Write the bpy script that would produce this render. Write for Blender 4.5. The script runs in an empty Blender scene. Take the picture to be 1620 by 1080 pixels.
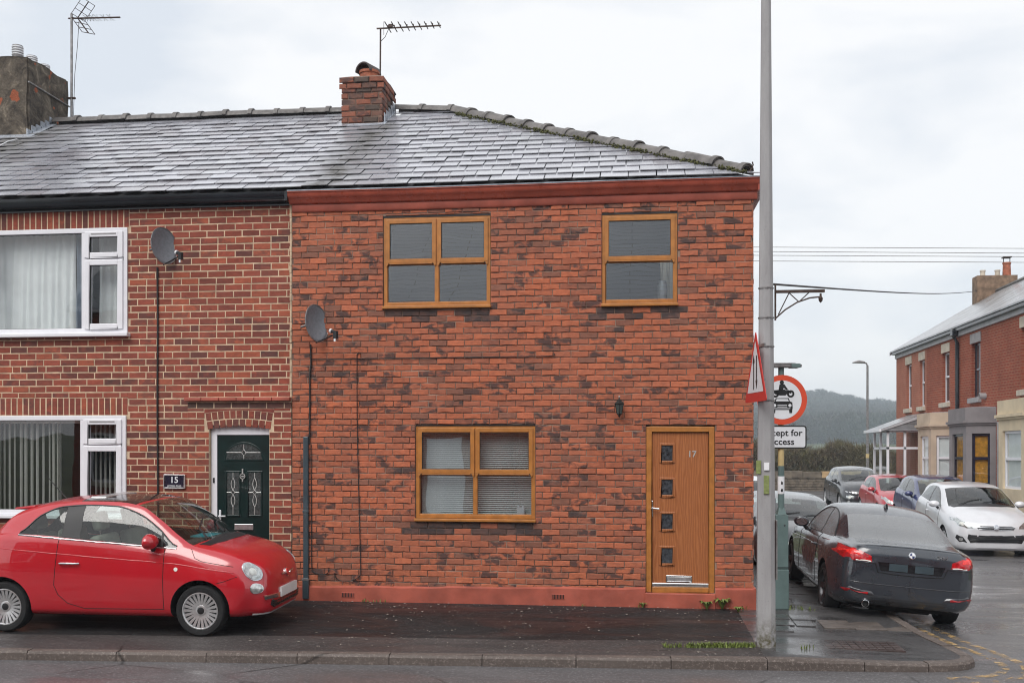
import bpy, bmesh, math, random
import numpy as np
from mathutils import Vector, Matrix
from mathutils.bvhtree import BVHTree
from mathutils.geometry import delaunay_2d_cdt

sc = bpy.context.scene
COL = sc.collection
R = math.radians
rng = random.Random(17)

# ------------------------------------------------------------------ camera
CAM = Vector((0.0, -12.8, 2.15))
cd = bpy.data.cameras.new("camera"); cam = bpy.data.objects.new("camera", cd); COL.objects.link(cam)
cam.location = CAM; cam.rotation_euler = (R(90), 0, R(6.8))
cd.sensor_width = 36; cd.lens = 35.29; cd.shift_y = 0.0926
cd.clip_start = 0.1; cd.clip_end = 6000
sc.camera = cam

# ------------------------------------------------------------------ sky, sun, exposure
SUN_EL, SUN_AZ = 48.0, 200.0     # degrees; azimuth clockwise from +Y
w = bpy.data.worlds.new("World"); sc.world = w; w.use_nodes = True
nt = w.node_tree; nt.nodes.clear()
wout = nt.nodes.new('ShaderNodeOutputWorld')
sky = nt.nodes.new('ShaderNodeTexSky'); sky.sky_type = 'NISHITA'; sky.sun_disc = False
sky.sun_elevation = R(SUN_EL); sky.sun_rotation = R(SUN_AZ); sky.air_density = 1.0; sky.dust_density = 2.0
b1 = nt.nodes.new('ShaderNodeBackground'); b1.inputs[1].default_value = 0.10
nt.links.new(sky.outputs[0], b1.inputs[0])
tc = nt.nodes.new('ShaderNodeTexCoord'); mp = nt.nodes.new('ShaderNodeMapping')
mp.inputs['Scale'].default_value = (1.0, 1.0, 2.6); mp.inputs['Location'].default_value = (0.35, 0.1, 0.62)
nt.links.new(tc.outputs['Generated'], mp.inputs[0])
nz = nt.nodes.new('ShaderNodeTexNoise'); nz.inputs['Scale'].default_value = 2.9; nz.inputs['Detail'].default_value = 6
nz.inputs['Roughness'].default_value = 0.52; nz.inputs['Distortion'].default_value = 0.3
nt.links.new(mp.outputs[0], nz.inputs['Vector'])
cr = nt.nodes.new('ShaderNodeValToRGB')
cr.color_ramp.elements[0].position = 0.31; cr.color_ramp.elements[0].color = (0.74, 0.79, 0.86, 1)
cr.color_ramp.elements[1].position = 0.53; cr.color_ramp.elements[1].color = (0.985, 0.99, 1.0, 1)
nt.links.new(nz.outputs[0], cr.inputs[0])
b2 = nt.nodes.new('ShaderNodeBackground'); b2.inputs[1].default_value = 0.675
nt.links.new(cr.outputs[0], b2.inputs[0])
mx = nt.nodes.new('ShaderNodeMixShader'); mx.inputs[0].default_value = 0.94
nt.links.new(b1.outputs[0], mx.inputs[1]); nt.links.new(b2.outputs[0], mx.inputs[2]); nt.links.new(mx.outputs[0], wout.inputs[0])

sd = bpy.data.lights.new("sun", 'SUN'); sd.energy = 1.5; sd.angle = R(40); sd.color = (1.0, 0.97, 0.93)
so = bpy.data.objects.new("sun", sd); COL.objects.link(so)
_az, _el = R(SUN_AZ), R(SUN_EL)
so.rotation_euler = Vector((-math.sin(_az) * math.cos(_el), -math.cos(_az) * math.cos(_el), -math.sin(_el))).to_track_quat('-Z', 'Y').to_euler()

sc.view_settings.view_transform = 'Standard'; sc.view_settings.look = 'None'
sc.view_settings.gamma = 1.0; sc.view_settings.exposure = 0.66
try: sc.view_settings.use_curve_mapping = False
except Exception: pass
sc.cycles.use_denoising = True; sc.cycles.filter_width = 1.1
sc.cycles.max_bounces = 8; sc.cycles.transparent_max_bounces = 16; sc.cycles.diffuse_bounces = 3
sc.cycles.glossy_bounces = 4; sc.cycles.transmission_bounces = 4
sc.cycles.sample_clamp_indirect = 4.0; sc.cycles.volume_bounces = 1

# ------------------------------------------------------------------ materials
MATS = {}
def srgb(r, g, b):
    f = lambda c: (c / 255 / 12.92) if c / 255 <= 0.04045 else ((c / 255 + 0.055) / 1.055) ** 2.4
    return (f(r), f(g), f(b))

class NT:
    def __init__(s, name):
        s.m = bpy.data.materials.new(name); s.m.use_nodes = True; s.t = s.m.node_tree; s.t.nodes.clear()
        s.out = s.n('OutputMaterial')
    def n(s, typ, **kw):
        nd = s.t.nodes.new('ShaderNode' + typ)
        for k, v in kw.items():
            if hasattr(nd, k) and k not in nd.inputs: setattr(nd, k, v)
        return nd
    def l(s, a, b): s.t.links.new(a, b)
    def noise(s, vec, scale, detail=4, rough=0.55, dist=0.0):
        nd = s.n('TexNoise'); nd.inputs['Scale'].default_value = scale; nd.inputs['Detail'].default_value = detail
        nd.inputs['Roughness'].default_value = rough; nd.inputs['Distortion'].default_value = dist
        if vec is not None: s.l(vec, nd.inputs['Vector'])
        return nd.outputs[0]
    def pos(s): return s.n('NewGeometry').outputs['Position']
    def obj(s): return s.n('TexCoord').outputs['Object']
    def mapv(s, vec, scale=(1, 1, 1), rot=(0, 0, 0), loc=(0, 0, 0)):
        nd = s.n('Mapping'); nd.inputs['Scale'].default_value = scale; nd.inputs['Rotation'].default_value = rot
        nd.inputs['Location'].default_value = loc; s.l(vec, nd.inputs[0]); return nd.outputs[0]
    def ramp(s, fac, stops):
        nd = s.n('ValToRGB'); e = nd.color_ramp.elements
        while len(e) < len(stops): e.new(0.5)
        for k, (p, c) in enumerate(stops):
            e[k].position = p; e[k].color = (c if len(c) == 4 else (*c, 1)) if not isinstance(c, (int, float)) else (c, c, c, 1)
        s.l(fac, nd.inputs[0]); return nd.outputs[0]
    def mix(s, fac, a, b, typ='MIX'):
        nd = s.n('Mix'); nd.data_type = 'RGBA'; nd.blend_type = typ
        for sock, v in ((nd.inputs[0], fac), (nd.inputs[6], a), (nd.inputs[7], b)):
            if isinstance(v, (int, float)): sock.default_value = v if sock.type == 'VALUE' else (v, v, v, 1)
            elif isinstance(v, tuple): sock.default_value = (*v[:3], 1)
            else: s.l(v, sock)
        return nd.outputs[2]
    def math(s, op, a, b=0.0, clamp=False):
        nd = s.n('Math'); nd.operation = op; nd.use_clamp = clamp
        for k, v in ((0, a), (1, b)):
            if isinstance(v, (int, float)): nd.inputs[k].default_value = v
            else: s.l(v, nd.inputs[k])
        return nd.outputs[0]
    def bump(s, h, strength=0.3, dist=0.01, normal=None):
        nd = s.n('Bump'); nd.inputs['Strength'].default_value = strength; nd.inputs['Distance'].default_value = dist
        s.l(h, nd.inputs['Height'])
        if normal is not None: s.l(normal, nd.inputs['Normal'])
        return nd.outputs[0]
    def bsdf(s, col, rough=0.6, metal=0.0, coat=0.0, spec=0.5, normal=None, coat_rough=0.05, ior=1.5):
        p = s.n('BsdfPrincipled')
        def put(nm, v):
            i = p.inputs[nm]
            if isinstance(v, (int, float)): i.default_value = v
            elif isinstance(v, tuple): i.default_value = (*v[:3], 1)
            else: s.l(v, i)
        put('Base Color', col); put('Roughness', rough); put('Metallic', metal); put('Coat Weight', coat)
        put('Coat Roughness', coat_rough); put('Specular IOR Level', spec); put('IOR', ior)
        if normal is not None: s.l(normal, p.inputs['Normal'])
        s.p = p
        return p.outputs[0]
    def done(s, shader):
        s.l(shader, s.out.inputs[0]); MATS[s.m.name] = s.m; return s.m

def M(name, col, rough=0.6, metal=0.0, coat=0.0, spec=0.5, var=0.12, vs=5.0, bump=0.0, bs=80.0, rvar=0.0, space='O', col2=None, cut=(0.35, 0.65)):
    t = NT(name); v = t.obj() if space == 'O' else t.pos()
    n1 = t.noise(v, vs, 5)
    a = tuple(c * (1 - var) for c in col); b = col2 or tuple(min(1, c * (1 + var)) for c in col)
    c = t.ramp(n1, [(cut[0], a), (cut[1], b)])
    r = rough
    if rvar: r = t.ramp(t.noise(v, vs * 2.3, 4), [(0.3, max(0.02, rough - rvar)), (0.7, min(1, rough + rvar))])
    nm = t.bump(t.noise(v, bs, 3), bump, 0.004) if bump else None
    return t.done(t.bsdf(c, r, metal, coat, spec, nm))

def make_brick(name, dark_amt, bumpd=0.35):
    t = NT(name); v = t.pos()
    at = t.n('Attribute'); at.attribute_name = 'col'
    n = t.noise(t.mapv(v, (11, 11, 26)), 1.0, 6, 0.68, 0.5)
    c = t.mix(t.ramp(n, [(0.34, 0.0), (0.66, 1.0)]), t.mix(1.0, at.outputs['Color'], (0.76, 0.79, 0.84), 'MULTIPLY'), t.mix(1.0, at.outputs['Color'], (1.20, 1.20, 1.18), 'MULTIPLY'))
    # slow weathering over the wall: paler and duller areas, faint run-down streaks
    wz = t.noise(t.mapv(v, (0.9, 0.9, 0.7)), 1.0, 5, 0.6, 0.6)
    c = t.mix(t.ramp(wz, [(0.35, 0.0), (0.7, 0.30)]), c, t.mix(0.5, c, (0.30, 0.16, 0.12)))
    stz = t.noise(t.mapv(v, (7, 7, 0.35)), 1.0, 4, 0.6)
    c = t.mix(t.ramp(stz, [(0.52, 0.0), (0.75, 0.35)]), c, t.mix(1.0, c, (0.62, 0.62, 0.66), 'MULTIPLY'))
    # kiln-burnt patches: soft dark blotches on the bricks that carry them
    pt = t.noise(t.mapv(v, (6.0, 6.0, 9.0)), 1.0, 3, 0.6, 0.4)
    f = t.math('MULTIPLY', t.ramp(pt, [(0.44, 0.0), (0.57, 1.0)]), at.outputs['Alpha'], True)
    c = t.mix(t.math('MULTIPLY', f, dark_amt), c, (0.046, 0.038, 0.039))
    nm = t.bump(t.noise(v, 95, 4, 0.7), bumpd, 0.004)
    return t.done(t.bsdf(c, 0.82, 0, 0, 0.35, nm))
make_brick('brick_slip', 0.86, 0.5)
make_brick('brick_old', 0.45, 0.3)

def make_slate(name):
    t = NT(name); v = t.pos()
    at = t.n('Attribute'); at.attribute_name = 'col'
    c = t.mix(t.noise(v, 14, 4), t.mix(1.0, at.outputs['Color'], (0.8, 0.8, 0.8), 'MULTIPLY'), t.mix(1.0, at.outputs['Color'], (1.2, 1.2, 1.2), 'MULTIPLY'))
    # soot and lichen run-off below the two chimneys
    sx = t.n('SeparateXYZ'); t.l(v, sx.inputs[0])
    def streak(x0, w, ytop):
        d = t.math('ABSOLUTE', t.math('SUBTRACT', t.math('ADD', sx.outputs[0], t.math('MULTIPLY', t.noise(v, 1.7, 3), 0.5)), x0 + 0.25))
        a = t.math('SUBTRACT', 1.0, t.math('DIVIDE', d, w), True)
        b = t.math('LESS_THAN', sx.outputs[1], ytop)
        return t.math('MULTIPLY', a, b)
    f = t.math('MAXIMUM', streak(-3.95, 0.55, 2.8), streak(-9.95, 1.1, 3.9))
    f = t.math('MULTIPLY', t.math('MULTIPLY', f, 1.15, True), t.ramp(t.noise(v, 3.1, 5, 0.7), [(0.25, 0.25), (0.6, 1.0)]), True)
    c = t.mix(f, c, (0.045, 0.040, 0.036))
    r0 = t.ramp(t.noise(v, 9.0, 4), [(0.3, 0.24), (0.7, 0.34)])
    r = t.mix(f, r0, 0.75)
    coat = t.math('SUBTRACT', 1.0, f, True)
    nm = t.bump(t.noise(v, 45, 4, 0.6), 0.25, 0.004)
    return t.done(t.bsdf(c, r, 0, coat, 1.0, nm, 0.22, 1.7))
make_slate('slate_wet')

def make_glass(name, tint=(0.78, 0.83, 0.82), f0=0.10, wav=0.0, ws=3.0, rough=0.0, space='P', refl=(1, 1, 1)):
    t = NT(name); v = t.pos() if space == 'P' else t.obj()
    lw = t.n('LayerWeight'); lw.inputs['Blend'].default_value = 0.5
    fac = t.math('ADD', t.math('MULTIPLY', t.math('POWER', lw.outputs['Facing'], 4.0), 0.9 - f0), f0, True)
    g = t.n('BsdfGlossy'); g.inputs['Roughness'].default_value = rough; g.inputs['Color'].default_value = (*refl, 1)
    if wav:
        nm = t.bump(t.noise(v, ws, 2, 0.4), wav, 0.02); t.l(nm, g.inputs['Normal'])
    tr = t.n('BsdfTransparent'); tr.inputs['Color'].default_value = (*tint, 1)
    m = t.n('MixShader'); t.l(fac, m.inputs[0]); t.l(tr.outputs[0], m.inputs[1]); t.l(g.outputs[0], m.inputs[2])
    return t.done(m.outputs[0])
make_glass('window_glass', (0.72, 0.78, 0.80), 0.25, 0.20, 0.95)
make_glass('clear_glass', (0.86, 0.88, 0.88), 0.10, 0.10, 2.0)
make_glass('car_glass', (0.66, 0.75, 0.72), 0.07, 0.0, space='O')
make_glass('car_glass_dark', (0.24, 0.29, 0.30), 0.32, 0.2, 240, 0.14, space='O')
make_glass('lamp_glass', (0.9, 0.92, 0.92), 0.16, 0.0, space='O')

def make_paint(name, col, metal=0.0, drops=0.5, rough=0.38, flake=0.0):
    t = NT(name); v = t.obj()
    geo = t.n('NewGeometry')
    # rain beads sit on the upward faces as fine relief
    sp = t.n('SeparateXYZ'); t.l(geo.outputs['Normal'], sp.inputs[0])
    up = t.ramp(sp.outputs[2], [(0.07, 0.04), (0.22, 1.0)])
    vor = t.n('TexVoronoi'); vor.inputs['Scale'].default_value = 60; t.l(v, vor.inputs['Vector'])
    h = t.math('MULTIPLY', t.ramp(vor.outputs['Distance'], [(0.0, 1.0), (0.42, 0.0)]), up)
    nm = t.bump(h, drops, 0.0022)
    c = t.ramp(t.noise(v, 3.0, 4), [(0.3, tuple(x * 0.93 for x in col)), (0.7, tuple(min(1, x * 1.05) for x in col))])
    inner = t.n('NewGeometry')
    cc = t.mix(inner.outputs['Backfacing'], c, (0.03, 0.03, 0.032))
    r = t.ramp(t.noise(v, 7, 4), [(0.3, rough - 0.06), (0.7, rough + 0.08)])
    sh = t.bsdf(cc, r, metal, 1.0, 0.2, nm, t.ramp(sp.outputs[2], [(0.10, 0.008), (0.24, 0.06), (0.5, 0.14)]), 1.6)
    t.p.inputs['Coat IOR'].default_value = 1.8
    return t.done(sh)
make_paint('paint_red', (0.47, 0.002, 0.012), 0.0, 0.28)
make_paint('paint_grey', (0.028, 0.034, 0.045), 0.15, 0.10, 0.30)
make_paint('paint_silver', (0.04, 0.043, 0.05), 0.2, 0.25, 0.36)
make_paint('paint_white', (0.70, 0.71, 0.74), 0.15, 0.2)
make_paint('paint_crimson', (0.46, 0.014, 0.028), 0.2, 0.2)
make_paint('paint_blue', (0.018, 0.03, 0.13), 0.4, 0.2)
make_paint('paint_charcoal', (0.030, 0.032, 0.038), 0.5, 0.2)
M('rubber', (0.011, 0.011, 0.012), 0.85, var=0.3, vs=20, bump=0.2, bs=60)
M('black_plastic', (0.014, 0.014, 0.016), 0.45, var=0.2)
M('brick_cut', (0.22, 0.05, 0.034), 0.85, var=0.25, vs=9, space='P')
M('arch_black', (0.008, 0.008, 0.009), 0.9, var=0.2)
M('gloss_black', (0.008, 0.008, 0.01), 0.12, var=0.1, coat=0.5)
M('chrome', (0.72, 0.73, 0.75), 0.12, metal=1.0, var=0.05)
M('alloy', (0.72, 0.72, 0.73), 0.30, metal=0.85, var=0.12, vs=20)
M('alloy_dark', (0.07, 0.07, 0.075), 0.3, metal=0.7, var=0.15, vs=20)
M('disc_steel', (0.02, 0.02, 0.02), 0.6, metal=0.2)
M('red_lens', (0.42, 0.006, 0.010), 0.12, coat=1.0, var=0.35, vs=28)
M('red_lens_bright', (0.85, 0.03, 0.025), 0.15, coat=1.0, var=0.2, vs=40)
M('lamp_reflector', (0.62, 0.63, 0.62), 0.15, metal=0.7, var=0.35, vs=26)
M('lamp_white', (0.80, 0.79, 0.74), 0.2, coat=0.8, var=0.15, vs=20)
M('amber_lens', (0.7, 0.22, 0.02), 0.2, coat=1.0)
M('seat_cream', (0.42, 0.39, 0.34), 0.8, var=0.1, bump=0.2)
M('seat_grey', (0.07, 0.07, 0.075), 0.85, var=0.15, bump=0.2)
M('dash_grey', (0.05, 0.05, 0.052), 0.7, var=0.1)
M('plate_white', (0.72, 0.73, 0.72), 0.4, var=0.06)
M('plate_blank', (0.045, 0.065, 0.078), 0.35, var=0.15)
M('teal_cloth', (0.02, 0.30, 0.38), 0.8, var=0.3, vs=20)

M('oak_frame', (0.41, 0.160, 0.034), 0.42, var=0.16, vs=9, bump=0.08, bs=140, space='P')
def make_oak_door():
    t = NT('oak_door'); v = t.mapv(t.pos(), (1.0, 1.0, 0.16))
    n = t.noise(v, 3.2, 3, 0.5, 0.6)
    wv = t.n('TexWave'); wv.wave_type = 'BANDS'; wv.bands_direction = 'X'; wv.inputs['Scale'].default_value = 11.0
    wv.inputs['Distortion'].default_value = 16.0; wv.inputs['Detail'].default_value = 2.5; wv.inputs['Detail Scale'].default_value = 0.8
    t.l(v, wv.inputs['Vector'])
    c = t.ramp(wv.outputs['Fac'], [(0.15, (0.33, 0.105, 0.030)), (0.55, (0.37, 0.125, 0.038)), (0.9, (0.43, 0.152, 0.050))])
    fine = t.noise(t.mapv(t.pos(), (240, 240, 10)), 1.0, 3)
    c = t.mix(t.ramp(fine, [(0.35, 0.0), (0.7, 0.35)]), c, (0.20, 0.06, 0.018))
    nm = t.bump(wv.outputs['Fac'], 0.12, 0.003)
    return t.done(t.bsdf(c, 0.45, 0, 0.15, 0.5, nm, 0.3))
make_oak_door()
M('white_pvc', (0.78, 0.78, 0.82), 0.32, var=0.03, space='P', coat=0.2)
M('green_door', (0.003, 0.017, 0.016), 0.30, var=0.2, vs=8, space='P', coat=0.3)
M('leaded_glass', (0.05, 0.058, 0.058), 0.2, var=0.4, vs=42, bump=0.4, bs=60, space='P', coat=0.6)
M('door_light_glass', (0.045, 0.05, 0.058), 0.15, var=0.6, vs=25, bump=0.4, bs=40, space='P', coat=0.6)
M('red_masonry_paint', (0.36, 0.086, 0.055), 0.55, var=0.22, vs=3.2, bump=0.25, bs=30, space='P', rvar=0.12)
M('red_gutter_paint', (0.37, 0.078, 0.046), 0.32, var=0.18, vs=4, space='P', rvar=0.12)
M('black_gutter_paint', (0.010, 0.013, 0.018), 0.22, var=0.3, space='P', coat=0.3)
M('mortar_dark', (0.23, 0.145, 0.11), 0.95, var=0.35, vs=1.6, bump=0.6, bs=60, space='P', col2=(0.44, 0.31, 0.24), cut=(0.42, 0.72))
M('mortar_buff', (0.56, 0.42, 0.29), 0.95, var=0.22, vs=7, bump=0.4, bs=60, space='P')
M('lead_grey', (0.42, 0.45, 0.50), 0.35, metal=0.3, var=0.2, space='P', vs=8, rvar=0.15)
M('ridge_clay', (0.125, 0.115, 0.110), 0.55, var=0.35, vs=6, bump=0.4, bs=40, space='P', rvar=0.2)
M('moss', (0.065, 0.066, 0.020), 0.95, var=0.5, vs=14, bump=0.8, bs=60, space='P')
def make_render():
    t = NT('stack_render'); v = t.pos()
    c = t.ramp(t.noise(v, 3.4, 8, 0.72, 0.8), [(0.34, (0.035, 0.030, 0.026)), (0.46, (0.095, 0.078, 0.062)), (0.56, (0.15, 0.125, 0.098)), (0.66, (0.30, 0.25, 0.19))])
    brk = t.ramp(t.noise(v, 4.4, 2, 0.4), [(0.66, 0.0), (0.68, 1.0)])
    c = t.mix(brk, c, (0.34, 0.10, 0.05))
    return t.done(t.bsdf(c, 0.9, 0, 0, 0.3, t.bump(t.noise(v, 7, 8, 0.75), 1.0, 0.06)))
make_render()
M('terracotta', (0.34, 0.105, 0.055), 0.8, var=0.3, vs=10, space='P', bump=0.3)
M('soot_clay', (0.045, 0.032, 0.030), 0.6, var=0.3, vs=9, space='P')
M('rust_steel', (0.060, 0.036, 0.028), 0.6, metal=0.3, var=0.4, vs=30)
M('galv_steel', (0.25, 0.24, 0.24), 0.45, metal=0.6, var=0.25, vs=15)
M('dish_grey', (0.19, 0.205, 0.23), 0.55, var=0.12, vs=30, bump=0.1)
M('cable_black', (0.014, 0.013, 0.014), 0.6)
M('brass_white', (0.62, 0.62, 0.60), 0.25, metal=0.4)
M('blind_white', (0.82, 0.82, 0.79), 0.6, var=0.05)
M('curtain_white', (0.80, 0.83, 0.83), 0.9, var=0.06, vs=3)
M('curtain_blue', (0.24, 0.29, 0.36), 0.9, var=0.2, vs=5)
M('room_dark', (0.05, 0.046, 0.043), 0.9, var=0.3, vs=1.0, space='P')
M('plate_navy', (0.012, 0.013, 0.030), 0.2, coat=0.5, var=0.1)
M('sign_white', (0.72, 0.73, 0.76), 0.4, var=0.04)
M('sign_red', (0.56, 0.035, 0.030), 0.4, var=0.06)
M('sign_orange_red', (0.66, 0.075, 0.030), 0.4, var=0.06)
M('sign_black', (0.010, 0.010, 0.011), 0.5)
M('lantern_black', (0.012, 0.014, 0.013), 0.4, var=0.3, vs=30)
M('lantern_glass', (0.05, 0.065, 0.058), 0.08, coat=1.0)
def make_concrete():
    t = NT('column_concrete'); v = t.pos()
    sx = t.n('SeparateXYZ'); t.l(v, sx.inputs[0])
    c = t.ramp(t.noise(t.mapv(v, (6, 6, 1.0)), 1.0, 6, 0.65), [(0.3, (0.29, 0.28, 0.285)), (0.7, (0.40, 0.395, 0.40))])
    c = t.mix(t.ramp(t.noise(v, 60, 3), [(0.62, 0.0), (0.75, 0.5)]), c, (0.20, 0.19, 0.18))
    low = t.math('MULTIPLY', t.math('SUBTRACT', 0.32, sx.outputs[2]), 3.2, True)     # splash-back moss at the foot
    c = t.mix(t.math('MULTIPLY', low, t.ramp(t.noise(v, 14, 5, 0.7), [(0.38, 0.0), (0.62, 1.0)]), True), c, (0.085, 0.075, 0.035))
    return t.done(t.bsdf(c, 0.75, 0, 0, 0.3, t.bump(t.noise(v, 70, 4), 0.3, 0.004)))
make_concrete()
M('post_green', (0.115, 0.17, 0.165), 0.5, var=0.12, space='P')
M('post_cream', (0.55, 0.42, 0.20), 0.5, var=0.12, space='P')
M('sticker_white', (0.78, 0.78, 0.80), 0.5)
M('sticker_green', (0.22, 0.26, 0.09), 0.6, var=0.2, vs=30)
M('leaf', (0.15, 0.195, 0.04), 0.6, var=0.5, vs=18, space='P')
M('litter', (0.42, 0.38, 0.33), 0.8, var=0.4, vs=9, space='P')
M('cover_stone', (0.105, 0.088, 0.078), 0.5, var=0.3, vs=5, bump=0.4, bs=60, space='P', rvar=0.15)
M('cover_iron', (0.075, 0.055, 0.052), 0.42, metal=0.3, var=0.3, vs=7, space='P')
M('stack_brick', (0.20, 0.13, 0.085), 0.9, var=0.35, vs=5, bump=0.5, bs=9, space='P')
M('render_cream', (0.60, 0.50, 0.35), 0.8, var=0.1, vs=2, space='P')
M('render_beige', (0.47, 0.37, 0.28), 0.8, var=0.12, vs=2, space='P')
M('render_mauve', (0.22, 0.20, 0.205), 0.8, var=0.12, vs=2, space='P')
M('stone_sill', (0.50, 0.44, 0.36), 0.8, var=0.15, vs=4, space='P')
M('stone_grey', (0.30, 0.29, 0.295), 0.8, var=0.15, vs=4, space='P')
M('bargeboard', (0.42, 0.42, 0.44), 0.6, var=0.1, space='P')
M('gold_curtain', (0.55, 0.26, 0.02), 0.9, var=0.3, vs=9, space='P')
M('field_grass', (0.06, 0.075, 0.03), 0.95, var=0.4, vs=0.15, space='P')
M('wall_stone', (0.13, 0.105, 0.080), 0.9, var=0.35, vs=3, bump=0.6, bs=20, space='P')
M('wall_stone_tan', (0.42, 0.28, 0.15), 0.9, var=0.2, vs=3, bump=0.5, bs=20, space='P')
M('hedge_twig', (0.15, 0.105, 0.075), 0.95, var=0.4, vs=1.2, space='P', col2=(0.13, 0.12, 0.06))
M('wood_twig', (0.085, 0.066, 0.058), 0.95, var=0.35, vs=0.03, space='P', col2=(0.062, 0.072, 0.055))
M('bark', (0.09, 0.07, 0.055), 0.95, var=0.3, space='P')
M('hill_soil', (0.060, 0.052, 0.042), 0.95, var=0.3, vs=0.02, space='P')

def make_tarmac(name, lo, hi, wet_lo, wet_hi, cov=(0.40, 0.62), chip=0.35, spec=0.22):
    t = NT(name); v = t.pos()
    agg = t.noise(v, 34, 5, 0.85); big = t.noise(t.mapv(v, (0.55, 1.3, 1)), 1.0, 6, 0.62, 0.5)
    c = t.ramp(big, [(0.32, lo), (0.68, hi)])
    c = t.mix(t.ramp(agg, [(0.52, 0.0), (0.66, chip)]), c, tuple(min(1, x * 3.2 + 0.04) for x in hi))
    oi = t.n('ObjectInfo'); c = t.mix(t.ramp(oi.outputs['Random'], [(0.0, 0.0), (1.0, 0.35)]), c, t.mix(1.0, c, (0.72, 0.74, 0.76), 'MULTIPLY'))
    ck = t.n('TexVoronoi'); ck.feature = 'DISTANCE_TO_EDGE'; ck.inputs['Scale'].default_value = 0.55; t.l(t.mix(0.25, v, t.mapv(v, (1, 1, 1), loc=(0.3, 0.1, 0))), ck.inputs['Vector'])
    crk = t.math('MULTIPLY', t.ramp(ck.outputs['Distance'], [(0.0, 1.0), (0.012, 0.0)]), t.ramp(t.noise(v, 0.8, 3), [(0.5, 0.0), (0.6, 0.7)]))
    c = t.mix(crk, c, (0.006, 0.006, 0.006))
    # damp film: smooth where water lies, rough where the stone shows
    r = t.ramp(t.noise(t.mapv(v, (0.5, 1.5, 1)), 1.1, 5, 0.6, 0.8), [(cov[0], wet_lo), (cov[1], wet_hi)])
    nm = t.bump(agg, 0.35, 0.004)
    return t.done(t.bsdf(c, r, 0, t.ramp(r, [(0.22, 0.45), (0.42, 0.0)]), spec, nm, 0.12))
make_tarmac('tarmac_dark', (0.010, 0.010, 0.0105), (0.024, 0.0235, 0.024), 0.38, 0.75, chip=0.6)
make_tarmac('tarmac_strip', (0.042, 0.037, 0.036), (0.070, 0.062, 0.060), 0.42, 0.75, chip=0.5)
make_tarmac('tarmac_corner', (0.042, 0.040, 0.041), (0.075, 0.072, 0.072), 0.20, 0.55)
make_tarmac('road_asphalt', (0.078, 0.074, 0.076), (0.13, 0.124, 0.126), 0.30, 0.62, chip=0.5)
make_tarmac('road_wet', (0.075, 0.073, 0.076), (0.125, 0.121, 0.124), 0.20, 0.46, chip=0.5, spec=0.5)
make_tarmac('kerb_concrete', (0.085, 0.068, 0.060), (0.15, 0.125, 0.112), 0.45, 0.8, chip=0.4)
def make_yellow():
    t = NT('yellow_paint'); v = t.pos()
    p = t.bsdf(t.ramp(t.noise(v, 6, 5), [(0.3, (0.46, 0.28, 0.08)), (0.7, (0.60, 0.42, 0.22))]), 0.55)
    tr = t.n('BsdfTransparent'); m = t.n('MixShader')
    t.l(t.ramp(t.noise(v, 9, 6, 0.75), [(0.47, 0.0), (0.62, 0.9)]), m.inputs[0]); t.l(tr.outputs[0], m.inputs[1]); t.l(p, m.inputs[2])
    return t.done(m.outputs[0])
make_yellow()
def make_far_brick(name, c1, c2, mo, bw=0.235, bh=0.083):
    t = NT(name); v = t.pos()
    sx = t.n('SeparateXYZ'); t.l(v, sx.inputs[0]); cb = t.n('CombineXYZ')
    t.l(t.math('ADD', sx.outputs[1], sx.outputs[0]), cb.inputs[0]); t.l(sx.outputs[2], cb.inputs[1])
    b = t.n('TexBrick'); t.l(cb.outputs[0], b.inputs['Vector']); b.inputs['Scale'].default_value = 1.0
    b.inputs['Brick Width'].default_value = bw; b.inputs['Row Height'].default_value = bh; b.inputs['Mortar Size'].default_value = 0.008
    b.inputs['Color1'].default_value = (*c1, 1); b.inputs['Color2'].default_value = (*c2, 1); b.inputs['Mortar'].default_value = (*mo, 1)
    c = t.mix(t.ramp(t.noise(v, 1.2, 5, 0.65), [(0.35, 0.0), (0.75, 0.55)]), b.outputs['Color'], tuple(x * 0.45 for x in c1))
    return t.done(t.bsdf(c, 0.85, 0, 0, 0.3, t.bump(b.outputs['Fac'], -0.4, 0.01)))
make_far_brick('far_brick_red', (0.34, 0.075, 0.040), (0.27, 0.065, 0.038), (0.36, 0.20, 0.13))
make_far_brick('far_brick_salmon', (0.40, 0.135, 0.085), (0.36, 0.12, 0.075), (0.40, 0.22, 0.15))
make_far_brick('side_brick', (0.36, 0.095, 0.055), (0.26, 0.085, 0.06), (0.19, 0.12, 0.09), 0.227, 0.0785)
def make_far_slate():
    t = NT('far_slate'); v = t.pos()
    sx = t.n('SeparateXYZ'); t.l(v, sx.inputs[0]); cb = t.n('CombineXYZ'); t.l(sx.outputs[1], cb.inputs[0])
    t.l(t.math('MULTIPLY', sx.outputs[2], 1.85), cb.inputs[1])
    b = t.n('TexBrick'); t.l(cb.outputs[0], b.inputs['Vector']); b.inputs['Scale'].default_value = 1.0
    b.inputs['Brick Width'].default_value = 0.34; b.inputs['Row Height'].default_value = 0.24; b.inputs['Mortar Size'].default_value = 0.010
    b.inputs['Color1'].default_value = (0.30, 0.31, 0.335, 1); b.inputs['Color2'].default_value = (0.20, 0.205, 0.22, 1); b.inputs['Mortar'].default_value = (0.03, 0.03, 0.03, 1)
    c = t.mix(t.ramp(t.noise(v, 0.8, 5, 0.7), [(0.45, 0.0), (0.7, 0.7)]), b.outputs['Color'], (0.06, 0.055, 0.045))
    return t.done(t.bsdf(c, t.ramp(t.noise(v, 1.5, 4), [(0.35, 0.25), (0.65, 0.5)]), 0, 0.6, 0.6, t.bump(b.outputs['Fac'], -0.6, 0.015), 0.2))
make_far_slate()
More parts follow.
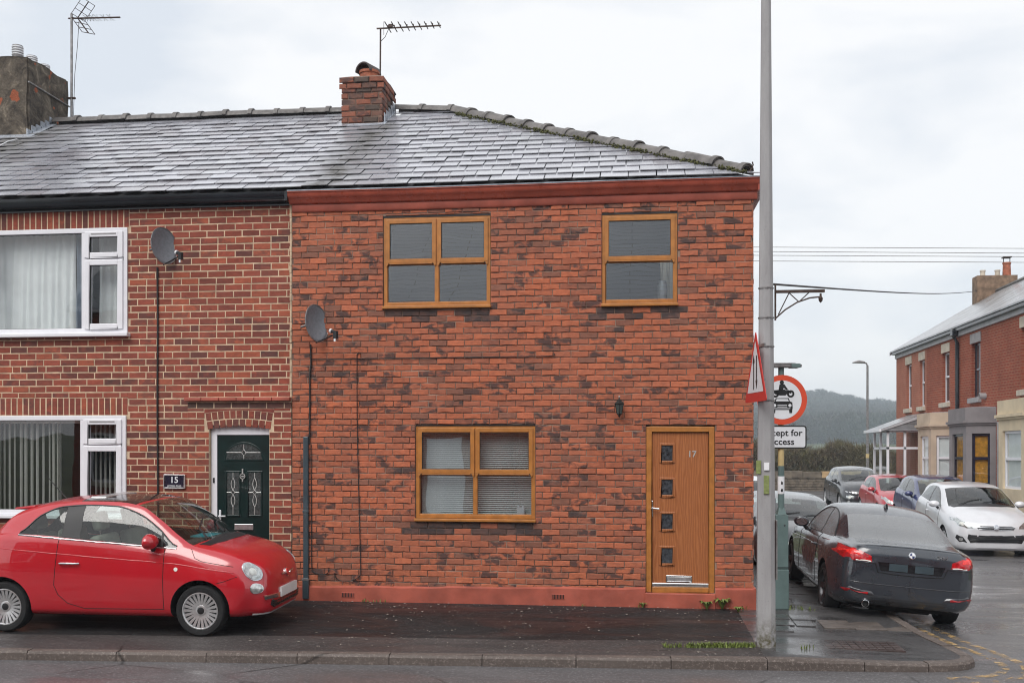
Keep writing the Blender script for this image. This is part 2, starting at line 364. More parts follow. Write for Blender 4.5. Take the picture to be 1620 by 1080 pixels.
def make_far_slate_x():
    t = NT('far_slate_x'); v = t.pos()
    sx = t.n('SeparateXYZ'); t.l(v, sx.inputs[0]); cb = t.n('CombineXYZ'); t.l(sx.outputs[0], cb.inputs[0])
    t.l(t.math('MULTIPLY', sx.outputs[2], 1.85), cb.inputs[1])
    b = t.n('TexBrick'); t.l(cb.outputs[0], b.inputs['Vector']); b.inputs['Scale'].default_value = 1.0
    b.inputs['Brick Width'].default_value = 2.6; b.inputs['Row Height'].default_value = 0.26; b.inputs['Mortar Size'].default_value = 0.02; b.inputs['Mortar Smooth'].default_value = 0.8
    b.inputs['Color1'].default_value = (0.21, 0.255, 0.31, 1); b.inputs['Color2'].default_value = (0.17, 0.21, 0.26, 1); b.inputs['Mortar'].default_value = (0.02, 0.02, 0.02, 1)
    return t.done(t.bsdf(b.outputs['Color'], 0.45, 0, 0.0, 0.5, t.bump(b.outputs['Fac'], -0.6, 0.015)))
make_far_slate_x()

# ------------------------------------------------------------------ object helpers
def link(o): COL.objects.link(o); return o
def mesh_obj(name, me, parent=None, loc=None, mat=None):
    o = bpy.data.objects.new(name, me); link(o)
    if mat: me.materials.clear(); me.materials.append(MATS[mat])
    if parent is not None:
        o.parent = parent
        o.location = loc if loc is not None else (-Vector(parent['_w']) if '_w' in parent else (0, 0, 0))
    elif loc is not None: o.location = loc
    return o
def thing(name, label, cat, loc=(0, 0, 0), rot=(0, 0, 0), group=None, world=True):
    """Empty at the thing's base. world=True: parts are meshed in world coordinates."""
    o = bpy.data.objects.new(name, None); link(o); o.empty_display_size = 0.2
    o.location = loc; o.rotation_euler = rot; o['label'] = label; o['category'] = cat
    if group: o['group'] = group
    if world: o['_w'] = tuple(loc)
    return o
def tag(o, label, cat, group=None):
    o['label'] = label; o['category'] = cat
    if group: o['group'] = group
    return o
def struct(o): o['kind'] = 'structure'; return o

class MB:
    def __init__(s): s.v = []; s.f = []
    def add(s, vs, fs):
        n = len(s.v); s.v += [tuple(p) for p in vs]; s.f += [tuple(i + n for i in f) for f in fs]; return s
    def box(s, x0, x1, y0, y1, z0, z1, m=None):
        vs = [(x0, y0, z0), (x1, y0, z0), (x1, y1, z0), (x0, y1, z0), (x0, y0, z1), (x1, y0, z1), (x1, y1, z1), (x0, y1, z1)]
        if m is not None: vs = [m @ Vector(p) for p in vs]
        return s.add(vs, [(0, 3, 2, 1), (4, 5, 6, 7), (0, 1, 5, 4), (1, 2, 6, 5), (2, 3, 7, 6), (3, 0, 4, 7)])
    def quad(s, a, b, c, d): return s.add([a, b, c, d], [(0, 1, 2, 3)])
    def poly(s, pts): return s.add(pts, [tuple(range(len(pts)))])
    def extr(s, pts, vec):
        n = len(pts); vec = Vector(vec); a = [Vector(p) for p in pts]
        return s.add(a + [p + vec for p in a], [tuple(range(n))[::-1], tuple(range(n, 2 * n))] + [(i, (i + 1) % n, (i + 1) % n + n, i + n) for i in range(n)])
    def tube(s, path, r, n=8, cap=True):
        P = [Vector(p) for p in path]; rings = []
        rr = r if isinstance(r, (list, tuple)) else [r] * len(P)
        prev = None
        for i, p in enumerate(P):
            d = (P[min(i + 1, len(P) - 1)] - P[max(i - 1, 0)]).normalized()
            a = d.cross(Vector((0, 0, 1))) if abs(d.z) < 0.95 else d.cross(Vector((0, 1, 0)))
            a.normalize()
            if prev is not None and a.dot(prev) < 0: a = -a
            prev = a; b = d.cross(a)
            rings.append([p + (a * math.cos(2 * math.pi * k / n) + b * math.sin(2 * math.pi * k / n)) * rr[i] for k in range(n)])
        vs = [q for g in rings for q in g]; fs = []
        for i in range(len(P) - 1):
            for k in range(n): fs.append((i * n + k, i * n + (k + 1) % n, (i + 1) * n + (k + 1) % n, (i + 1) * n + k))
        if cap: fs += [tuple(range(n))[::-1], tuple((len(P) - 1) * n + k for k in range(n))]
        return s.add(vs, fs)
    def lathe(s, prof, n=24, m=None, close=False):
        """prof: (r, h) pairs turned about local z"""
        vs = []; fs = []; L = len(prof)
        for k in range(n):
            a = 2 * math.pi * k / n
            for r, h in prof:
                p = Vector((r * math.cos(a), r * math.sin(a), h)); vs.append(m @ p if m is not None else p)
        for k in range(n):
            for i in range(L if close else L - 1):
                j = (i + 1) % L
                fs.append((k * L + i, ((k + 1) % n) * L + i, ((k + 1) % n) * L + j, k * L + j))
        return s.add(vs, fs)
    def disc(s, c, r, m=None, n=20, ry=None):
        pts = [Vector((c[0] + r * math.cos(2 * math.pi * k / n), c[1] + (ry or r) * math.sin(2 * math.pi * k / n), c[2])) for k in range(n)]
        return s.poly([m @ p for p in pts] if m is not None else pts)
    def xf(s, m): s.v = [tuple(m @ Vector(p)) for p in s.v]; return s
    def build(s, name, mat, parent=None, loc=None, smooth=None, bevel=0, seg=2):
        me = bpy.data.meshes.new(name); me.from_pydata(s.v, [], s.f); me.validate()
        bm = bmesh.new(); bm.from_mesh(me)
        bmesh.ops.remove_doubles(bm, verts=bm.verts, dist=1e-5) if bevel or smooth else None
        bmesh.ops.recalc_face_normals(bm, faces=bm.faces)
        if bevel:
            bmesh.ops.bevel(bm, geom=[e for e in bm.edges if len(e.link_faces) == 2 and e.calc_face_angle(0) > 0.4], offset=bevel, segments=seg, profile=0.5, affect='EDGES', clamp_overlap=True)
        if smooth: 
            for f in bm.faces: f.smooth = True
        bm.to_mesh(me); bm.free()
        if smooth: me.set_sharp_from_angle(angle=R(smooth))
        return mesh_obj(name, me, parent, loc, mat)

def strip(path, up, width, thick):
    """flat bar along a path"""
    mb = MB(); up = Vector(up)
    for a, b in zip(path[:-1], path[1:]):
        a = Vector(a); b = Vector(b); d = (b - a).normalized(); s = d.cross(up).normalized() * width / 2; u = up.normalized() * thick
        mb.add([a - s, a + s, b + s, b - s, a - s + u, a + s + u, b + s + u, b - s + u], [(0, 3, 2, 1), (4, 5, 6, 7), (0, 1, 5, 4), (1, 2, 6, 5), (2, 3, 7, 6), (3, 0, 4, 7)])
    return mb

def text_mesh(body, size, extrude=0.001, align='CENTER'):
    cu = bpy.data.curves.new('lettering', 'FONT'); cu.body = body; cu.size = size; cu.extrude = extrude
    cu.offset = size * 0.018; cu.align_x = align; cu.align_y = 'CENTER'; cu.resolution_u = 3
    o = bpy.data.objects.new('lettering', cu); link(o)
    dg = bpy.context.evaluated_depsgraph_get()
    me = bpy.data.meshes.new_from_object(o.evaluated_get(dg)); bpy.data.objects.remove(o); bpy.data.curves.remove(cu)
    return me
def text(body, size, mat, parent, m, name='lettering', extrude=0.001, align='CENTER', sx=1.0):
    me = text_mesh(body, size, extrude, align); me.transform(m @ Matrix.Diagonal((sx, 1, 1, 1)))
    return mesh_obj(name, me, parent, None, mat)
# lettering facing -Y (towards the road): text x -> +X, text y -> +Z
FACE = Matrix(((1, 0, 0, 0), (0, 0, -1, 0), (0, 1, 0, 0), (0, 0, 0, 1)))
def face_at(x, y, z): return Matrix.Translation((x, y, z)) @ FACE

# ---- pieces: many alike small solids, the largest-looking as objects, the rest joined
class Piece:
    def __init__(s, v, f, col=(1, 1, 1, 1)): s.v = np.array([tuple(p) for p in v], dtype=float); s.f = [tuple(x) for x in f]; s.col = col; s.me = None
    def mesh(s, name, mat):
        if s.me is None:
            me = bpy.data.meshes.new(name); me.from_pydata([tuple(p) for p in s.v], [], s.f)
            ca = me.color_attributes.new('col', 'FLOAT_COLOR', 'POINT')
            ca.data.foreach_set('color', np.tile(np.array(s.col, dtype=np.float32), len(s.v)))
            me.materials.append(MATS[mat]); s.me = me
        return s.me
def join_pieces(items, name, mat, parent):
    V = []; F = []; Cc = []; n = 0
    for pc, m in items:
        a = np.array(m)[:3, :]; p = pc.v @ a[:, :3].T + a[:, 3]
        V.append(p); F += [tuple(i + n for i in f) for f in pc.f]; Cc.append(np.tile(np.array(pc.col, dtype=np.float32), (len(p), 1))); n += len(p)
    me = bpy.data.meshes.new(name); me.from_pydata(np.concatenate(V).tolist(), [], F)
    ca = me.color_attributes.new('col', 'FLOAT_COLOR', 'POINT'); ca.data.foreach_set('color', np.concatenate(Cc).ravel())
    return mesh_obj(name, me, parent, None, mat)
def place_pieces(items, name, mat, parent, stuffname, limit=300, vis=None):
    def score(it):
        p = it[1].translation
        s = (p - CAM).length
        if vis is not None and not vis(p): s += 1000
        e = it[0].v.max(axis=0) - it[0].v.min(axis=0)
        return s / max(0.05, e[0] ** 0.5)
    items = sorted(items, key=score)
    for pc, m in items[:limit]:
        o = bpy.data.objects.new(name, pc.mesh(name, mat)); link(o); o.parent = parent; o.matrix_local = m
    if items[limit:]:
        o = join_pieces(items[limit:], stuffname, mat, parent); o.location = (0, 0, 0); o['kind'] = 'stuff'

def sheet(x0, x1, z0, z1, y, holes, reveal=0.0):
    """vertical sheet facing -Y with rectangular openings and their reveals"""
    mb = MB(); xs = sorted({x0, x1, *[h[0] for h in holes], *[h[1] for h in holes]}); zs = sorted({z0, z1, *[h[2] for h in holes], *[h[3] for h in holes]})
    for a, b in zip(xs[:-1], xs[1:]):
        for c, d in zip(zs[:-1], zs[1:]):
            mx, mz = (a + b) / 2, (c + d) / 2
            if not (x0 <= mx <= x1 and z0 <= mz <= z1) or any(h[0] < mx < h[1] and h[2] < mz < h[3] for h in holes): continue
            mb.quad((a, y, c), (b, y, c), (b, y, d), (a, y, d))
    if reveal:
        for h in holes:
            a, b, c, d = h[:4]; q = y + reveal
            mb.quad((a, y, c), (a, q, c), (a, q, d), (a, y, d)); mb.quad((b, y, c), (b, y, d), (b, q, d), (b, q, c))
            mb.quad((a, y, d), (a, q, d), (b, q, d), (b, y, d)); mb.quad((a, y, c), (b, y, c), (b, q, c), (a, q, c))
    return mb
def cdt(poly, step, extra=()):
    """triangulate a 2-D polygon with interior grid points"""
    n = len(poly); xs = [p[0] for p in poly]; ys = [p[1] for p in poly]
    def inside(x, y):
        c = False; j = n - 1
        for i in range(n):
            (xi, yi), (xj, yj) = poly[i], poly[j]
            if (yi > y) != (yj > y) and x < (xj - xi) * (y - yi) / (yj - yi) + xi: c = not c
            j = i
        return c
    def dmin(x, y):
        m = 1e9
        for i in range(n):
            ax, ay = poly[i]; bx, by = poly[(i + 1) % n]; dx, dy = bx - ax, by - ay
            t = max(0, min(1, ((x - ax) * dx + (y - ay) * dy) / (dx * dx + dy * dy + 1e-12)))
            m = min(m, math.hypot(x - ax - t * dx, y - ay - t * dy))
        return m
    pts = [Vector(p) for p in poly]
    x = min(xs) + step / 2
    while x < max(xs):
        y = min(ys) + step / 2
        while y < max(ys):
            if inside(x, y) and dmin(x, y) > step * 0.35: pts.append(Vector((x, y)))
            y += step
        x += step
    r = delaunay_2d_cdt(pts, [], [list(range(n))], 1, 1e-6)
    return [tuple(p) for p in r[0]], [tuple(f) for f in r[2]]
HAZE = 0.0008
# ================================================================== GROUND, ROADS, PAVEMENT
def zpav(x, y): return -0.02 * max(0, -y) - 0.02 * max(0, x - 1.51) - 0.018 * max(0, min(y, 45))
def zroad(x, y):
    u = max(0.0, min(1.0, (y + 2.0) / 2.6)); return -0.15 - 0.055 * u * u * (3 - 2 * u) - 0.018 * max(0, min(y, 45))

# terrain sheet to the horizon
ys = [-2500, -60, -20, -2, -1, 0, .6, 10, 20, 30, 40, 45, 60, 120, 400, 2600]; mb = MB()
for a, b in zip(ys[:-1], ys[1:]):
    mb.quad((-2600, a, zroad(0, a) - 0.03), (2600, a, zroad(0, a) - 0.03), (2600, b, zroad(0, b) - 0.03), (-2600, b, zroad(0, b) - 0.03))
struct(mb.build('ground', 'field_grass'))
# carriageways
mb = MB()
for a in range(-60, 60, 4): mb.quad((a, -9.6, -0.15), (a + 4, -9.6, -0.15), (a + 4, -2.0, -0.15), (a, -2.0, -0.15))
main_road = struct(mb.build('main_road', 'road_asphalt'))
mb = MB(); ys = [-2.0, -1.7, -1.4, -1.0, -.6, -.2, .2, .6] + list(range(2, 46, 4)) + [46]
for a, b in zip(ys[:-1], ys[1:]): mb.quad((3.0, a, zroad(0, a)), (8.6, a, zroad(0, a)), (8.6, b, zroad(0, b)), (3.0, b, zroad(0, b)))
for a, b in ((46, 51),): mb.quad((-10, a, zroad(0, a)), (30, a, zroad(0, a)), (30, b, zroad(0, b)), (-10, b, zroad(0, b)))
side_road = struct(mb.build('side_road', 'road_wet'))
# far pavement under the opposite terrace
mb = MB(); mb.box(-40, 40, -16.0, -9.6, -0.4, -0.05)
struct(mb.build('opposite_pavement', 'tarmac_strip'))

def catmull(P, k=8):
    P = [Vector(p) for p in P]; out = []
    for i in range(len(P) - 1):
        p0 = P[max(i - 1, 0)]; p1 = P[i]; p2 = P[i + 1]; p3 = P[min(i + 2, len(P) - 1)]
        for j in range(k):
            t = j / k
            out.append(0.5 * ((2 * p1) + (p2 - p0) * t + (2 * p0 - 5 * p1 + 4 * p2 - p3) * t * t + (3 * p1 - p0 - 3 * p2 + p3) * t ** 3))
    return out + [P[-1]]
class Path:
    def __init__(s, pts):
        s.p = [Vector(p) for p in pts]; s.d = [0.0]
        for a, b in zip(s.p[:-1], s.p[1:]): s.d.append(s.d[-1] + (b - a).length)
        s.L = s.d[-1]
    def at(s, t):
        t = max(0, min(s.L, t)); i = 0
        import bisect
        i = min(max(bisect.bisect_right(s.d, t) - 1, 0), len(s.p) - 2)
        f = (t - s.d[i]) / max(1e-9, s.d[i + 1] - s.d[i]); p = s.p[i].lerp(s.p[i + 1], f); d = (s.p[i + 1] - s.p[i]).normalized()
        return p, d
kp = catmull([(-13, -3.52), (-8, -3.24), (-3, -2.94), (1.2, -2.70), (2.35, -2.63), (2.95, -2.57), (3.30, -2.43), (3.44, -2.16), (3.40, -1.75), (3.30, -1.25), (3.23, -0.5), (3.20, 1.0), (3.2, 6), (3.2, 12), (3.2, 18), (3.2, 25)], 8)
KP = Path(kp)
def off(t, d):  # point d metres to the left (pavement side) of the kerb line
    p, dd = KP.at(t); return Vector((p.x - dd.y * d, p.y + dd.x * d))
kerb = struct(bpy.data.objects.new('kerb', None)); link(kerb)
t = 0.25; i = 0
while t < KP.L - 1:
    ln = 0.94 if t < 14.5 or t > 19 else 0.62
    mb = MB(); K = 4; secs = []
    for k in range(K + 1):
        tt = t + 0.004 + (ln - 0.008) * k / K
        o, q = off(tt, 0.0), off(tt, 0.13); z = zpav(q.x, q.y) + 0.006; zr = zroad(o.x, o.y)
        o2 = off(tt, 0.018)
        secs.append([(o.x, o.y, zr - 0.06), (o.x, o.y, z - 0.025), (o2.x, o2.y, z), (q.x, q.y, z), (q.x, q.y, zr - 0.06)])
    dz = rng.uniform(-0.005, 0.005)
    n = 5
    for s_ in secs: mb.v += [(a, b, c + dz) for a, b, c in s_]
    for k in range(K):
        for j in range(n): mb.f.append((k * n + j, k * n + (j + 1) % n, (k + 1) * n + (j + 1) % n, (k + 1) * n + j))
    mb.f += [tuple(range(n)), tuple(K * n + j for j in range(n))]
    mb.build('kerb_stone', 'kerb_concrete', kerb, (0, 0, 0)); t += ln; i += 1

def flat(poly, name, mat, parent=None, zf=zpav, dz=0.0, step=0.3):
    v, f = cdt(poly, step)
    mb = MB(); mb.v = [(x, y, zf(x, y) + dz + 0.0025 * math.sin(x * 3.1 + y * 2.3)) for x, y in v]; mb.f = f
    return mb.build(name, mat, parent, (0, 0, 0) if parent else None)
tmid = next(k * 0.05 for k in range(2000) if KP.at(k * 0.05)[0].x > 1.30)
inner = [off(k * 0.25, 0.128) for k in range(int(tmid / 0.25) + 1)] + [off(tmid, 0.128)]
seam = [(p.x, p.y + 0.70 + 0.03 * math.sin(p.x * 1.3)) for p in inner]
pav = struct(flat([(p[0], p[1]) for p in seam] + [(1.30, 0.05), (-13, 0.05)], 'pavement', 'tarmac_dark', step=0.35))
flat([(p.x, p.y) for p in inner] + [(x, y) for x, y in seam[::-1]], 'tarmac_strip', 'tarmac_strip', pav, dz=0.001, step=0.35)
cor = [off(tmid + k * 0.12, 0.128) for k in range(int((KP.L - tmid - 0.2) / 0.12))]
cor = [p for k, p in enumerate(cor) if p.y < 1 or k % 6 == 0]
flat([(p.x, p.y) for p in cor] + [(1.35, cor[-1].y), (1.35, 0.05), (1.302, 0.05), (1.302, seam[-1][1])], 'corner_paving', 'tarmac_corner', pav, dz=0.0005, step=0.4)
# stone flags, a stone strip and a ribbed iron cover let into the corner
for (x0, x1, y0, y1) in ((1.58, 1.86, -0.62, -0.30), (1.88, 2.16, -0.62, -0.30), (1.58, 1.86, -0.97, -0.64), (1.88, 2.10, -0.97, -0.64), (1.60, 1.80, -1.32, -0.99)):
    mb = MB(); z = zpav((x0 + x1) / 2, (y0 + y1) / 2); mb.box(x0, x1, y0, y1, z - 0.05, z + 0.008 + rng.uniform(0, 0.003)); mb.build('paving_flag', 'tarmac_corner', pav, (0, 0, 0), bevel=0.006)
c = thing('access_cover', 'long brown stone cover strip in the corner pavement beside the dark grey coupe', 'access cover', (2.65, -0.75, zpav(2.65, -0.75)))
for k in range(3):
    x0 = 2.18 + k * 0.35; mb = MB(); z = zpav(x0, -0.75); mb.box(x0, x0 + 0.342, -1.02, -0.55, z - 0.05, z + 0.007 - 0.004 * k); mb.build('stone_slab', 'cover_stone', c, bevel=0.005)
c = thing('manhole_cover', 'ribbed rusty iron manhole cover in the corner pavement near the kerb tip', 'manhole cover', (2.4, -1.85, zpav(2.4, -1.85)))
z = zpav(2.4, -1.85); mb = MB(); mb.box(2.0, 2.8, -2.08, -1.62, z - 0.06, z + 0.002); mb.build('cover_plate', 'cover_iron', c)
for k in range(9):
    for j in range(4):
        mb = MB(); mb.box(2.03 + k * 0.084, 2.10 + k * 0.084, -2.05 + j * 0.107, -1.965 + j * 0.107, z + 0.002, z + 0.009); mb.build('tread_stud', 'cover_iron', c)
# double yellow lines round the corner (worn)
for dist, nm in ((-0.27, 'yellow_line'), (-0.47, 'yellow_line')):
    mb = MB(); prev = None
    t = tmid + 1.6
    while t < KP.L - 2:
        a, b = off(t, dist - 0.045), off(t, dist + 0.045)
        cur = ((a.x, a.y, zroad(a.x, a.y) + 0.004), (b.x, b.y, zroad(b.x, b.y) + 0.004))
        if prev: mb.quad(prev[0], cur[0], cur[1], prev[1])
        prev = cur; t += 0.12
    mb.build(nm, 'yellow_paint', side_road, (0, 0, 0))
# right-hand footway of the side street with its kerb
mb = MB(); ys = [2] + list(range(5, 46, 4))
for a, b in zip(ys[:-1], ys[1:]):
    mb.quad((8.62, a, zroad(0, a) + 0.10), (11, a, zroad(0, a) + 0.12), (11, b, zroad(0, b) + 0.12), (8.62, b, zroad(0, b) + 0.10))
    mb.quad((8.6, a, zroad(0, a) - 0.02), (8.62, a, zroad(0, a) + 0.10), (8.62, b, zroad(0, b) + 0.10), (8.6, b, zroad(0, b) - 0.02))
struct(mb.build('side_footway', 'tarmac_strip'))

# grass in the joints and weeds at the wall
def blades(name, spots, label=None, h=(0.03, 0.08), parent=None):
    mb = MB()
    for (x, y, z, n, sp) in spots:
        for _ in range(n):
            px, py = x + rng.gauss(0, sp), y + rng.gauss(0, min(sp, 0.035)); a = rng.uniform(0, 6.28); hh = rng.uniform(*h); l = rng.uniform(0.2, 0.9) * hh
            wd = rng.uniform(0.003, 0.006); s = Vector((math.cos(a), math.sin(a), 0)) * wd; d = Vector((math.cos(a + 1.5), math.sin(a + 1.5), 0)) * l
            p = Vector((px, py, z)); mb.add([p - s, p + s, p + d * 0.4 + Vector((0, 0, hh * 0.7)) + s * 0.7, p + d + Vector((0, 0, hh)), p + d * 0.4 + Vector((0, 0, hh * 0.7)) - s * 0.7], [(0, 1, 2, 4), (4, 2, 3)])
    o = mb.build(name, 'leaf'); o['kind'] = 'stuff'; o['label'] = label; o['category'] = 'grass'; return o
sp = []
for k in range(70):
    x = 0.33 + k * 0.0135 + rng.uniform(-0.01, 0.01); d = 1 if x > 0.55 else 0.4
    if rng.random() < (0.95 if x > 0.6 else 0.6): sp.append((x, -2.235 + (x - 0.33) * 0.14 + rng.uniform(-.02, .02), zpav(x, -2.2), int(18 * d), 0.016))
blades('grass', sp, 'strip of green grass in the pavement seam at the foot of the lamp column', (.02, .06))
sp = [(x, -0.03, zpav(x, -0.03), 9, 0.025) for x in (-3.45, -3.38, -3.3, -3.2, -0.6, 0.1, 0.18, 0.86, 0.9, 1.2, 1.3, 1.36, 1.42)] + [(x, 0.18 + rng.uniform(-0.1, 0.1), zpav(x, 0.1), 14, 0.03) for x in (1.70, 1.78, 1.95, 2.02, 2.1, 2.2)] + [(1.78, -2.1, zpav(1.78, -2.1), 16, 0.04)] + [(3.30 + 0.05 * k, -2.32 + 0.12 * k, -0.16, 10, 0.02) for k in range(2)]
blades('wall_foot_grass', sp, 'thin tufts of grass along the foot of the painted plinth and the sign post', (0.02, 0.06))
def weed(x, y, label, n, r, hh):
    w_ = thing('weed', label, 'weed', (x, y, zpav(x, y)), group='weeds at the foot of the red plinth', world=False)
    for k in range(n):
        a = 6.28 * k / n + rng.uniform(-0.3, 0.3); L = r * rng.uniform(0.6, 1.1); mb = MB(); d = Vector((math.cos(a), math.sin(a), 0)); s = Vector((-d.y, d.x, 0)); pts = []
        for j in range(5):
            u = j / 4; wd = L * 0.2 * math.sin(math.pi * (0.12 + 0.86 * u)); p = d * L * u + Vector((0, 0, hh * math.sin(u * 2.2) * rng.uniform(0.9, 1.1)))
            pts.append((p - s * wd, p + s * wd))
        for j in range(4): mb.quad(pts[j][0], pts[j + 1][0], pts[j + 1][1], pts[j][1])
        mb.build('leaf', 'leaf', w_)
weed(0.93, -0.09, 'round leafy weed at the plinth just right of the oak door', 14, 0.10, 0.10)
weed(1.12, -0.07, 'tallest leafy weed at the plinth, between the oak door and the lamp column', 18, 0.13, 0.13)
weed(1.30, -0.24, 'small flat weed on the pavement nearest the house corner', 10, 0.08, 0.06)
weed(0.14, -0.06, 'tiny weed at the plinth just left of the oak door', 8, 0.06, 0.06)
# wet leaf scraps and litter specks
mb = MB()
for _ in range(420):
    x = rng.uniform(-4.2, 1.3); y = -rng.random() ** 1.4 * 2.6 - 0.05; z = zpav(x, y) + 0.006; a = rng.uniform(0, 3.14); r = rng.uniform(0.004, 0.014)
    mb.poly([(x + r * math.cos(a + k * 1.57 + rng.uniform(-.3, .3)) * (1.6 if k % 2 else 0.8), y + r * math.sin(a + k * 1.57) * (1.6 if k % 2 else 0.8), z + rng.uniform(0, 0.003)) for k in range(4)])
o = mb.build('litter', 'litter'); o['kind'] = 'stuff'; o['label'] = 'pale leaf scraps and grit scattered over the wet pavement'; o['category'] = 'litter'
# ================================================================== BRICKS AND SLATES
def brick_piece(L, H, D, col, jz=0.003, jf=0.003, ch=0.005, nseg=3):
    top = []; bot = []
    for k in range(nseg + 1):
        x = -L / 2 + L * k / nseg
        e = 0.35 if k in (0, nseg) else 1.0
        top.append((x, H / 2 + rng.uniform(-jz, jz * 0.5) * e)); bot.append((x, -H / 2 + rng.uniform(-jz * 0.5, jz) * e))
    ring = bot + top[::-1]; n = len(ring); yf = rng.uniform(-jf, jf)
    def ins(p): return (p[0] * (1 - 2 * ch / L), p[1] * (1 - 2 * ch / H))
    V = [(*ins(p),) for p in ring]
    v = [(p[0], yf + rng.uniform(-0.0012, 0.0012), p[1]) for p in V] + [(p[0], yf + ch, p[1]) for p in ring] + [(p[0], D, p[1]) for p in ring]
    f = [tuple(range(n))] + [(i, i + n, (i + 1) % n + n, (i + 1) % n) for i in range(n)] + [(i + n, i + 2 * n, (i + 1) % n + 2 * n, (i + 1) % n + n) for i in range(n)]
    return Piece(v, f, col)
def col17():
    r = rng.random(); k = rng.uniform(0.9, 1.1)
    base = (0.47, 0.130, 0.066) if r < 0.25 else (0.41, 0.118, 0.064) if r < 0.68 else (0.34, 0.106, 0.063) if r < 0.92 else (0.25, 0.098, 0.068)
    d = 1.0 if rng.random() < 0.26 else (0.4 if rng.random() < 0.25 else 0.0)
    return (base[0] * k, base[1] * k * 1.03, base[2] * k * .97, d)
def col15():
    r = rng.random(); k = rng.uniform(0.72, 1.02)
    base = (0.30, 0.066, 0.040) if r < 0.5 else (0.235, 0.056, 0.038) if r < 0.8 else (0.37, 0.088, 0.046) if r < 0.93 else (0.14, 0.044, 0.036)
    return (base[0] * k, base[1] * k, base[2] * k, 1.0 if rng.random() < 0.15 else 0.0)
class BrickSet:
    def __init__(s, L, H, D, colf, jz, jf, ch, nv=44):
        s.a = (L, H, D, colf, jz, jf, ch); s.full = [brick_piece(L, H, D, colf(), jz, jf, ch) for _ in range(nv)]
    def get(s, L, H):
        a = s.a
        if abs(L - a[0]) < 0.004 and abs(H - a[1]) < 0.004: return rng.choice(s.full)
        return brick_piece(L, H, a[2], a[3](), a[4] * min(1, L / a[0] + 0.3), a[5], min(a[6], L / 4, H / 4), 2 if L < 0.13 else 3)
def courses(bs, x0, x1, z0, z1, course, pitch, joint, y, holes, header_every=0, phase=0.0, wob=0.006, m=None, dark=()):
    items = []; z = z0; row = 0; L, H = bs.a[0], bs.a[1]
    while z < z1 - 0.02:
        zt = min(z + H, z1)
        offx = (0.0 if row % 2 else pitch / 2) + rng.uniform(-0.02, 0.02) + phase; x = x0 - pitch + (offx % pitch)
        hdr = header_every and row % header_every == header_every - 2; k = 0
        while x < x1:
            ln = L if not (hdr and k % 2) else L / 2 - joint / 2
            a, b = max(x, x0), min(x + ln, x1); x += ln + joint; k += 1
            segs = [(a, b, z, zt)]
            for h in holes:
                new = []
                for (p, q, c, d) in segs:
                    if q <= h[0] or p >= h[1] or d <= h[2] or c >= h[3]: new.append((p, q, c, d)); continue
                    if p < h[0]: new.append((p, h[0] - 0.003, c, d))
                    if q > h[1]: new.append((h[1] + 0.003, q, c, d))
                    pp, qq = max(p, h[0]), min(q, h[1])
                    if d > h[3] + 0.018: new.append((pp, qq, h[3] + 0.004, d))
                    if c < h[2] - 0.018: new.append((pp, qq, c, h[2] - 0.004))
                segs = new
            for (p, q, c, d) in segs:
                if q - p < 0.028 or d - c < 0.014: continue
                pc = bs.get(q - p, d - c)
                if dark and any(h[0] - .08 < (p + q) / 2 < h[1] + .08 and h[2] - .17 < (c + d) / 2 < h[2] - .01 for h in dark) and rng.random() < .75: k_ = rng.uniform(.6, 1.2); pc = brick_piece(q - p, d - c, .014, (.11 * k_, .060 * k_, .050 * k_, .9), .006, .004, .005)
                t = Matrix.Translation(((p + q) / 2, y, (c + d) / 2 + rng.uniform(-0.0015, 0.0015) + wob * 0.3 * math.sin(p * 1.7 + row))) @ Matrix.Rotation(rng.uniform(-0.004, 0.004), 4, 'Y')
                items.append((pc, m @ t if m is not None else t))
        z += course; row += 1
    return items
def slate_piece(poly, th=0.010):
    """poly in (a along eaves, b up-slope) about its own centre; tail (low b) is thicker-looking and lifted"""
    n = len(poly); bmin = min(p[1] for p in poly); bmax = max(p[1] for p in poly)
    g = rng.uniform(0.82, 1.12); r = rng.random()
    c = (0.38, 0.385, 0.43) if r < 0.6 else (0.30, 0.29, 0.325) if r < 0.85 else (0.45, 0.46, 0.50)
    h = lambda b: 0.032 * (1 - (b - bmin) / (bmax - bmin + 1e-6))
    v = [(a, b, h(b)) for a, b in poly] + [(a, b, h(b) + th) for a, b in poly]
    f = [tuple(range(n))[::-1], tuple(range(n, 2 * n))] + [(i, (i + 1) % n, (i + 1) % n + n, i + n) for i in range(n)]
    return Piece(v, f, (c[0] * g, c[1] * g, c[2] * g, 1))
def clip(poly, a, b, c):
    out = []; n = len(poly)
    for i in range(n):
        p, q = poly[i], poly[(i + 1) % n]; dp = a * p[0] + b * p[1] - c; dq = a * q[0] + b * q[1] - c
        if dp <= 0: out.append(p)
        if dp * dq < 0: t = dp / (dp - dq); out.append((p[0] + (q[0] - p[0]) * t, p[1] + (q[1] - p[1]) * t))
    return out
EY, EZ, RY, RZ = -0.13, 5.375, 3.60, 7.56          # eaves and ridge of the front slope
SL = math.hypot(RY - EY, RZ - EZ); PITCH = math.atan2(RZ - EZ, RY - EY)
def slope_m(a, b, lift=0.0):
    return Matrix.Translation((a, EY + b * math.cos(PITCH) - lift * math.sin(PITCH), EZ + b * math.sin(PITCH) + lift * math.cos(PITCH))) @ Matrix.Rotation(PITCH, 4, 'X')
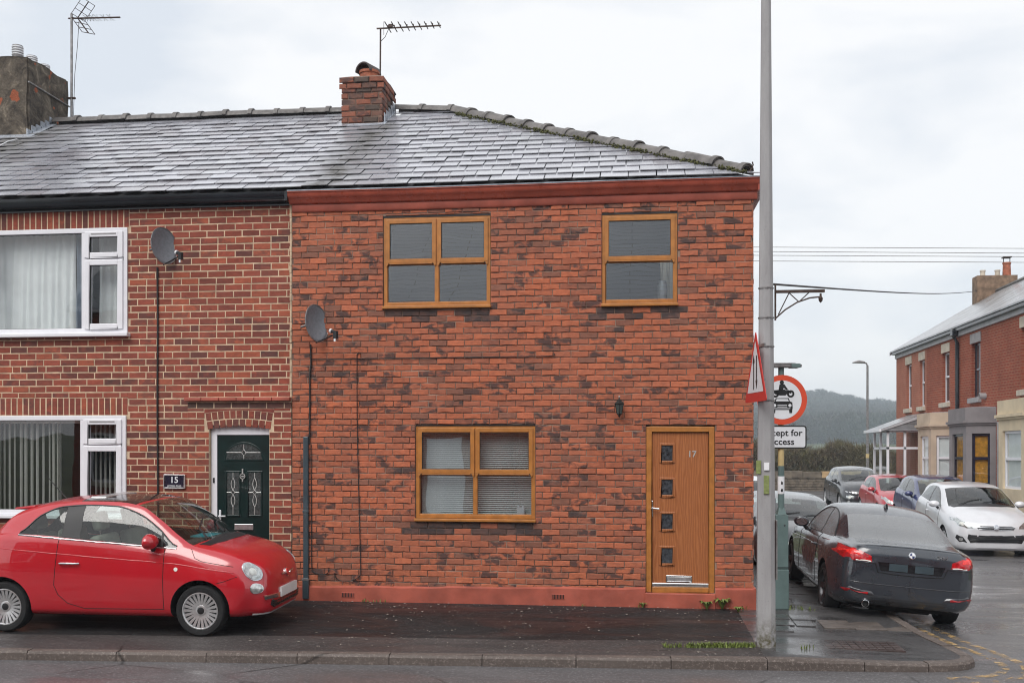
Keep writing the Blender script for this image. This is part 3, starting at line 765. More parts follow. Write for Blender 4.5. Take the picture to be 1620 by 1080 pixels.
def roof_slates(x0, x1, cuts, hole=None, seed=0):
    W, G, LN = 0.352, 0.252, 0.46; items = []; b = -0.03; row = 0
    lib = [slate_piece([(-W / 2 + rng.uniform(.004, .009), rng.uniform(-.008, .008)), (W / 2 - rng.uniform(.004, .009), rng.uniform(-.008, .008)), (W / 2 - .006, LN), (-W / 2 + .006, LN)]) for _ in range(18)]
    while b < SL - 0.10:
        a = x0 - W + ((0 if row % 2 else W / 2) + rng.uniform(-0.03, 0.03)) % W
        while a < x1:
            ln = min(LN, SL + 0.02 - b)
            poly = [(a, b), (a + W, b), (a + W, b + ln), (a, b + ln)]; q = poly
            for cu in cuts: q = clip(q, *cu) if len(q) > 2 else []
            q = clip(clip(q, -1, 0, -x0), 1, 0, x1) if len(q) > 2 else []
            if len(q) > 2:
                cx = a + W / 2
                if hole and hole[0] < cx < hole[1] and b > hole[2]: a += W; continue
                area = abs(sum(q[i][0] * q[(i + 1) % len(q)][1] - q[(i + 1) % len(q)][0] * q[i][1] for i in range(len(q)))) / 2
                jr = Matrix.Rotation(rng.uniform(-0.016, 0.016), 4, 'Z'); db = rng.uniform(-0.009, 0.009)
                if len(q) == 4 and area > W * LN * 0.97: pc = rng.choice(lib); m = slope_m(cx, b + db, rng.uniform(0, 0.010)) @ jr; items.append((pc, m))
                elif area > 0.006:
                    pc = slate_piece([(p[0] - cx, p[1] - b) for p in q]); items.append((pc, slope_m(cx, b, 0.001)))
            a += W
        b += G; row += 1
    return items
def ridge_tile(L=0.46):
    mb = MB(); n = 10
    for (x0, x1, r) in ((-L / 2, L / 2, 0.128), (L / 2 - 0.055, L / 2 + 0.015, 0.152)):
        ro, ri = r, r - 0.02; vs = []
        for x in (x0, x1):
            for k in range(n + 1):
                a = math.pi * (0.04 + 0.92 * k / n); vs.append((x, math.cos(a) * ro * 1.05, math.sin(a) * ro * 0.95 - 0.045))
            for k in range(n + 1):
                a = math.pi * (0.96 - 0.92 * k / n); vs.append((x, math.cos(a) * ri * 1.05, math.sin(a) * ri * 0.95 - 0.045))
        m_ = 2 * (n + 1)
        mb.add(vs, [(k, (k + 1) % m_, (k + 1) % m_ + m_, k + m_) for k in range(m_)] + [(k, k + 1, m_ - 2 - k, m_ - 1 - k) for k in range(n)] + [(k + m_, m_ - 1 - k + m_, m_ - 2 - k + m_, k + 1 + m_) for k in range(n)])
    return mb
def lay_tiles(p0, p1, parent, n=None, jit=0.008):
    p0, p1 = Vector(p0), Vector(p1); d = p1 - p0; n = n or max(1, round(d.length / 0.46)); st = d.length / n
    me = None; q = d.to_track_quat('X', 'Z').to_matrix().to_4x4()
    o0 = ridge_tile(st).build('ridge_tile', 'ridge_clay', parent, smooth=40)
    for k in range(n):
        o = o0 if k == 0 else link(o0.copy()); o.parent = parent
        m = Matrix.Translation(p0 + d * ((k + 0.5) / n) + Vector((0, rng.uniform(-jit, jit), rng.uniform(-jit, jit)))) @ q @ Matrix.Rotation(rng.uniform(-0.02, 0.02), 4, 'Y') @ Matrix.Rotation(rng.uniform(-0.015, 0.015), 4, 'Z')
        o.matrix_local = m

# ================================================================== THE CORNER HOUSE (brick slips, oak joinery)
X0, X1 = -4.45, 1.51
W1 = (-3.22, -1.805, 3.802, 5.019); W2 = (-0.378, 0.574, 3.79, 4.985); W3 = (-2.792, -1.225, 1.049, 2.306); DR = (0.18, 1.036, 0.185, 2.294)
h17 = thing('terraced_house', 'end house faced in orange-red brick slips with golden oak windows and door', 'house', (-1.47, 0, 0))
wall = sheet(X0, X1, -0.15, 5.2, 0.0115, [W1, W2, W3, DR], 0.16).build('wall', 'mortar_dark', h17)
mb = MB(); mb.quad((X1 - .01, 0.012, -.15), (X1 - .01, 7.3, -.3), (X1 - .01, 7.3, 5.4), (X1 - .01, 0.012, 5.4)); mb.build('side_wall', 'side_brick', h17)
mb = MB(); mb.quad((X0, 7.3, -.3), (X1, 7.3, -.3), (X1, 7.3, 5.4), (X0, 7.3, 5.4)); mb.quad((X0, .3, 2.62), (X1 - .02, .3, 2.62), (X1 - .02, 7.3, 2.62), (X0, 7.3, 2.62)); mb.quad((X0, .18, .02), (X1, .18, .02), (X1, 7.3, .02), (X0, 7.3, .02))
mb.quad((X0 + .01, .18, 0), (X0 + .01, 7.3, 0), (X0 + .01, 7.3, 5.3), (X0 + .01, .18, 5.3)); mb.quad((X0, .1, 5.25), (X1, .1, 5.25), (X1, 7.3, 5.25), (X0, 7.3, 5.25)); mb.quad((X0, 3.6, 0), (X1, 3.6, 0), (X1, 3.6, 5.25), (X0, 3.6, 5.25))
mb.build('room_lining', 'room_dark', h17)
bs17 = BrickSet(0.2195, 0.0720, 0.014, col17, 0.0085, 0.0050, 0.0055)
it = courses(bs17, X0 + 0.004, X1, 0.10, 5.125, 0.0785, 0.227, 0.0095, 0.0, [W1, W2, W3, (DR[0], DR[1], 0, DR[3])], dark=[W1, W2, W3])
# return bricks on the side of the corner
def vis17(p): return not (1.20 < p.x) and not (p.x < -3.9 and p.z < 1.0)
place_pieces(it, 'brick', 'brick_slip', wall, 'brick_courses', 300, vis17)
ms = Matrix.Translation((X1, 0, 0)) @ Matrix.Rotation(R(90), 4, 'Z')
it = courses(bs17, 0.0, 1.4, 0.20, 5.1, 0.0785, 0.227, 0.0095, 0.0, [], m=ms)
o = join_pieces(it, 'side_brick_courses', 'brick_slip', wall); o.location = (0, 0, 0); o['kind'] = 'stuff'
# plinth: painted render, its top rises a little to the right; air bricks let into it
V1, V2 = (-3.771, -3.592, 0.045, 0.115), (-1.014, -0.844, 0.075, 0.145)
def ptop(x): return 0.187 + (x - X0) * 0.0117
mb = MB(); n = 48
for (a, b) in ((X0 + .01, DR[0] - 0.01), (DR[1] + 0.004, X1 + 0.02)):
    for k in range(n):
        x0 = a + (b - a) * k / n; x1 = a + (b - a) * (k + 1) / n
        j0 = 0.004 * math.sin(x0 * 5.1) + 0.003 * math.sin(x0 * 13); j1 = 0.004 * math.sin(x1 * 5.1) + 0.003 * math.sin(x1 * 13); w0, w1 = 0.004 * math.sin(x0 * 2.3), 0.004 * math.sin(x1 * 2.3)
        mb.quad((x0, -0.030 + w0, -0.2), (x1, -0.030 + w1, -0.2), (x1, -0.026 + w1, ptop(x1) - .02 + j1), (x0, -0.026 + w0, ptop(x0) - .02 + j0))
        mb.quad((x0, -0.026 + w0, ptop(x0) - .02 + j0), (x1, -0.026 + w1, ptop(x1) - .02 + j1), (x1, 0.012, ptop(x1) + .006 + j1), (x0, 0.012, ptop(x0) + .006 + j0))
mb.box(X1 + 0.0, X1 + 0.03, -0.03, 7.3, -0.4, 0.255)
plinth = mb.build('plinth', 'red_masonry_paint', h17, smooth=50)
mb = MB(); mb.box(DR[0] - .012, DR[1] + .006, -0.045, 0.05, -0.15, DR[2] - 0.005); mb.build('door_step', 'red_masonry_paint', h17, bevel=0.01)
for (a, b, c, d) in (V1, V2):
    mb = MB(); mb.box(a, b, -0.036, -0.02, c, d); g = mb.build('air_brick', 'red_masonry_paint', h17, bevel=0.003)
    for k in range(8):
        x = a + 0.012 + k * (b - a - 0.024) / 7.6; mb = MB(); mb.box(x, x + 0.011, -0.0385, -0.034, c + 0.008, d - 0.008); mb.build('slot', 'arch_black', g, (0, 0, 0))
# eaves: ogee gutter over a painted fascia
def gutter(name, xa, xb, prof, mat, parent):
    mb = MB(); N = max(2, int((xb - xa) / 0.35)); n = len(prof)
    for k in range(N + 1):
        x = xa + (xb - xa) * k / N; s = 0.006 * math.sin(x * 0.9 + 1) ; mb.v += [(x, y, z + s) for y, z in prof]
    for k in range(N):
        for j in range(n): mb.f.append((k * n + j, k * n + (j + 1) % n, (k + 1) * n + (j + 1) % n, (k + 1) * n + j))
    mb.f += [tuple(range(n))[::-1], tuple(N * n + j for j in range(n))]
    return mb.build(name, mat, parent, smooth=40)
og = [(-0.015, 5.195), (-0.045, 5.198), (-0.062, 5.215), (-0.072, 5.243), (-0.098, 5.268), (-0.118, 5.292), (-0.122, 5.330), (-0.135, 5.336), (-0.135, 5.352), (-0.118, 5.352), (-0.100, 5.325), (-0.030, 5.300), (-0.015, 5.345)]
gutter('gutter', X0 - .02, X1 + .075, og, 'red_gutter_paint', h17)
gutter('gutter_lip', X0 - .02, X1 + .078, [(-0.140, 5.350), (-0.140, 5.364), (-0.095, 5.364), (-0.095, 5.350)], 'lead_grey', h17)
gutter('fascia_board', X0 + .01, X1 + .045, [(-0.0145, 5.098), (-0.0175, 5.102), (-0.028, 5.118), (-0.030, 5.192), (0.02, 5.194), (0.02, 5.098)], 'red_masonry_paint', h17)
mb = MB(); mb.box(X1 + .012, X1 + .045, 0.02, 7.3, 5.10, 5.194); mb.box(X1 + .046, X1 + .13, -0.1, 7.4, 5.20, 5.345); mb.build('side_gutter', 'red_gutter_paint', h17)
# roof: slates, hip and ridge tiles
HX, CX = -2.90, 1.57                       # ridge end and eaves corner
roof = MB(); roof.poly([(X0, EY + .02, EZ - .03), (CX, EY + .02, EZ - .03), (HX, RY, RZ - .15), (X0, RY, RZ - .03)]); roof.poly([(CX, EY + .02, EZ - .03), (CX, 7.35, EZ - .03), (HX, RY, RZ - .15)]); roof.poly([(X0, 7.35, EZ - .03), (CX, 7.35, EZ - .03), (HX, RY, RZ - .15), (X0, RY, RZ - .03)])
roof = roof.build('roof', 'far_slate', h17)
hipb = (SL - .30) / (HX - CX)                       # b = hipb*(a-CX)
ca = (-hipb, 1.0, -hipb * CX)               # keep b <= hipb*(a-CX)
it = roof_slates(X0, CX, [ca, (.30, 1.0, SL + .30 * -3.9)], (-4.62, -3.92, 3.28))
place_pieces(it, 'slate', 'slate_wet', roof, 'slate_courses', 300)
lay_tiles((X0 + 0.55, RY, RZ + .04), (HX, RY - .22, RZ - .09), roof)
lay_tiles((HX + .04, RY - .25, RZ - .105), (CX - .15, EY + .10, EZ + .085), roof, n=13, jit=0.012)
mb = MB(); hp0, hp1 = Vector((HX, RY - .24, RZ - .10)), Vector((CX, EY, EZ + .03))
for k in range(520):
    u = rng.uniform(0.05, 0.99); p = hp0.lerp(hp1, u); a = rng.uniform(0, 6.28); r = rng.uniform(0.01, 0.03) * (0.4 + 0.6 * abs(math.sin(u * 21)))
    p += Vector((-0.14 + rng.gauss(0, .025), -0.10, -0.03 + rng.gauss(0, .012)))
    mb.add([p + Vector((r, 0, 0)), p + Vector((-r, 0, 0)), p + Vector((0, -r, 0)), p + Vector((0, 0, r)), p - Vector((0, 0, r))], [(0, 2, 3), (2, 1, 3), (0, 4, 2), (2, 4, 1), (0, 3, 1), (0, 1, 4)])
o = mb.build('moss', 'moss', roof, (0, 0, 0)); o['kind'] = 'stuff'
mb = MB(); mb.tube([(CX - .14, -.06, 5.42), (CX - .10, -.06, 5.46), (CX - .07, -.05, 5.52), (CX - .08, -.05, 5.56)], 0.009, 6); mb.build('hip_iron', 'rust_steel', roof, (0, 0, 0))
# chimney of the corner house
KX0, KX1, KY0, KY1, KB, KT = -4.60, -3.93, 2.78, 3.55, 6.95, 7.86
chim = MB().box(KX0 + .015, KX1 - .015, KY0 + .012, KY1 - .012, KB - .4, KT + .01).build('chimney', 'mortar_dark', h17)
def colk():
    r = rng.random(); b = (0.25, 0.082, 0.048) if r < 0.4 else (0.15, 0.075, 0.055) if r < 0.75 else (0.075, 0.058, 0.048); k = rng.uniform(.85, 1.15); return (b[0] * k, b[1] * k, b[2] * k, 0.8 if rng.random() < .45 else 0)
bsk = BrickSet(0.232, 0.083, 0.016, colk, 0.006, 0.008, 0.010, 14)
it = courses(bsk, KX0, KX1, KB, KT - .1, 0.096, 0.245, 0.013, KY0, [])
mk = Matrix.Translation((KX1, KY0, 0)) @ Matrix.Rotation(R(90), 4, 'Z'); it += courses(bsk, 0.01, KY1 - KY0, KB, KT - .1, 0.096, 0.245, 0.013, 0, [], m=mk)
it += courses(bsk, KX0 - .03, KX1 + .03, KT - .18, KT, 0.096, 0.245, 0.013, KY0 - .03, [])
mk2 = Matrix.Translation((KX1 + .03, KY0 - .03, 0)) @ Matrix.Rotation(R(90), 4, 'Z'); it += courses(bsk, 0.01, KY1 - KY0 + .05, KT - .18, KT, 0.096, 0.245, 0.013, 0, [], m=mk2)
place_pieces(it, 'brick', 'brick_slip', chim, 'brick_courses', 120)
mb = MB(); mb.add([(KX0 - .02, KY0 - .02, KT), (KX1 + .02, KY0 - .02, KT), (KX1 + .02, KY1 + .02, KT), (KX0 - .02, KY1 + .02, KT), (KX0 + .12, KY0 + .14, KT + .07), (KX1 - .12, KY0 + .14, KT + .07), (KX1 - .12, KY1 - .14, KT + .07), (KX0 + .12, KY1 - .14, KT + .07)], [(0, 1, 5, 4), (1, 2, 6, 5), (2, 3, 7, 6), (3, 0, 4, 7), (4, 5, 6, 7)]); mb.build('flaunching', 'mortar_dark', chim, (0, 0, 0))
mb = MB().lathe([(0.155, 0), (0.15, .06), (0.148, .12), (0.165, .12), (0.165, .16), (0.13, .16), (0.12, 0)], 20, Matrix.Translation((-4.22, 3.08, KT + .03))); pot = mb.build('chimney_pot', 'terracotta', chim, (0, 0, 0), smooth=40)
mb = MB(); n = 14; vs = []                    # half-round clay hood over the pot
for x in (-0.15, 0.15):
    for r in (0.150, 0.128):
        for k in range(n + 1): a = math.pi * k / n; vs.append((math.cos(a) * r, x, math.sin(a) * r))
m_ = n + 1
fs = []
for k in range(n): fs += [(k, k + 1, k + 1 + 2 * m_, k + 2 * m_), (k + m_, k + m_ + 2 * m_, k + 1 + 3 * m_, k + 1 + m_), (k, k + m_, k + 1 + m_, k + 1), (k + 2 * m_, k + 1 + 2 * m_, k + 1 + 3 * m_, k + 3 * m_)]
mb.add(vs, fs); mb.xf(Matrix.Translation((-4.24, 3.08, KT + .16)) @ Matrix.Rotation(R(-22), 4, 'Z')); mb.build('hood_tile', 'soot_clay', chim, (0, 0, 0), smooth=40)
mb = MB(); mb.tube([(-4.08, 3.25, KT + .16), (-3.97, 3.38, KT + .05), (-3.90, 3.5, KT - .06)], [.03, .035, .03], 8); mb.build('half_tile', 'soot_clay', chim, (0, 0, 0), smooth=40)
mb = MB(); mb.box(KX0 - .02, KX1 + .02, KY0 - .035, KY0 - .002, KB + .06, KB + .16); mb.box(KX0 - .08, KX1 + .1, KY0 - .22, KY0 - .01, 0, 0.012, slope_m(0, 0) @ Matrix.Identity(4)) if 0 else None
for k in range(5): y = KY0 + k * .15; z = EZ + (y - EY) * math.tan(PITCH); mb.box(KX1 + .031, KX1 + .040, y - .02, y + .15, z - .02, z + .20)
mb.build('lead_flashing', 'lead_grey', chim, (0, 0, 0))
mb = MB(); b0 = (KY0 - EY) / math.cos(PITCH)
mb.box(KX0 - .03, KX1 + .05, b0 - .11, b0 + .02, 0.034, 0.042, slope_m(0, 0)); mb.box(KX0 - .05, KX0 - .0, b0 - .11, b0 + .8, 0.034, 0.040, slope_m(0, 0)); mb.box(KX1 + .0, KX1 + .06, b0 - .11, b0 + .8, 0.034, 0.040, slope_m(0, 0)); mb.build('lead_apron', 'lead_grey', chim, (0, 0, 0))

# ---- joinery
def ring(mb, x0, x1, z0, z1, y0, y1, w, wb=None):
    wb = wb if wb is not None else w
    mb.box(x0, x0 + w, y0, y1, z0, z1); mb.box(x1 - w, x1, y0, y1, z0, z1); mb.box(x0 + w, x1 - w, y0, y1, z1 - w, z1); mb.box(x0 + w, x1 - w, y0, y1, z0, z0 + wb); return mb
def oak_window(o, ncol, parent):
    x0, x1, z0, z1 = o; x0 += .004; x1 -= .004; z1 -= .022
    win = ring(MB(), x0, x1, z0 + .045, z1, 0.022, 0.10, 0.046); xm = (x0 + x1) / 2
    if ncol == 2: win.box(xm - .024, xm + .024, 0.024, 0.10, z0 + .09, z1 - .046)
    win = win.build('window', 'oak_frame', parent, bevel=0.004)
    MB().box(x0 - .012, x1 + .012, -0.045, 0.10, z0 + .004, z0 + .04).build('sill', 'oak_frame', win, (0, 0, 0), bevel=0.006)
    MB().box(x0 - .004, x1 + .004, 0.0165, 0.05, z1 + .001, z1 + .02).build('head_shadow_gap', 'black_plastic', win, (0, 0, 0))  # solid black strip stands in for the shadow line above the frame
    cols = [(x0 + .03, xm - .008), (xm + .008, x1 - .03)] if ncol == 2 else [(x0 + .03, x1 - .03)]
    zt = z0 + (z1 - z0) * 0.505
    for a, b in cols:
        s = ring(MB(), a, b, zt, z1 - .028, 0.004, 0.055, 0.052)
        for q in (0, 1):                      # sash horns
            xa = a if q == 0 else b - .045; e = 0.045 if q == 0 else 0.0
            s.extr([(xa, 0.006, zt), (xa + .045, 0.006, zt), (xa + (.028 if q == 0 else .045), 0.006, zt - .022), (xa + (.02 if q == 0 else .038), 0.006, zt - .040), (xa + (0.006 if q == 0 else .024), 0.006, zt - .046), (xa if q == 0 else xa + .017, 0.006, zt - .022)], (0, .045, 0))
        s.build('sash', 'oak_frame', win, (0, 0, 0), bevel=0.004)
        MB().box(a + .05, b - .05, 0.0, 0.02, zt - .018, zt - .004).build('drip_rail', 'oak_frame', win, (0, 0, 0), bevel=0.003)
        g = ring(MB(), a + .052, b - .052, zt + .052, z1 - .08, 0.016, 0.03, 0.006); g.build('glazing_gasket', 'black_plastic', win, (0, 0, 0))
        MB().quad((a + .05, 0.028, zt + .05), (b - .05, 0.028, zt + .05), (b - .05, 0.028, z1 - .078), (a + .05, 0.028, z1 - .078)).build('pane', 'window_glass', win, (0, 0, 0))
        la, lb = a + .014, b - .014
        ring(MB(), la, lb, z0 + .09, zt - .02, 0.036, 0.06, 0.008).build('glazing_bead', 'oak_frame', win, (0, 0, 0))
        MB().quad((la, 0.056, z0 + .088), (lb, 0.056, z0 + .088), (lb, 0.056, zt), (la, 0.056, zt)).build('pane', 'window_glass', win, (0, 0, 0))
    return win
oak_window(W1, 2, h17); oak_window(W2, 1, h17); oak_window(W3, 2, h17)
# front door
x0, x1, z0, z1 = DR
door = ring(MB(), x0 + .004, x1 - .004, z0 + .003, z1 - .02, 0.004, 0.09, 0.068, 0.062).build('door', 'oak_frame', h17, bevel=0.006)
MB().box(x0 + .078, x1 - .078, 0.036, 0.08, z0 + .07, z1 - .096).build('door_leaf', 'oak_door', door, (0, 0, 0), bevel=0.003)
for k in range(4):
    zc = 2.294 - (717 - 672) / 126.5 - k * 0.432 + .002; xc = 0.445
    ring(MB(), xc - .098, xc + .098, zc - .122, zc + .122, 0.022, 0.05, 0.026).build('light_moulding', 'oak_door', door, (0, 0, 0), bevel=0.006)
    ring(MB(), xc - .074, xc + .074, zc - .098, zc + .098, 0.028, 0.05, 0.010).build('inner_bead', 'black_plastic', door, (0, 0, 0))
    MB().quad((xc - .07, 0.034, zc - .092), (xc + .07, 0.034, zc - .092), (xc + .07, 0.034, zc + .092), (xc - .07, 0.034, zc + .092)).build('door_light', 'door_light_glass', door, (0, 0, 0))
ring(MB(), 0.43, 0.755, 0.315, 0.395, 0.024, 0.05, 0.012).build('letter_plate_frame', 'chrome', door, (0, 0, 0), bevel=0.003)
MB().box(0.443, 0.742, 0.028, 0.05, 0.328, 0.382).build('letter_flap', 'alloy', door, (0, 0, 0), bevel=0.004)
MB().box(x0 + .072, x1 - .072, 0.018, 0.05, z0 + .066, z0 + .118).build('threshold_bar', 'alloy', door, (0, 0, 0), bevel=0.008)
MB().box(x0 + .08, x1 - .08, 0.0165, 0.03, z0 + .086, z0 + .094).build('threshold_groove', 'disc_steel', door, (0, 0, 0))
MB().box(0.238, 0.268, 0.020, 0.05, 1.13, 1.34).build('handle_plate', 'chrome', door, (0, 0, 0), bevel=0.008)
MB().tube([(0.253, 0.022, 1.245), (0.253, -0.02, 1.245), (0.275, -0.028, 1.245), (0.345, -0.026, 1.238)], 0.011, 8).build('handle', 'chrome', door, (0, 0, 0), smooth=40)
text('17', 0.11, 'brass_white', door, face_at(0.755, 0.034, 1.925), 'number', 0.002)
# ================================================================== THE NEIGHBOUR (old red brick, white windows)
XA, XB, YW = -12.6, -4.455, 0.045
UW = (-9.30, -6.755, 3.50, 4.965); LW = (-9.30, -6.775, 1.04, 2.43); GD = (-5.585, -4.755, -0.05, 2.235)
h15 = thing('terraced_house', 'dark red brick house with white plastic windows and a dark green door', 'house', (-8.5, 0.05, 0))
wl = sheet(XA, XB, -0.2, 5.25, YW + .003, [UW, LW, (GD[0], GD[1], -.2, 2.33)], 0.12).build('wall', 'mortar_buff', h15)
mb = MB(); mb.quad((XA, 7.3, -.3), (XB, 7.3, -.3), (XB, 7.3, 5.4), (XA, 7.3, 5.4)); mb.quad((XA, .3, 2.75), (XB, .3, 2.75), (XB, 7.3, 2.75), (XA, 7.3, 2.75)); mb.quad((XA, .2, .02), (XB, .2, .02), (XB, 7.3, .02), (XA, 7.3, .02)); mb.quad((XA, .2, 5.28), (XB, .2, 5.28), (XB, 7.3, 5.28), (XA, 7.3, 5.28))
mb.quad((XB - .02, .2, 0), (XB - .02, 7.3, 0), (XB - .02, 7.3, 5.3), (XB - .02, .2, 5.3)); mb.quad((XA, .0, 0), (XA, 7.3, 0), (XA, 7.3, 5.3), (XA, .0, 5.3)); mb.quad((XA, 3.4, 0), (XB, 3.4, 0), (XB, 3.4, 5.3), (XA, 3.4, 5.3)); mb.build('room_lining', 'room_dark', h15)
bs15 = BrickSet(0.2305, 0.0748, 0.006, col15, 0.0024, 0.0018, 0.002)
CAN = (-5.885, -4.455, 2.615)     # projecting brick surround of the door
sold_u = (-9.35, -6.735, 4.967, 5.225); sold_l = (-9.35, -6.755, 2.435, 2.675)
holes = [UW, LW, sold_u, sold_l, (CAN[0], CAN[1], -.3, CAN[2] + .06)]
it = courses(bs15, XA, XB, -0.02, 5.25, 0.0895, 0.245, 0.0145, YW, holes, header_every=6, wob=0.003)
for (a, b, c, d) in (sold_u, sold_l):
    x = b - 0.04
    while x > a:
        pc = brick_piece(0.068, d - c - .012, 0.006, col15(), 0.001, 0.0018, 0.003, 1); it.append((pc, Matrix.Translation((x, YW, (c + d) / 2)))); x -= 0.0845
# door surround: jambs, band and a two-ring arch of headers
YP = -0.012
AC = (GD[0] + GD[1]) / 2; HW = (GD[1] - GD[0]) / 2 + .005; rise = 0.032; zs = 2.235
Rr = (HW * HW + rise * rise) / (2 * rise); cz = zs + rise - Rr; th0 = math.asin(HW / Rr)
arch_top = lambda x: cz + math.sqrt(max(0, (Rr + .232) ** 2 - (x - AC) ** 2))
wide = HW + .06
mp = sheet(CAN[0], CAN[1], -0.2, CAN[2], YP + .003, [(GD[0], GD[1], -.2, 2.30)], 0.10)
mp.box(CAN[0], CAN[0] + .004, YP + .008, YW + .02, -.2, CAN[2]); mp = mp.build('door_surround', 'mortar_buff', h15)
its = courses(bs15, CAN[0], GD[0] - .004, -0.02, zs - .03, 0.0895, 0.245, 0.013, YP, []) + courses(bs15, GD[1] + .004, CAN[1] + .0, -0.02, zs - .03, 0.0895, 0.245, 0.013, YP, [], phase=.06)
for (a, b) in ((CAN[0], AC - wide), (AC + wide, CAN[1])): its += courses(bs15, a, b, zs - .03 + .0117, CAN[2] - .095, 0.0895, 0.245, 0.013, YP, [])
its += courses(BrickSet(0.229, 0.0735, 0.006, lambda: (0.10 * rng.uniform(.8, 1.3), 0.05, 0.042, 0.4), 0.0016, 0.0018, 0.003, 6), CAN[0], CAN[1], CAN[2] - .09, CAN[2], 0.0895, 0.245, 0.013, YP, [])
for rg in (0, 1):
    rm = Rr + 0.060 + rg * 0.115; n = 10 + rg
    for k in range(n):
        a = -th0 * 1.04 + 2 * th0 * 1.04 * (k + .5) / n; wdt = 2 * th0 * 1.04 * rm / n - .014
        pc = brick_piece(wdt, 0.101, 0.006, col15(), 0.001, 0.0015, 0.003, 1)
        its.append((pc, Matrix.Translation((AC + math.sin(a) * rm, YP - .002, cz + math.cos(a) * rm)) @ Matrix.Rotation(a, 4, 'Y')))
mb = MB(); n = 16; P = []                       # fillers between the arch back and the band
for k in range(n + 1):
    x = AC - wide + 2 * wide * k / n; P.append((x, arch_top(x)))
mb.f = []; 
for k in range(n): mb.quad((P[k][0], YP - .0005, P[k][1]), (P[k + 1][0], YP - .0005, P[k + 1][1]), (P[k + 1][0], YP - .0005, CAN[2] - .1), (P[k][0], YP - .0005, CAN[2] - .1))
mb.build('arch_filler', 'brick_cut', mp, (0, 0, 0))
place_pieces(its, 'brick', 'brick_old', mp, 'brick_courses', 140)
place_pieces(it, 'brick', 'brick_old', wl, 'brick_courses', 300, lambda p: not (p.z < 1.2 and p.x < -4.9) and p.x > -8.4)
for k in range(6):
    a = CAN[0] - .03 + k * (CAN[1] - CAN[0] + .03) / 6; MB().box(a + .002, a + (CAN[1] - CAN[0] + .03) / 6 - .004, -0.075, YW + .01, CAN[2] + .004, CAN[2] + .052 + rng.uniform(-.002, .002)).build('coping_tile', 'red_masonry_paint', mp, (0, 0, 0), bevel=0.008)
# mortar fillet where the two houses meet
mb = MB(); z = 0.1
while z < 5.2:
    h = rng.uniform(.04, .12); mb.box(XB - .022 - rng.uniform(0, .008), XB - .001, 0.002 + rng.uniform(0, .012), YW + .02, z, z + h * .96); z += h
mb.build('joint_fillet', 'mortar_buff', h15)
gb = [(-0.02, 5.235), (-0.075, 5.238), (-0.10, 5.262), (-0.112, 5.30), (-0.114, 5.355), (-0.098, 5.355), (-0.09, 5.31), (-0.03, 5.30), (-0.02, 5.35)]
gutter('gutter', XA, X0 - .022, gb, 'black_gutter_paint', h15)
gutter('fascia_board', XA, X0 - .022, [(0.018, 5.20), (0.018, 5.37), (0.05, 5.37), (0.05, 5.20)], 'black_gutter_paint', h15)
MB().box(X0 - .06, X0 - .021, -0.122, -.01, 5.225, 5.362).build('gutter_union', 'black_gutter_paint', h15, bevel=.006)
roof2 = MB(); roof2.poly([(XA, EY + .02, EZ - .03), (X0, EY + .02, EZ - .03), (X0, RY, RZ - .03), (XA, RY, RZ - .03)]); roof2.poly([(XA, 7.35, EZ - .03), (X0, 7.35, EZ - .03), (X0, RY, RZ - .03), (XA, RY, RZ - .03)])
roof2 = roof2.build('roof', 'far_slate', h15)
it = roof_slates(XA, X0, [], (-11.0, -9.95, 3.3))
place_pieces(it, 'slate', 'slate_wet', roof2, 'slate_courses', 300, lambda p: p.x > -9.2 - 0.5 * max(0, p.y))
lay_tiles((-9.95, RY, RZ + .05), (KX0 + .02, RY, RZ + .03), roof2)
lay_tiles((XA, RY, RZ + .05), (-11.0, RY, RZ + .05), roof2)
# rendered chimney on the party wall
SX0, SX1, SY0, SY1, ST = -10.98, -10.0, 2.88, 4.10, 8.50
mb = MB(); nx, nz = 8, 10
stack = MB().box(SX0, SX1, SY0, SY1, 6.6, ST)
bm = bmesh.new(); me = bpy.data.meshes.new('chimney'); me.from_pydata(stack.v, [], stack.f); bm.from_mesh(me)
bmesh.ops.bevel(bm, geom=bm.edges[:], offset=.03, segments=2, affect='EDGES'); bmesh.ops.subdivide_edges(bm, edges=bm.edges[:], cuts=7, use_grid_fill=True)
for v in bm.verts: v.co += Vector((math.sin(v.co.z * 7 + v.co.y * 5) * .012 + rng.uniform(-.005, .005), math.sin(v.co.x * 8 + v.co.z * 6) * .012 + rng.uniform(-.005, .005), (math.sin(v.co.x * 6 + v.co.y * 9) * .02 if v.co.z > 8.3 else 0)))
bm.to_mesh(me); bm.free()
st = mesh_obj('chimney', me, h15, None, 'stack_render')
for (x, y, r, h) in ((-10.30, 3.05, .085, .26), (-10.28, 3.42, .085, .22), (-10.27, 3.78, .085, .2)):
    pt = MB().lathe([(r * .9, 0), (r, .02), (r, h), (0, h)], 14, Matrix.Translation((x, y, ST - .02))).build('chimney_pot', 'galv_steel', st, (0, 0, 0), smooth=40)
    for k in range(4): MB().lathe([(r * 1.01, 0), (r * 1.12, .008), (r * 1.12, .018), (r * 1.01, .026)], 14, Matrix.Translation((x, y, ST - .02 + h * .35 + k * h * .16))).build('louvre_ring', 'sign_white', st, (0, 0, 0), smooth=40)
MB().tube([(SX1 + .012, SY0 - .01, 8.06), (SX1 + .014, SY0 + .6, 8.05), (SX1 + .012, SY1, 8.04)], .014, 6).build('lashing_band', 'galv_steel', st, (0, 0, 0))
mb = MB()
for k in range(6):
    y = SY0 - .06 + k * .13; z = EZ + (y - EY) * math.tan(PITCH); mb.box(SX1 + .004, SX1 + .022, y, y + .15, z - .02, z + .16 + .02 * (k % 2))
mb.build('stepped_flashing', 'lead_grey', st, (0, 0, 0)); b0 = (SY0 - EY) / math.cos(PITCH)
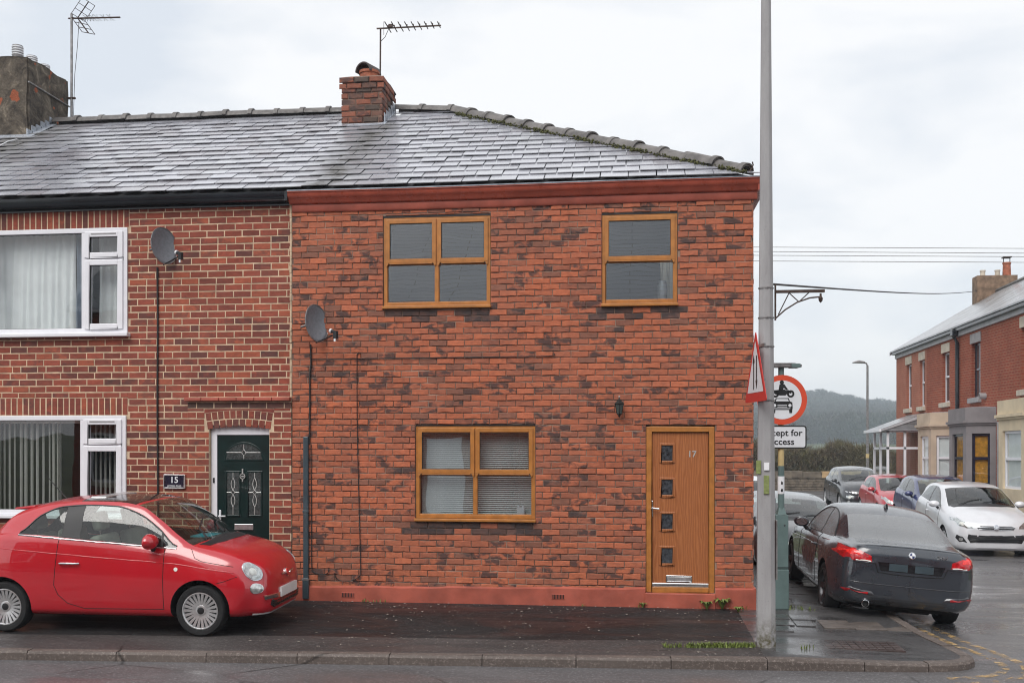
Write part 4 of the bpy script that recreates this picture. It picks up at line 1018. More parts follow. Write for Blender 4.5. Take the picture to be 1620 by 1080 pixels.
mb = MB(); mb.box(SX0 - .1, SX1 + .14, b0 - .17, b0 + .03, 0.036, 0.046, slope_m(0, 0)); mb.box(SX1, SX1 + .14, b0 - .17, b0 + .72, 0.035, 0.042, slope_m(0, 0)); mb.build('lead_apron', 'lead_grey', st, (0, 0, 0))
MB().tube([(SX1 - .05, SY0 - .05, 7.12), (-10.05, 2.4, 6.93), (-10.02, 1.6, 6.45), (-10.1, .9, 6.03)], .008, 5).build('aerial_lead', 'sign_white', st, (0, 0, 0))

# white windows
def pvc_window(o, tag_):
    x0, x1, z0, z1 = o; zb = z0 + .05
    win = ring(MB(), x0, x1, zb, z1, YW - .022, YW + .05, .062, .062); xr = x1 - .625; xl = x0 + .625
    win.box(xr - .028, xr + .028, YW - .022, YW + .05, zb + .062, z1 - .062); win.box(xl - .028, xl + .028, YW - .022, YW + .05, zb + .062, z1 - .062)
    win = win.build('window', 'white_pvc', h15, bevel=.005)
    MB().box(x0 - .03, x1 + .035, YW - .095, YW + .05, z0 - .004, z0 + .046).build('sill', 'white_pvc', win, (0, 0, 0), bevel=.008)
    zt = zb + (z1 - zb) * .705
    for (a, b) in ((x0 + .05, xl - .02), (xr + .02, x1 - .05)):
        MB().box(a, b, YW - .022, YW + .05, zt - .028, zt + .028).build('transom', 'white_pvc', win, (0, 0, 0))
        for (c, d) in ((zb + .05, zt - .015), (zt + .015, z1 - .05)):
            ring(MB(), a + .004, b - .004, c, d, YW - .042, YW + .03, .072).build('casement', 'white_pvc', win, (0, 0, 0), bevel=.008)
            ring(MB(), a + .074, b - .074, c + .07, d - .07, YW - .028, YW + .0, .007).build('gasket', 'black_plastic', win, (0, 0, 0))
            MB().quad((a + .07, YW - .012, c + .066), (b - .07, YW - .012, c + .066), (b - .07, YW - .012, d - .066), (a + .07, YW - .012, d - .066)).build('pane', 'clear_glass', win, (0, 0, 0))
        MB().box(a + .10, b - .10, YW - .048, YW - .041, z1 - .088, z1 - .072).build('trickle_vent', 'stone_grey', win, (0, 0, 0))
    MB().quad((xl + .02, YW + .004, zb + .055), (xr - .02, YW + .004, zb + .055), (xr - .02, YW + .004, z1 - .055), (xl + .02, YW + .004, z1 - .055)).build('pane', 'clear_glass', win, (0, 0, 0))
    ring(MB(), xl + .026, xr - .026, zb + .06, z1 - .06, YW - .012, YW + .01, .007).build('gasket', 'black_plastic', win, (0, 0, 0))
    return xl, xr
xl, xr = pvc_window(UW, 'u'); pvc_window(LW, 'l')
# pale curtains upstairs
def curtain(x0, x1, z0, z1, y, n, amp, mat, label, name='curtain'):
    mb = MB(); K = n * 8; cols = []
    for k in range(K + 1):
        u = k / K; x = x0 + (x1 - x0) * u; ph = u * n * 6.28 + .6 * math.sin(u * 9)
        cols.append([(x + .012 * math.sin(ph * .5 + j), y + amp * math.sin(ph + .15 * j) * (0.5 + 0.5 * j / 4), z1 + (z0 - z1) * j / 4) for j in range(5)])
    for a, b in zip(cols[:-1], cols[1:]):
        for j in range(4): mb.quad(a[j], b[j], b[j + 1], a[j + 1])
    return tag(mb.build(name, mat, smooth=60), label, 'curtain')
curtain(-9.05, -7.62, 3.52, 4.93, .26, 13, .022, 'curtain_white', 'white net curtain filling the big upstairs pane of the dark red house')
curtain(-7.60, -7.44, 3.52, 4.93, .22, 3, .03, 'curtain_blue', 'grey-blue curtain gathered beside the upstairs net curtain')
curtain(-7.30, -6.82, 3.52, 4.93, .28, 5, .018, 'curtain_white', 'narrow white net curtain behind the right casement of the upstairs window')
# vertical blind downstairs: slats turned edge-on
vb = thing('vertical_blind', 'white vertical slat blind behind the downstairs window of the dark red house', 'blind', (-8.0, .2, 1.1))
MB().box(-9.2, -6.85, .18, .24, 2.33, 2.37).build('head_rail', 'blind_white', vb)
for x in [-9.1 + .09 * k for k in range(4)] + [-8.72 + .075 * k for k in range(4)] + [-8.40, -8.33, -8.24, -8.16, -8.07, -7.98, -7.92, -7.86, -7.82] + [-7.30 + .068 * k for k in range(8)]:
    a = rng.uniform(1.72, 1.92) if x < -7.5 else 1.82; MB().box(-.044, .044, -.0012, .0012, 1.10, 2.33, Matrix.Translation((x, .21, 0)) @ Matrix.Rotation(a, 4, 'Z')).build('slat', 'blind_white', vb)
# venetian blind and small ornament in the corner house
vb = thing('venetian_blind', 'white venetian blind behind the downstairs oak window', 'blind', (-2.0, .17, 1.15))
MB().box(-2.74, -1.28, .155, .19, 2.21, 2.24).build('head_rail', 'blind_white', vb)
z = 1.15; sl = MB().box(-.725, .725, -.0125, .0125, -.0008, .0008).build('slat', 'blind_white', vb, (0, 0, 0)); first = True
while z < 2.2:
    o = sl if first else link(sl.copy()); first = False; o.parent = vb; o.matrix_local = Matrix.Translation((-2.01 + 2.0, .17 - .17, z - 1.15)) @ Matrix.Rotation(R(42), 4, 'X'); z += .0262
for x in (-2.56, -2.0, -1.45): MB().tube([(x, .156, 1.14), (x, .156, 2.22)], .002, 4).build('ladder_cord', 'blind_white', vb)
orn = MB().extr([(-1.475, .105, 1.14), (-1.375, .105, 1.14), (-1.375, .105, 1.22), (-1.385, .105, 1.26), (-1.40, .105, 1.27), (-1.408, .105, 1.245), (-1.425, .105, 1.225), (-1.442, .105, 1.245), (-1.45, .105, 1.27), (-1.465, .105, 1.26), (-1.475, .105, 1.22)], (0, .02, 0)).build('ornament', 'sign_white', bevel=.004)
tag(orn, 'small white horned ornament standing in the downstairs oak window', 'ornament')
jar = MB().lathe([(.055, 0), (.06, .02), (.06, .2), (.05, .23), (.05, .26), (0, .26)], 16, Matrix.Translation((.39, .14, 3.87))).build('jar', 'galv_steel', smooth=40)
tag(jar, 'grey metal jar on the sill of the single upstairs oak window', 'jar')
curtain(.36, .53, 3.86, 4.42, .30, 4, .02, 'stone_sill', 'beige curtain edge inside the single upstairs oak window')

# green door
x0, x1, z0, z1 = GD; xf = x0 + .085
gd = MB(); gd.box(x0 + .005, xf, .045, .12, 0, 2.31); gd.box(xf, x1 - .005, .045, .12, 2.17, 2.33); gd = gd.build('door', 'white_pvc', h15, bevel=.004)
MB().box(xf + .003, x1 - .008, .062, .10, .02, 2.166).build('door_leaf', 'green_door', gd, (0, 0, 0), bevel=.003)
dx0, dx1 = xf + .003, x1 - .008; dm = (dx0 + dx1) / 2; yq = .058
def arch_pts(w, h0, h1, n=14): return [(dm - w, yq, h0), (dm + w, yq, h0)] + [(dm + w * math.cos(math.pi * k / n), yq, h0 + .02 + (h1 - h0 - .02) * math.sin(math.pi * k / n)) for k in range(n + 1)]
MB().extr(arch_pts(.275, 1.82, 2.075), (0, .01, 0)).build('fanlight_moulding', 'green_door', gd, (0, 0, 0), bevel=.004)
q = arch_pts(.245, 1.845, 2.05); MB().poly([(a, yq - .002, c) for a, b, c in q]).build('fanlight', 'leaded_glass', gd, (0, 0, 0))
def came(paths, nm='lead_came'):
    mb = MB()
    for p in paths: mb.tube([(a, yq - .004, c) for a, c in p], .0045, 5)
    mb.build(nm, 'brass_white', gd, (0, 0, 0))
d_ = lambda cx, cz, w, h: [(cx, cz + h), (cx + w, cz), (cx, cz - h), (cx - w, cz), (cx, cz + h)]
came([[(dm - .24, 1.935), (dm - .03, 1.935)], [(dm + .03, 1.935), (dm + .23, 1.935)], [(dm, 1.97), (dm, 2.045)], [(dm, 1.9), (dm, 1.85)], d_(dm, 1.935, .03, .045)])
for sx in (-1, 1):
    a, b = (dm - .235, dm - .065) if sx < 0 else (dm + .065, dm + .235); c = (a + b) / 2
    ring(MB(), a - .022, b + .022, 1.085, 1.69, yq - .004, yq + .012, .022).build('pane_moulding', 'green_door', gd, (0, 0, 0), bevel=.005)
    MB().quad((a, yq, 1.107), (b, yq, 1.107), (b, yq, 1.668), (a, yq, 1.668)).build('pane', 'leaded_glass', gd, (0, 0, 0))
    el = [(c + .026 * math.sin(math.pi * k / 8), 1.60 - .17 * k / 8) for k in range(9)]; el2 = [(c - .026 * math.sin(math.pi * k / 8), 1.60 - .17 * k / 8) for k in range(9)]
    came([[(c, 1.668), (c, 1.60)], el, el2, [(a, 1.405), (c - .025, 1.405)], [(c + .025, 1.405), (b, 1.405)], d_(c, 1.405, .026, .032), [(x, z - .22) for x, z in el], [(x, z - .22) for x, z in el2], [(c, 1.21), (c, 1.107)]])
    ring(MB(), a - .02, b + .02, .22, .80, yq - .002, yq + .01, .016).build('door_panel', 'green_door', gd, (0, 0, 0), bevel=.005)
MB().box(dm - .13, dm + .13, yq - .008, yq + .01, .905, .985).build('letter_plate', 'alloy', gd, (0, 0, 0), bevel=.005)
MB().box(dx0 + .02, dx0 + .05, yq - .01, yq + .01, .93, 1.17).build('handle_plate', 'sign_white', gd, (0, 0, 0), bevel=.008)
MB().tube([(dx0 + .035, yq - .01, 1.09), (dx0 + .035, yq - .05, 1.09), (dx0 + .13, yq - .05, 1.09)], .010, 8).build('handle', 'sign_white', gd, (0, 0, 0), smooth=40)
kn = MB().lathe([(.030, -.006), (.038, -.006), (.038, .006), (.030, .006)], 18, Matrix.Translation((dm - .015, yq - .012, 1.62)) @ Matrix.Rotation(R(90), 4, 'X'), True)
kn.box(dm - .022, dm - .008, yq - .02, yq, 1.65, 1.72); kn.box(dm - .02, dm - .01, yq - .02, yq, 1.55, 1.59); kn.box(dm - .035, dm + .005, yq - .012, yq, 1.612, 1.628); kn.build('knocker', 'brass_white', gd, (0, 0, 0))
MB().box(x0 + .03, x0 + .055, .034, .046, 1.53, 1.60).build('bell_push', 'black_plastic', gd, (0, 0, 0), bevel=.006)
# number plate of the house
np_ = thing('house_number_plate', 'navy plate with white number 15 on the dark red brick wall', 'number plate', (-6.09, YW, 1.55))
ring(MB(), -6.241, -5.938, 1.452, 1.640, .020, YW + .004, .014).build('frame', 'alloy', np_, bevel=.003)
MB().box(-6.228, -5.951, .026, YW + .002, 1.465, 1.627).build('plate', 'plate_navy', np_)
text('15', .115, 'sign_white', np_, face_at(-6.09, .0245, 1.565), 'number', .0006, sx=1.05); text('VICTORIA ROAD', .026, 'sign_white', np_, face_at(-6.09, .0245, 1.488), 'street_name', .0006)
# ================================================================== CARS
def pchip(pts):
    x = np.array([p[0] for p in pts], float); y = np.array([p[1] for p in pts], float); n = len(x)
    if n == 1: return lambda q: np.full(np.shape(q), y[0])
    h = np.diff(x); d = np.diff(y) / h; m = np.zeros(n)
    if n == 2: m[:] = d[0]
    else:
        for i in range(1, n - 1):
            if d[i - 1] * d[i] > 0:
                w1 = 2 * h[i] + h[i - 1]; w2 = h[i] + 2 * h[i - 1]; m[i] = (w1 + w2) / (w1 / d[i - 1] + w2 / d[i])
        m[0] = d[0]; m[-1] = d[-1]
    def f(q):
        q = np.clip(np.asarray(q, float), x[0], x[-1]); i = np.clip(np.searchsorted(x, q, 'right') - 1, 0, n - 2)
        t = (q - x[i]) / h[i]; t2 = t * t; t3 = t2 * t
        return (2 * t3 - 3 * t2 + 1) * y[i] + (t3 - 2 * t2 + t) * h[i] * m[i] + (-2 * t3 + 3 * t2) * y[i + 1] + (t3 - t2) * h[i] * m[i + 1]
    return f
SEG = [1, 2, 4, 4, 2, 6, 3, 4, 4]; VI = np.cumsum([0] + SEG)
IDX = dict(body=0, windscreen=1, side=2, rear=3, trim=4, arch=5, door=6, roof=7, rear_door=8)
def car_shell(S):
    """body surface: stations along the car (s from the nose), sections through ten points"""
    L = S['L']; f = {k: pchip(v) for k, v in S['lines'].items()}
    cuts = sorted({*[c for r in ('ws', 'rg') for c in S[r]], *[c for r in S['sg'] + S.get('bp', []) for c in r], *(S.get('roofcut') or ())})
    st = [0, .003, .010, .022, .04, .065, .095, .13] + list(np.arange(.17, L - .15, .045)) + [L - .13, L - .095, L - .065, L - .04, L - .022, L - .010, L - .003, L]
    st = [s for s in st if all(abs(s - c) > .014 for c in cuts)] + cuts; st = sorted(st)
    rows = []
    for s in st:
        g = lambda k: float(f[k](s))
        y7, z7, zt = g('y7'), g('z7'), g('zt')
        P = [(0, g('zb')), (g('yb'), g('zb')), (g('ys'), g('zs')), (g('ym'), g('zm')), (g('ysh'), g('zsh')), (g('y5'), g('z5')), (g('y6'), g('z6')), (y7, z7), (y7 * .55, zt - (zt - z7) * .28), (0, zt)]
        cum = [0.0]
        for a, b in zip(P[:-1], P[1:]): cum.append(cum[-1] + max(.004, math.hypot(b[0] - a[0], b[1] - a[1])))
        fy = pchip(list(zip(cum, [p[0] for p in P]))); fz = pchip(list(zip(cum, [p[1] for p in P])))
        q = [];
        for j, n in enumerate(SEG): q += [cum[j] + (cum[j + 1] - cum[j]) * k / n for k in range(n)]
        q.append(cum[-1]); cr = float(f['crown'](s))
        ys_, zs_ = fy(q), fz(q)
        rows.append([(L / 2 - s + (cr * (1 - min(1, (y / max(y7, 1e-3)) ** 2)) if v >= VI[7] else 0), float(y), float(z)) for v, (y, z) in enumerate(zip(ys_, zs_))])
    nv = len(rows[0]); bm = bmesh.new(); A = []; B = []
    for r in rows:
        a = [bm.verts.new(p) for p in r]; b = [a[k] if k in (0, nv - 1) else bm.verts.new((r[k][0], -r[k][1], r[k][2])) for k in range(nv)]
        A.append(a); B.append(b)
    def inr(s, rs): return any(a - 1e-6 <= s <= b + 1e-6 for a, b in rs)
    for i in range(len(st) - 1):
        s = (st[i] + st[i + 1]) / 2
        for v in range(nv - 1):
            m = 0
            if VI[5] <= v < VI[6]:
                if inr(s, S['sg']): m = IDX['side']
                elif inr(s, S.get('bp', [])): m = IDX['trim']
            elif v >= VI[7]:
                if inr(s, [S['ws']]): m = IDX['windscreen']
                elif inr(s, [S['rg']]): m = IDX['rear']
                elif S.get('roofcut') and inr(s, [S['roofcut']]): m = IDX['roof']
            if v == VI[6] and False: m = 4
            for G in (A, B):
                vs = []
                for q in (G[i][v], G[i + 1][v], G[i + 1][v + 1], G[i][v + 1]):
                    if q not in vs: vs.append(q)
                if len(vs) > 2:
                    try: fc = bm.faces.new(vs); fc.material_index = m; fc.smooth = True
                    except ValueError: pass
    for i in (0, -1):
        for v in range(nv - 1):
            vs = []
            for q in (A[i][v], A[i][v + 1], B[i][v + 1], B[i][v]):
                if q not in vs: vs.append(q)
            if len(vs) > 2: fc = bm.faces.new(vs); fc.smooth = True
    bmesh.ops.remove_doubles(bm, verts=bm.verts, dist=2e-4)
    bmesh.ops.recalc_face_normals(bm, faces=bm.faces)
    # door shut lines
    for nm, dset in (('door', S.get('door')), ('rear_door', S.get('rear_door'))):
        if not dset: continue
        for (s0, z0, s1, z1) in dset['planes']:
            p = Vector((L / 2 - s0, 0, z0)); d = Vector((-(s1 - s0), 0, z1 - z0)).normalized(); n = Vector((d.z, 0, -d.x))
            fs = [fc for fc in bm.faces if fc.material_index == 0 and abs(fc.calc_center_median().y) > .35 and abs(fc.normal.y) > .25 and dset['box'][0] - .2 < L / 2 - fc.calc_center_median().x < dset['box'][1] + .2]
            g = set(fs)
            for fc in fs: g.update(fc.edges); g.update(fc.verts)
            bmesh.ops.bisect_plane(bm, geom=list(g), plane_co=p, plane_no=n, dist=1e-4)
        for fc in bm.faces:
            c = fc.calc_center_median(); s = L / 2 - c.x
            if fc.material_index == 0 and abs(c.y) > .35 and abs(fc.normal.y) > .25 and dset['test'](s, c.z): fc.material_index = IDX[nm]
    me = bpy.data.meshes.new('body'); bm.to_mesh(me); bm.free()
    for _ in range(9): me.materials.append(None)
    return me
def cut_arches(me, S):
    for k, n in enumerate(['black_plastic'] * 9): me.materials[k] = MATS['arch_black'] if k == 5 else bpy.data.materials.get('m%d' % k) or bpy.data.materials.new('m%d' % k)
    o = link(bpy.data.objects.new('tmp_body', me)); cuts = []
    for s in (S['fa'], S['ra']):
        for sy in (-1, 1):
            mb = MB(); y0, y1 = S['W'] / 2 - .30, S['W'] / 2 + .2; n = 40; r = S['ar']; x = S['L'] / 2 - s; z = S['wr'] + S.get('az', .01)
            a = [(x + r * math.cos(6.2832 * k / n), sy * y0, z + r * math.sin(6.2832 * k / n)) for k in range(n)]
            mb.extr(a, (0, sy * (y1 - y0), 0)); c = mb.build('tmp_cut', 'arch_black'); cuts.append(c)
            md = o.modifiers.new('b', 'BOOLEAN'); md.operation = 'DIFFERENCE'; md.solver = 'EXACT'; md.object = c
            try: md.material_mode = 'TRANSFER'
            except Exception: pass
    dg = bpy.context.evaluated_depsgraph_get(); dg.update()
    out = bpy.data.meshes.new_from_object(o.evaluated_get(dg))
    for c in cuts: bpy.data.objects.remove(c)
    bpy.data.objects.remove(o)
    return out
def split_shell(me, parent, mats):
    names = [m.name if m else '' for m in me.materials]
    def cls(i):
        n = names[i] if i < len(names) else ''
        if n.startswith('m') and n[1:].isdigit(): return int(n[1:])
        return 5
    bm = bmesh.new(); bm.from_mesh(me); groups = {}; seen = set(); bm.faces.ensure_lookup_table()
    lab = {f.index: cls(f.material_index) for f in bm.faces}
    one = {0}
    for k in one: groups.setdefault(k, []).append([f for f in bm.faces if lab[f.index] == k])
    for f in bm.faces:
        k = lab[f.index]
        if k in one or f.index in seen: continue
        st = [f]; seen.add(f.index); isl = []
        while st:
            a = st.pop(); isl.append(a)
            for e in a.edges:
                for b in e.link_faces:
                    if b.index not in seen and lab[b.index] == k: seen.add(b.index); st.append(b)
        groups.setdefault(k, []).append(isl)
    nm = {0: 'body', 1: 'windscreen', 2: 'side_window', 3: 'rear_window', 4: 'pillar_trim', 5: 'wheel_arch', 6: 'door', 7: 'sunroof', 8: 'rear_door'}; out = {}
    for k, isls in groups.items():
        for isl in isls:
            if not isl: continue
            vm = {}; V = []; F = []
            for f in isl:
                F.append([vm.setdefault(v.index, len(vm)) for v in f.verts])
            inv = sorted(vm.items(), key=lambda t: t[1]); bm.verts.ensure_lookup_table(); V = [tuple(bm.verts[i].co) for i, _ in inv]
            m2 = bpy.data.meshes.new(nm[k]); m2.from_pydata(V, [], F)
            m2.polygons.foreach_set('use_smooth', [True] * len(F)); m2.set_sharp_from_angle(angle=R(38))
            o = mesh_obj(nm[k], m2, parent, (0, 0, 0), mats[k]); out.setdefault(k, []).append(o)
            if k in (6, 8):
                ee = {}
                for f in F:
                    for a, b in zip(f, f[1:] + f[:1]): ee[tuple(sorted((a, b)))] = ee.get(tuple(sorted((a, b))), 0) + 1
                mb = MB()
                for (a, b), c in ee.items():
                    if c == 1 and (Vector(V[a]) - Vector(V[b])).length > .002: mb.tube([V[a], V[b]], .0042, 4, False)
                mb.build('shut_line', 'arch_black', o, (0, 0, 0))
    bm.free()
    return out
class Proj:
    """lays patches onto a car body"""
    def __init__(s, objs, L):
        V = []; F = []
        for o in objs:
            n = len(V); V += [v.co.copy() for v in o.data.vertices]; F += [[i + n for i in p.vertices] for p in o.data.polygons]
        s.b = BVHTree.FromPolygons(V, F); s.L = L
    def fr(s, view, ang=0.0):
        if view == 'front': Dv, Rr_ = Vector((-1, 0, 0)), Vector((0, 1, 0))
        elif view == 'rear': Dv, Rr_ = Vector((1, 0, 0)), Vector((0, 1, 0))
        elif view == 'right': Dv, Rr_ = Vector((0, 1, 0)), Vector((-1, 0, 0))      # coordinates (s, z)
        elif view == 'left': Dv, Rr_ = Vector((0, -1, 0)), Vector((-1, 0, 0))
        elif view == 'top': Dv, Rr_ = Vector((0, 0, -1)), Vector((-1, 0, 0))       # coordinates (s, y)
        return Dv, Rr_
    def hit(s, view, a, b):
        if view in ('front', 'rear'): o = Vector((5 if view == 'front' else -5, a, b)); d = Vector((-1 if view == 'front' else 1, 0, 0))
        elif view in ('right', 'left'): o = Vector((s.L / 2 - a, -5 if view == 'right' else 5, b)); d = Vector((0, 1 if view == 'right' else -1, 0))
        else: o = Vector((s.L / 2 - a, b, 5)); d = Vector((0, 0, -1))
        h = s.b.ray_cast(o, d)
        if h[0] is None: h = s.b.find_nearest(o + d * 4.2)
        n = h[1]
        return h[0], (n if n.dot(d) < 0 else -n), d
    def patch(s, view, poly, offs, name, mat, parent, step=.035, skirt=.012, dome=0.0, along=None):
        v, f = cdt(poly, step); mb = MB(); n = len(poly)
        cx = sum(p[0] for p in poly) / n; cy = sum(p[1] for p in poly) / n; rm = max(math.hypot(p[0] - cx, p[1] - cy) for p in poly)
        for (a, b) in v:
            h, nn, d = s.hit(view, a, b); u = math.hypot(a - cx, b - cy) / rm
            mb.v.append(tuple(h + nn * (offs + dome * math.sqrt(max(0, 1 - u * u)))))
        mb.f = list(f)
        edge = {}
        for t in f:
            for a, b in zip(t, t[1:] + t[:1]): edge[tuple(sorted((a, b)))] = edge.get(tuple(sorted((a, b))), 0) + 1
        for (a, b), c in edge.items():
            if c == 1:
                pa, pb = v[a], v[b]; ha, na, d = s.hit(view, *pa); hb, nb, _ = s.hit(view, *pb); k = len(mb.v)
                mb.v += [tuple(ha - na * skirt), tuple(hb - nb * skirt)]; mb.f.append((a, b, k + 1, k))
        o = mb.build(name, mat, parent, (0, 0, 0), smooth=50); return o
    def line(s, view, pts, r, offs, name, mat, parent, n=6, step=.05):
        P = []
        for (a, b), (c, d) in zip(pts[:-1], pts[1:]):
            k = max(1, int(math.hypot(c - a, d - b) / step))
            P += [(a + (c - a) * i / k, b + (d - b) * i / k) for i in range(k)]
        P.append(pts[-1]); Q = []
        for p in P: h, nn, _ = s.hit(view, *p); Q.append(h + nn * offs)
        return MB().tube(Q, r, n).build(name, mat, parent, (0, 0, 0), smooth=60)
def ell(cx, cy, rx, ry, n=22, rot=0): return [(cx + rx * math.cos(6.2832 * k / n) * math.cos(rot) - ry * math.sin(6.2832 * k / n) * math.sin(rot), cy + rx * math.cos(6.2832 * k / n) * math.sin(rot) + ry * math.sin(6.2832 * k / n) * math.cos(rot)) for k in range(n)]
def mir(poly): return [(-a, b) for a, b in poly][::-1]

WHEEL_CACHE = {}
def wheel(parent, x, y, S, style):
    """rim (with spokes) > tyre, brake disc, hub cap"""
    r = S['wr']; sy = 1 if y > 0 else -1; w_ = S['tw']; key = (r, w_, style)
    m = Matrix.Translation((x, y, r)) @ Matrix.Rotation(R(-90) * sy, 4, 'X')
    if key not in WHEEL_CACHE:
        rr = r * S.get('rimf', .66); h = w_ / 2
        rim = MB(); rim.lathe([(rr * 1.0, -h * .9), (rr * .97, h * .72), (rr * 1.03, h * .82), (rr * 1.035, h * .94), (rr * .985, h * .96), (rr * .93, h * .80), (rr * .90, h * .3), (rr * .90, -h * .8)], 40)
        ns = {'multi': 22, 'twin': 5, 'five': 5, 'seven': 7}[style]
        for k in range(ns):
            a = 6.2832 * k / ns
            offs_ = (-.11, .11) if style == 'twin' else (0,)
            for of in offs_:
                rot = Matrix.Rotation(a + of, 4, 'Z'); wi, wo = (.012, .017) if style == 'multi' else (.028, .016) if style == 'twin' else (.045, .034)
                wi *= r / .3; wo *= r / .3
                r0, r1 = rr * .26, rr * .95
                tilt = -of * .35
                pts = [(r0, -wi, h * .62), (r0, wi, h * .62), (r1, wo + tilt * r1, h * .86), (r1, -wo + tilt * r1, h * .86), (r0, -wi, h * .38), (r0, wi, h * .38), (r1, wo + tilt * r1, h * .60), (r1, -wo + tilt * r1, h * .60)]
                rim.add([rot @ Vector(p) for p in pts], [(0, 1, 2, 3), (7, 6, 5, 4), (0, 4, 5, 1), (1, 5, 6, 2), (2, 6, 7, 3), (3, 7, 4, 0)])
        rim.lathe([(rr * .30, h * .3), (rr * .30, h * .66), (rr * .24, h * .70), (0, h * .70)], 24)
        tyre = MB(); tyre.lathe([(rr * 1.0, -h * .85), (rr * 1.10, -h), (r * .93, -h * .96), (r * .985, -h * .80), (r, -h * .55), (r, h * .55), (r * .985, h * .80), (r * .93, h * .98), (rr * 1.14, h * 1.0), (rr * 1.03, h * .90)], 48)
        disc = MB(); disc.lathe([(0, h * .05), (rr * .72, h * .05), (rr * .72, -h * .1), (rr * .9, -h * .12), (rr * .95, -h * .5)], 32)
        cap = MB(); cap.lathe([(rr * .20, h * .66), (rr * .195, h * .74), (rr * .12, h * .78), (0, h * .785)], 20)
        WHEEL_CACHE[key] = (rim, tyre, disc, cap)
    rim, tyre, disc, cap = WHEEL_CACHE[key]
    def mk(mb, nm, mat, par):
        ck = (key, nm)
        if ck not in WHEEL_CACHE:
            c2 = MB(); c2.v = list(mb.v); c2.f = list(mb.f); o = c2.build(nm, mat, par, (0, 0, 0), smooth=35); WHEEL_CACHE[ck] = o.data
        else: o = mesh_obj(nm, WHEEL_CACHE[ck], par, (0, 0, 0))
        return o
    rm = {'multi': 'alloy', 'twin': 'alloy_dark', 'five': 'alloy', 'seven': 'alloy'}[style]
    wo_ = mk(rim, 'wheel', rm, parent); wo_.matrix_local = m
    mk(tyre, 'tyre', 'rubber', wo_); mk(disc, 'brake_disc', 'disc_steel', wo_); mk(cap, 'hub_cap', 'black_plastic', wo_)
    return wo_
def mirror_unit(S, parent, s, z, y, paint, scale=1.0):
    x = S['L'] / 2 - s
    for sy in (-1, 1):
        mb = MB(); bm = bmesh.new(); bmesh.ops.create_uvsphere(bm, u_segments=16, v_segments=10, radius=1)
        for v in bm.verts:
            c = v.co; fx = .085 if c.x > 0 else .05
            v.co = Vector((c.x * fx * scale, c.y * .115 * scale, (c.z * .075 + (.0)) * scale))
            if v.co.x < -.03 * scale: v.co.x = -.03 * scale
        me = bpy.data.meshes.new('door_mirror'); bm.to_mesh(me); bm.free()
        for p in me.polygons: p.use_smooth = True
        me.transform(Matrix.Translation((x, sy * (y + .10), z + .06))); o = mesh_obj('door_mirror', me, parent, (0, 0, 0), paint)
        MB().tube([(x - .01, sy * (y - .06), z - .07), (x + .01, sy * (y + .02), z - .03), (x + .01, sy * (y + .06), z + .02)], [.035, .03, .028], 8).build('mirror_stalk', 'black_plastic', o, (0, 0, 0), smooth=50)
        MB().disc((0, 0, 0), .085 * scale, Matrix.Translation((x - .031 * scale, sy * (y + .10), z + .06)) @ Matrix.Rotation(R(-90), 4, 'Y') @ Matrix.Scale(.62, 4, (1, 0, 0)), 16).build('mirror_glass', 'chrome', o, (0, 0, 0))
def interior(S, parent, mat, rows=((1.75, .36), (1.75, -.36))):
    L = S['L']; zf = .32
    MB().box(L / 2 - S['rg'][1] + .1, L / 2 - S['ws'][0] - .15, -S['W'] / 2 + .16, S['W'] / 2 - .16, .30, .33).build('cabin_floor', 'dash_grey', parent, (0, 0, 0))
    x = L / 2 - S['ws'][0] - .28; zc = S['belt']
    MB().extr([(x + .30, -S['W'] / 2 + .17, zc - .12), (x + .2, -S['W'] / 2 + .17, zc + .0), (x - .05, -S['W'] / 2 + .17, zc - .02), (x - .16, -S['W'] / 2 + .17, zc - .14), (x - .1, -S['W'] / 2 + .17, zc - .45), (x + .25, -S['W'] / 2 + .17, zc - .5)], (0, S['W'] - .34, 0)).build('dashboard', 'dash_grey', parent, (0, 0, 0), bevel=.02)
    MB().lathe([(.185, -.014), (.20, 0), (.185, .014), (.17, 0)], 24, Matrix.Translation((x - .30, -.36, zc - .02)) @ Matrix.Rotation(R(-65), 4, 'Y'), True).build('steering_wheel', 'black_plastic', parent, (0, 0, 0), smooth=60)
    for (s, y) in rows:
        X = L / 2 - s; bt = .90 if rows else 1
        seat = MB(); seat.box(X - .26, X + .28, y - .25, y + .25, .38, .56)
        rot = Matrix.Translation((X - .22, y, .52)) @ Matrix.Rotation(R(-14), 4, 'Y')
        seat.box(-.06, .07, -.25, .25, 0, .56, rot); seat = seat.build('seat', mat, parent, (0, 0, 0), bevel=.05, seg=3)
        MB().box(-.045, .055, -.13, .13, .61, .82, rot).build('headrest', mat, seat, (0, 0, 0), bevel=.04, seg=3)
        MB().tube([rot @ Vector((0, -.05, .54)), rot @ Vector((0, -.05, .64))], .008, 5).build('headrest_post', 'chrome', seat, (0, 0, 0))
def start_car(S, name, label, cat, loc, rot, paint, glass='car_glass', roofmat='gloss_black', group='cars parked on the street'):
    t = thing(name, label, cat, loc, rot, group, world=False)
    me = car_shell(S); me = cut_arches(me, S)
    out = split_shell(me, t, {0: paint, 1: glass, 2: glass, 3: glass, 4: 'black_plastic', 5: 'arch_black', 6: paint, 7: roofmat, 8: paint})
    pj = Proj([o for k, v in out.items() if k != 5 for o in v], S['L'])
    for s in (S['fa'], S['ra']):
        for sy in (-1, 1): wheel(t, S['L'] / 2 - s, sy * (S['W'] / 2 - S['tw'] / 2 - S.get('inset', .03)), S, S['style'])
    return t, pj, out

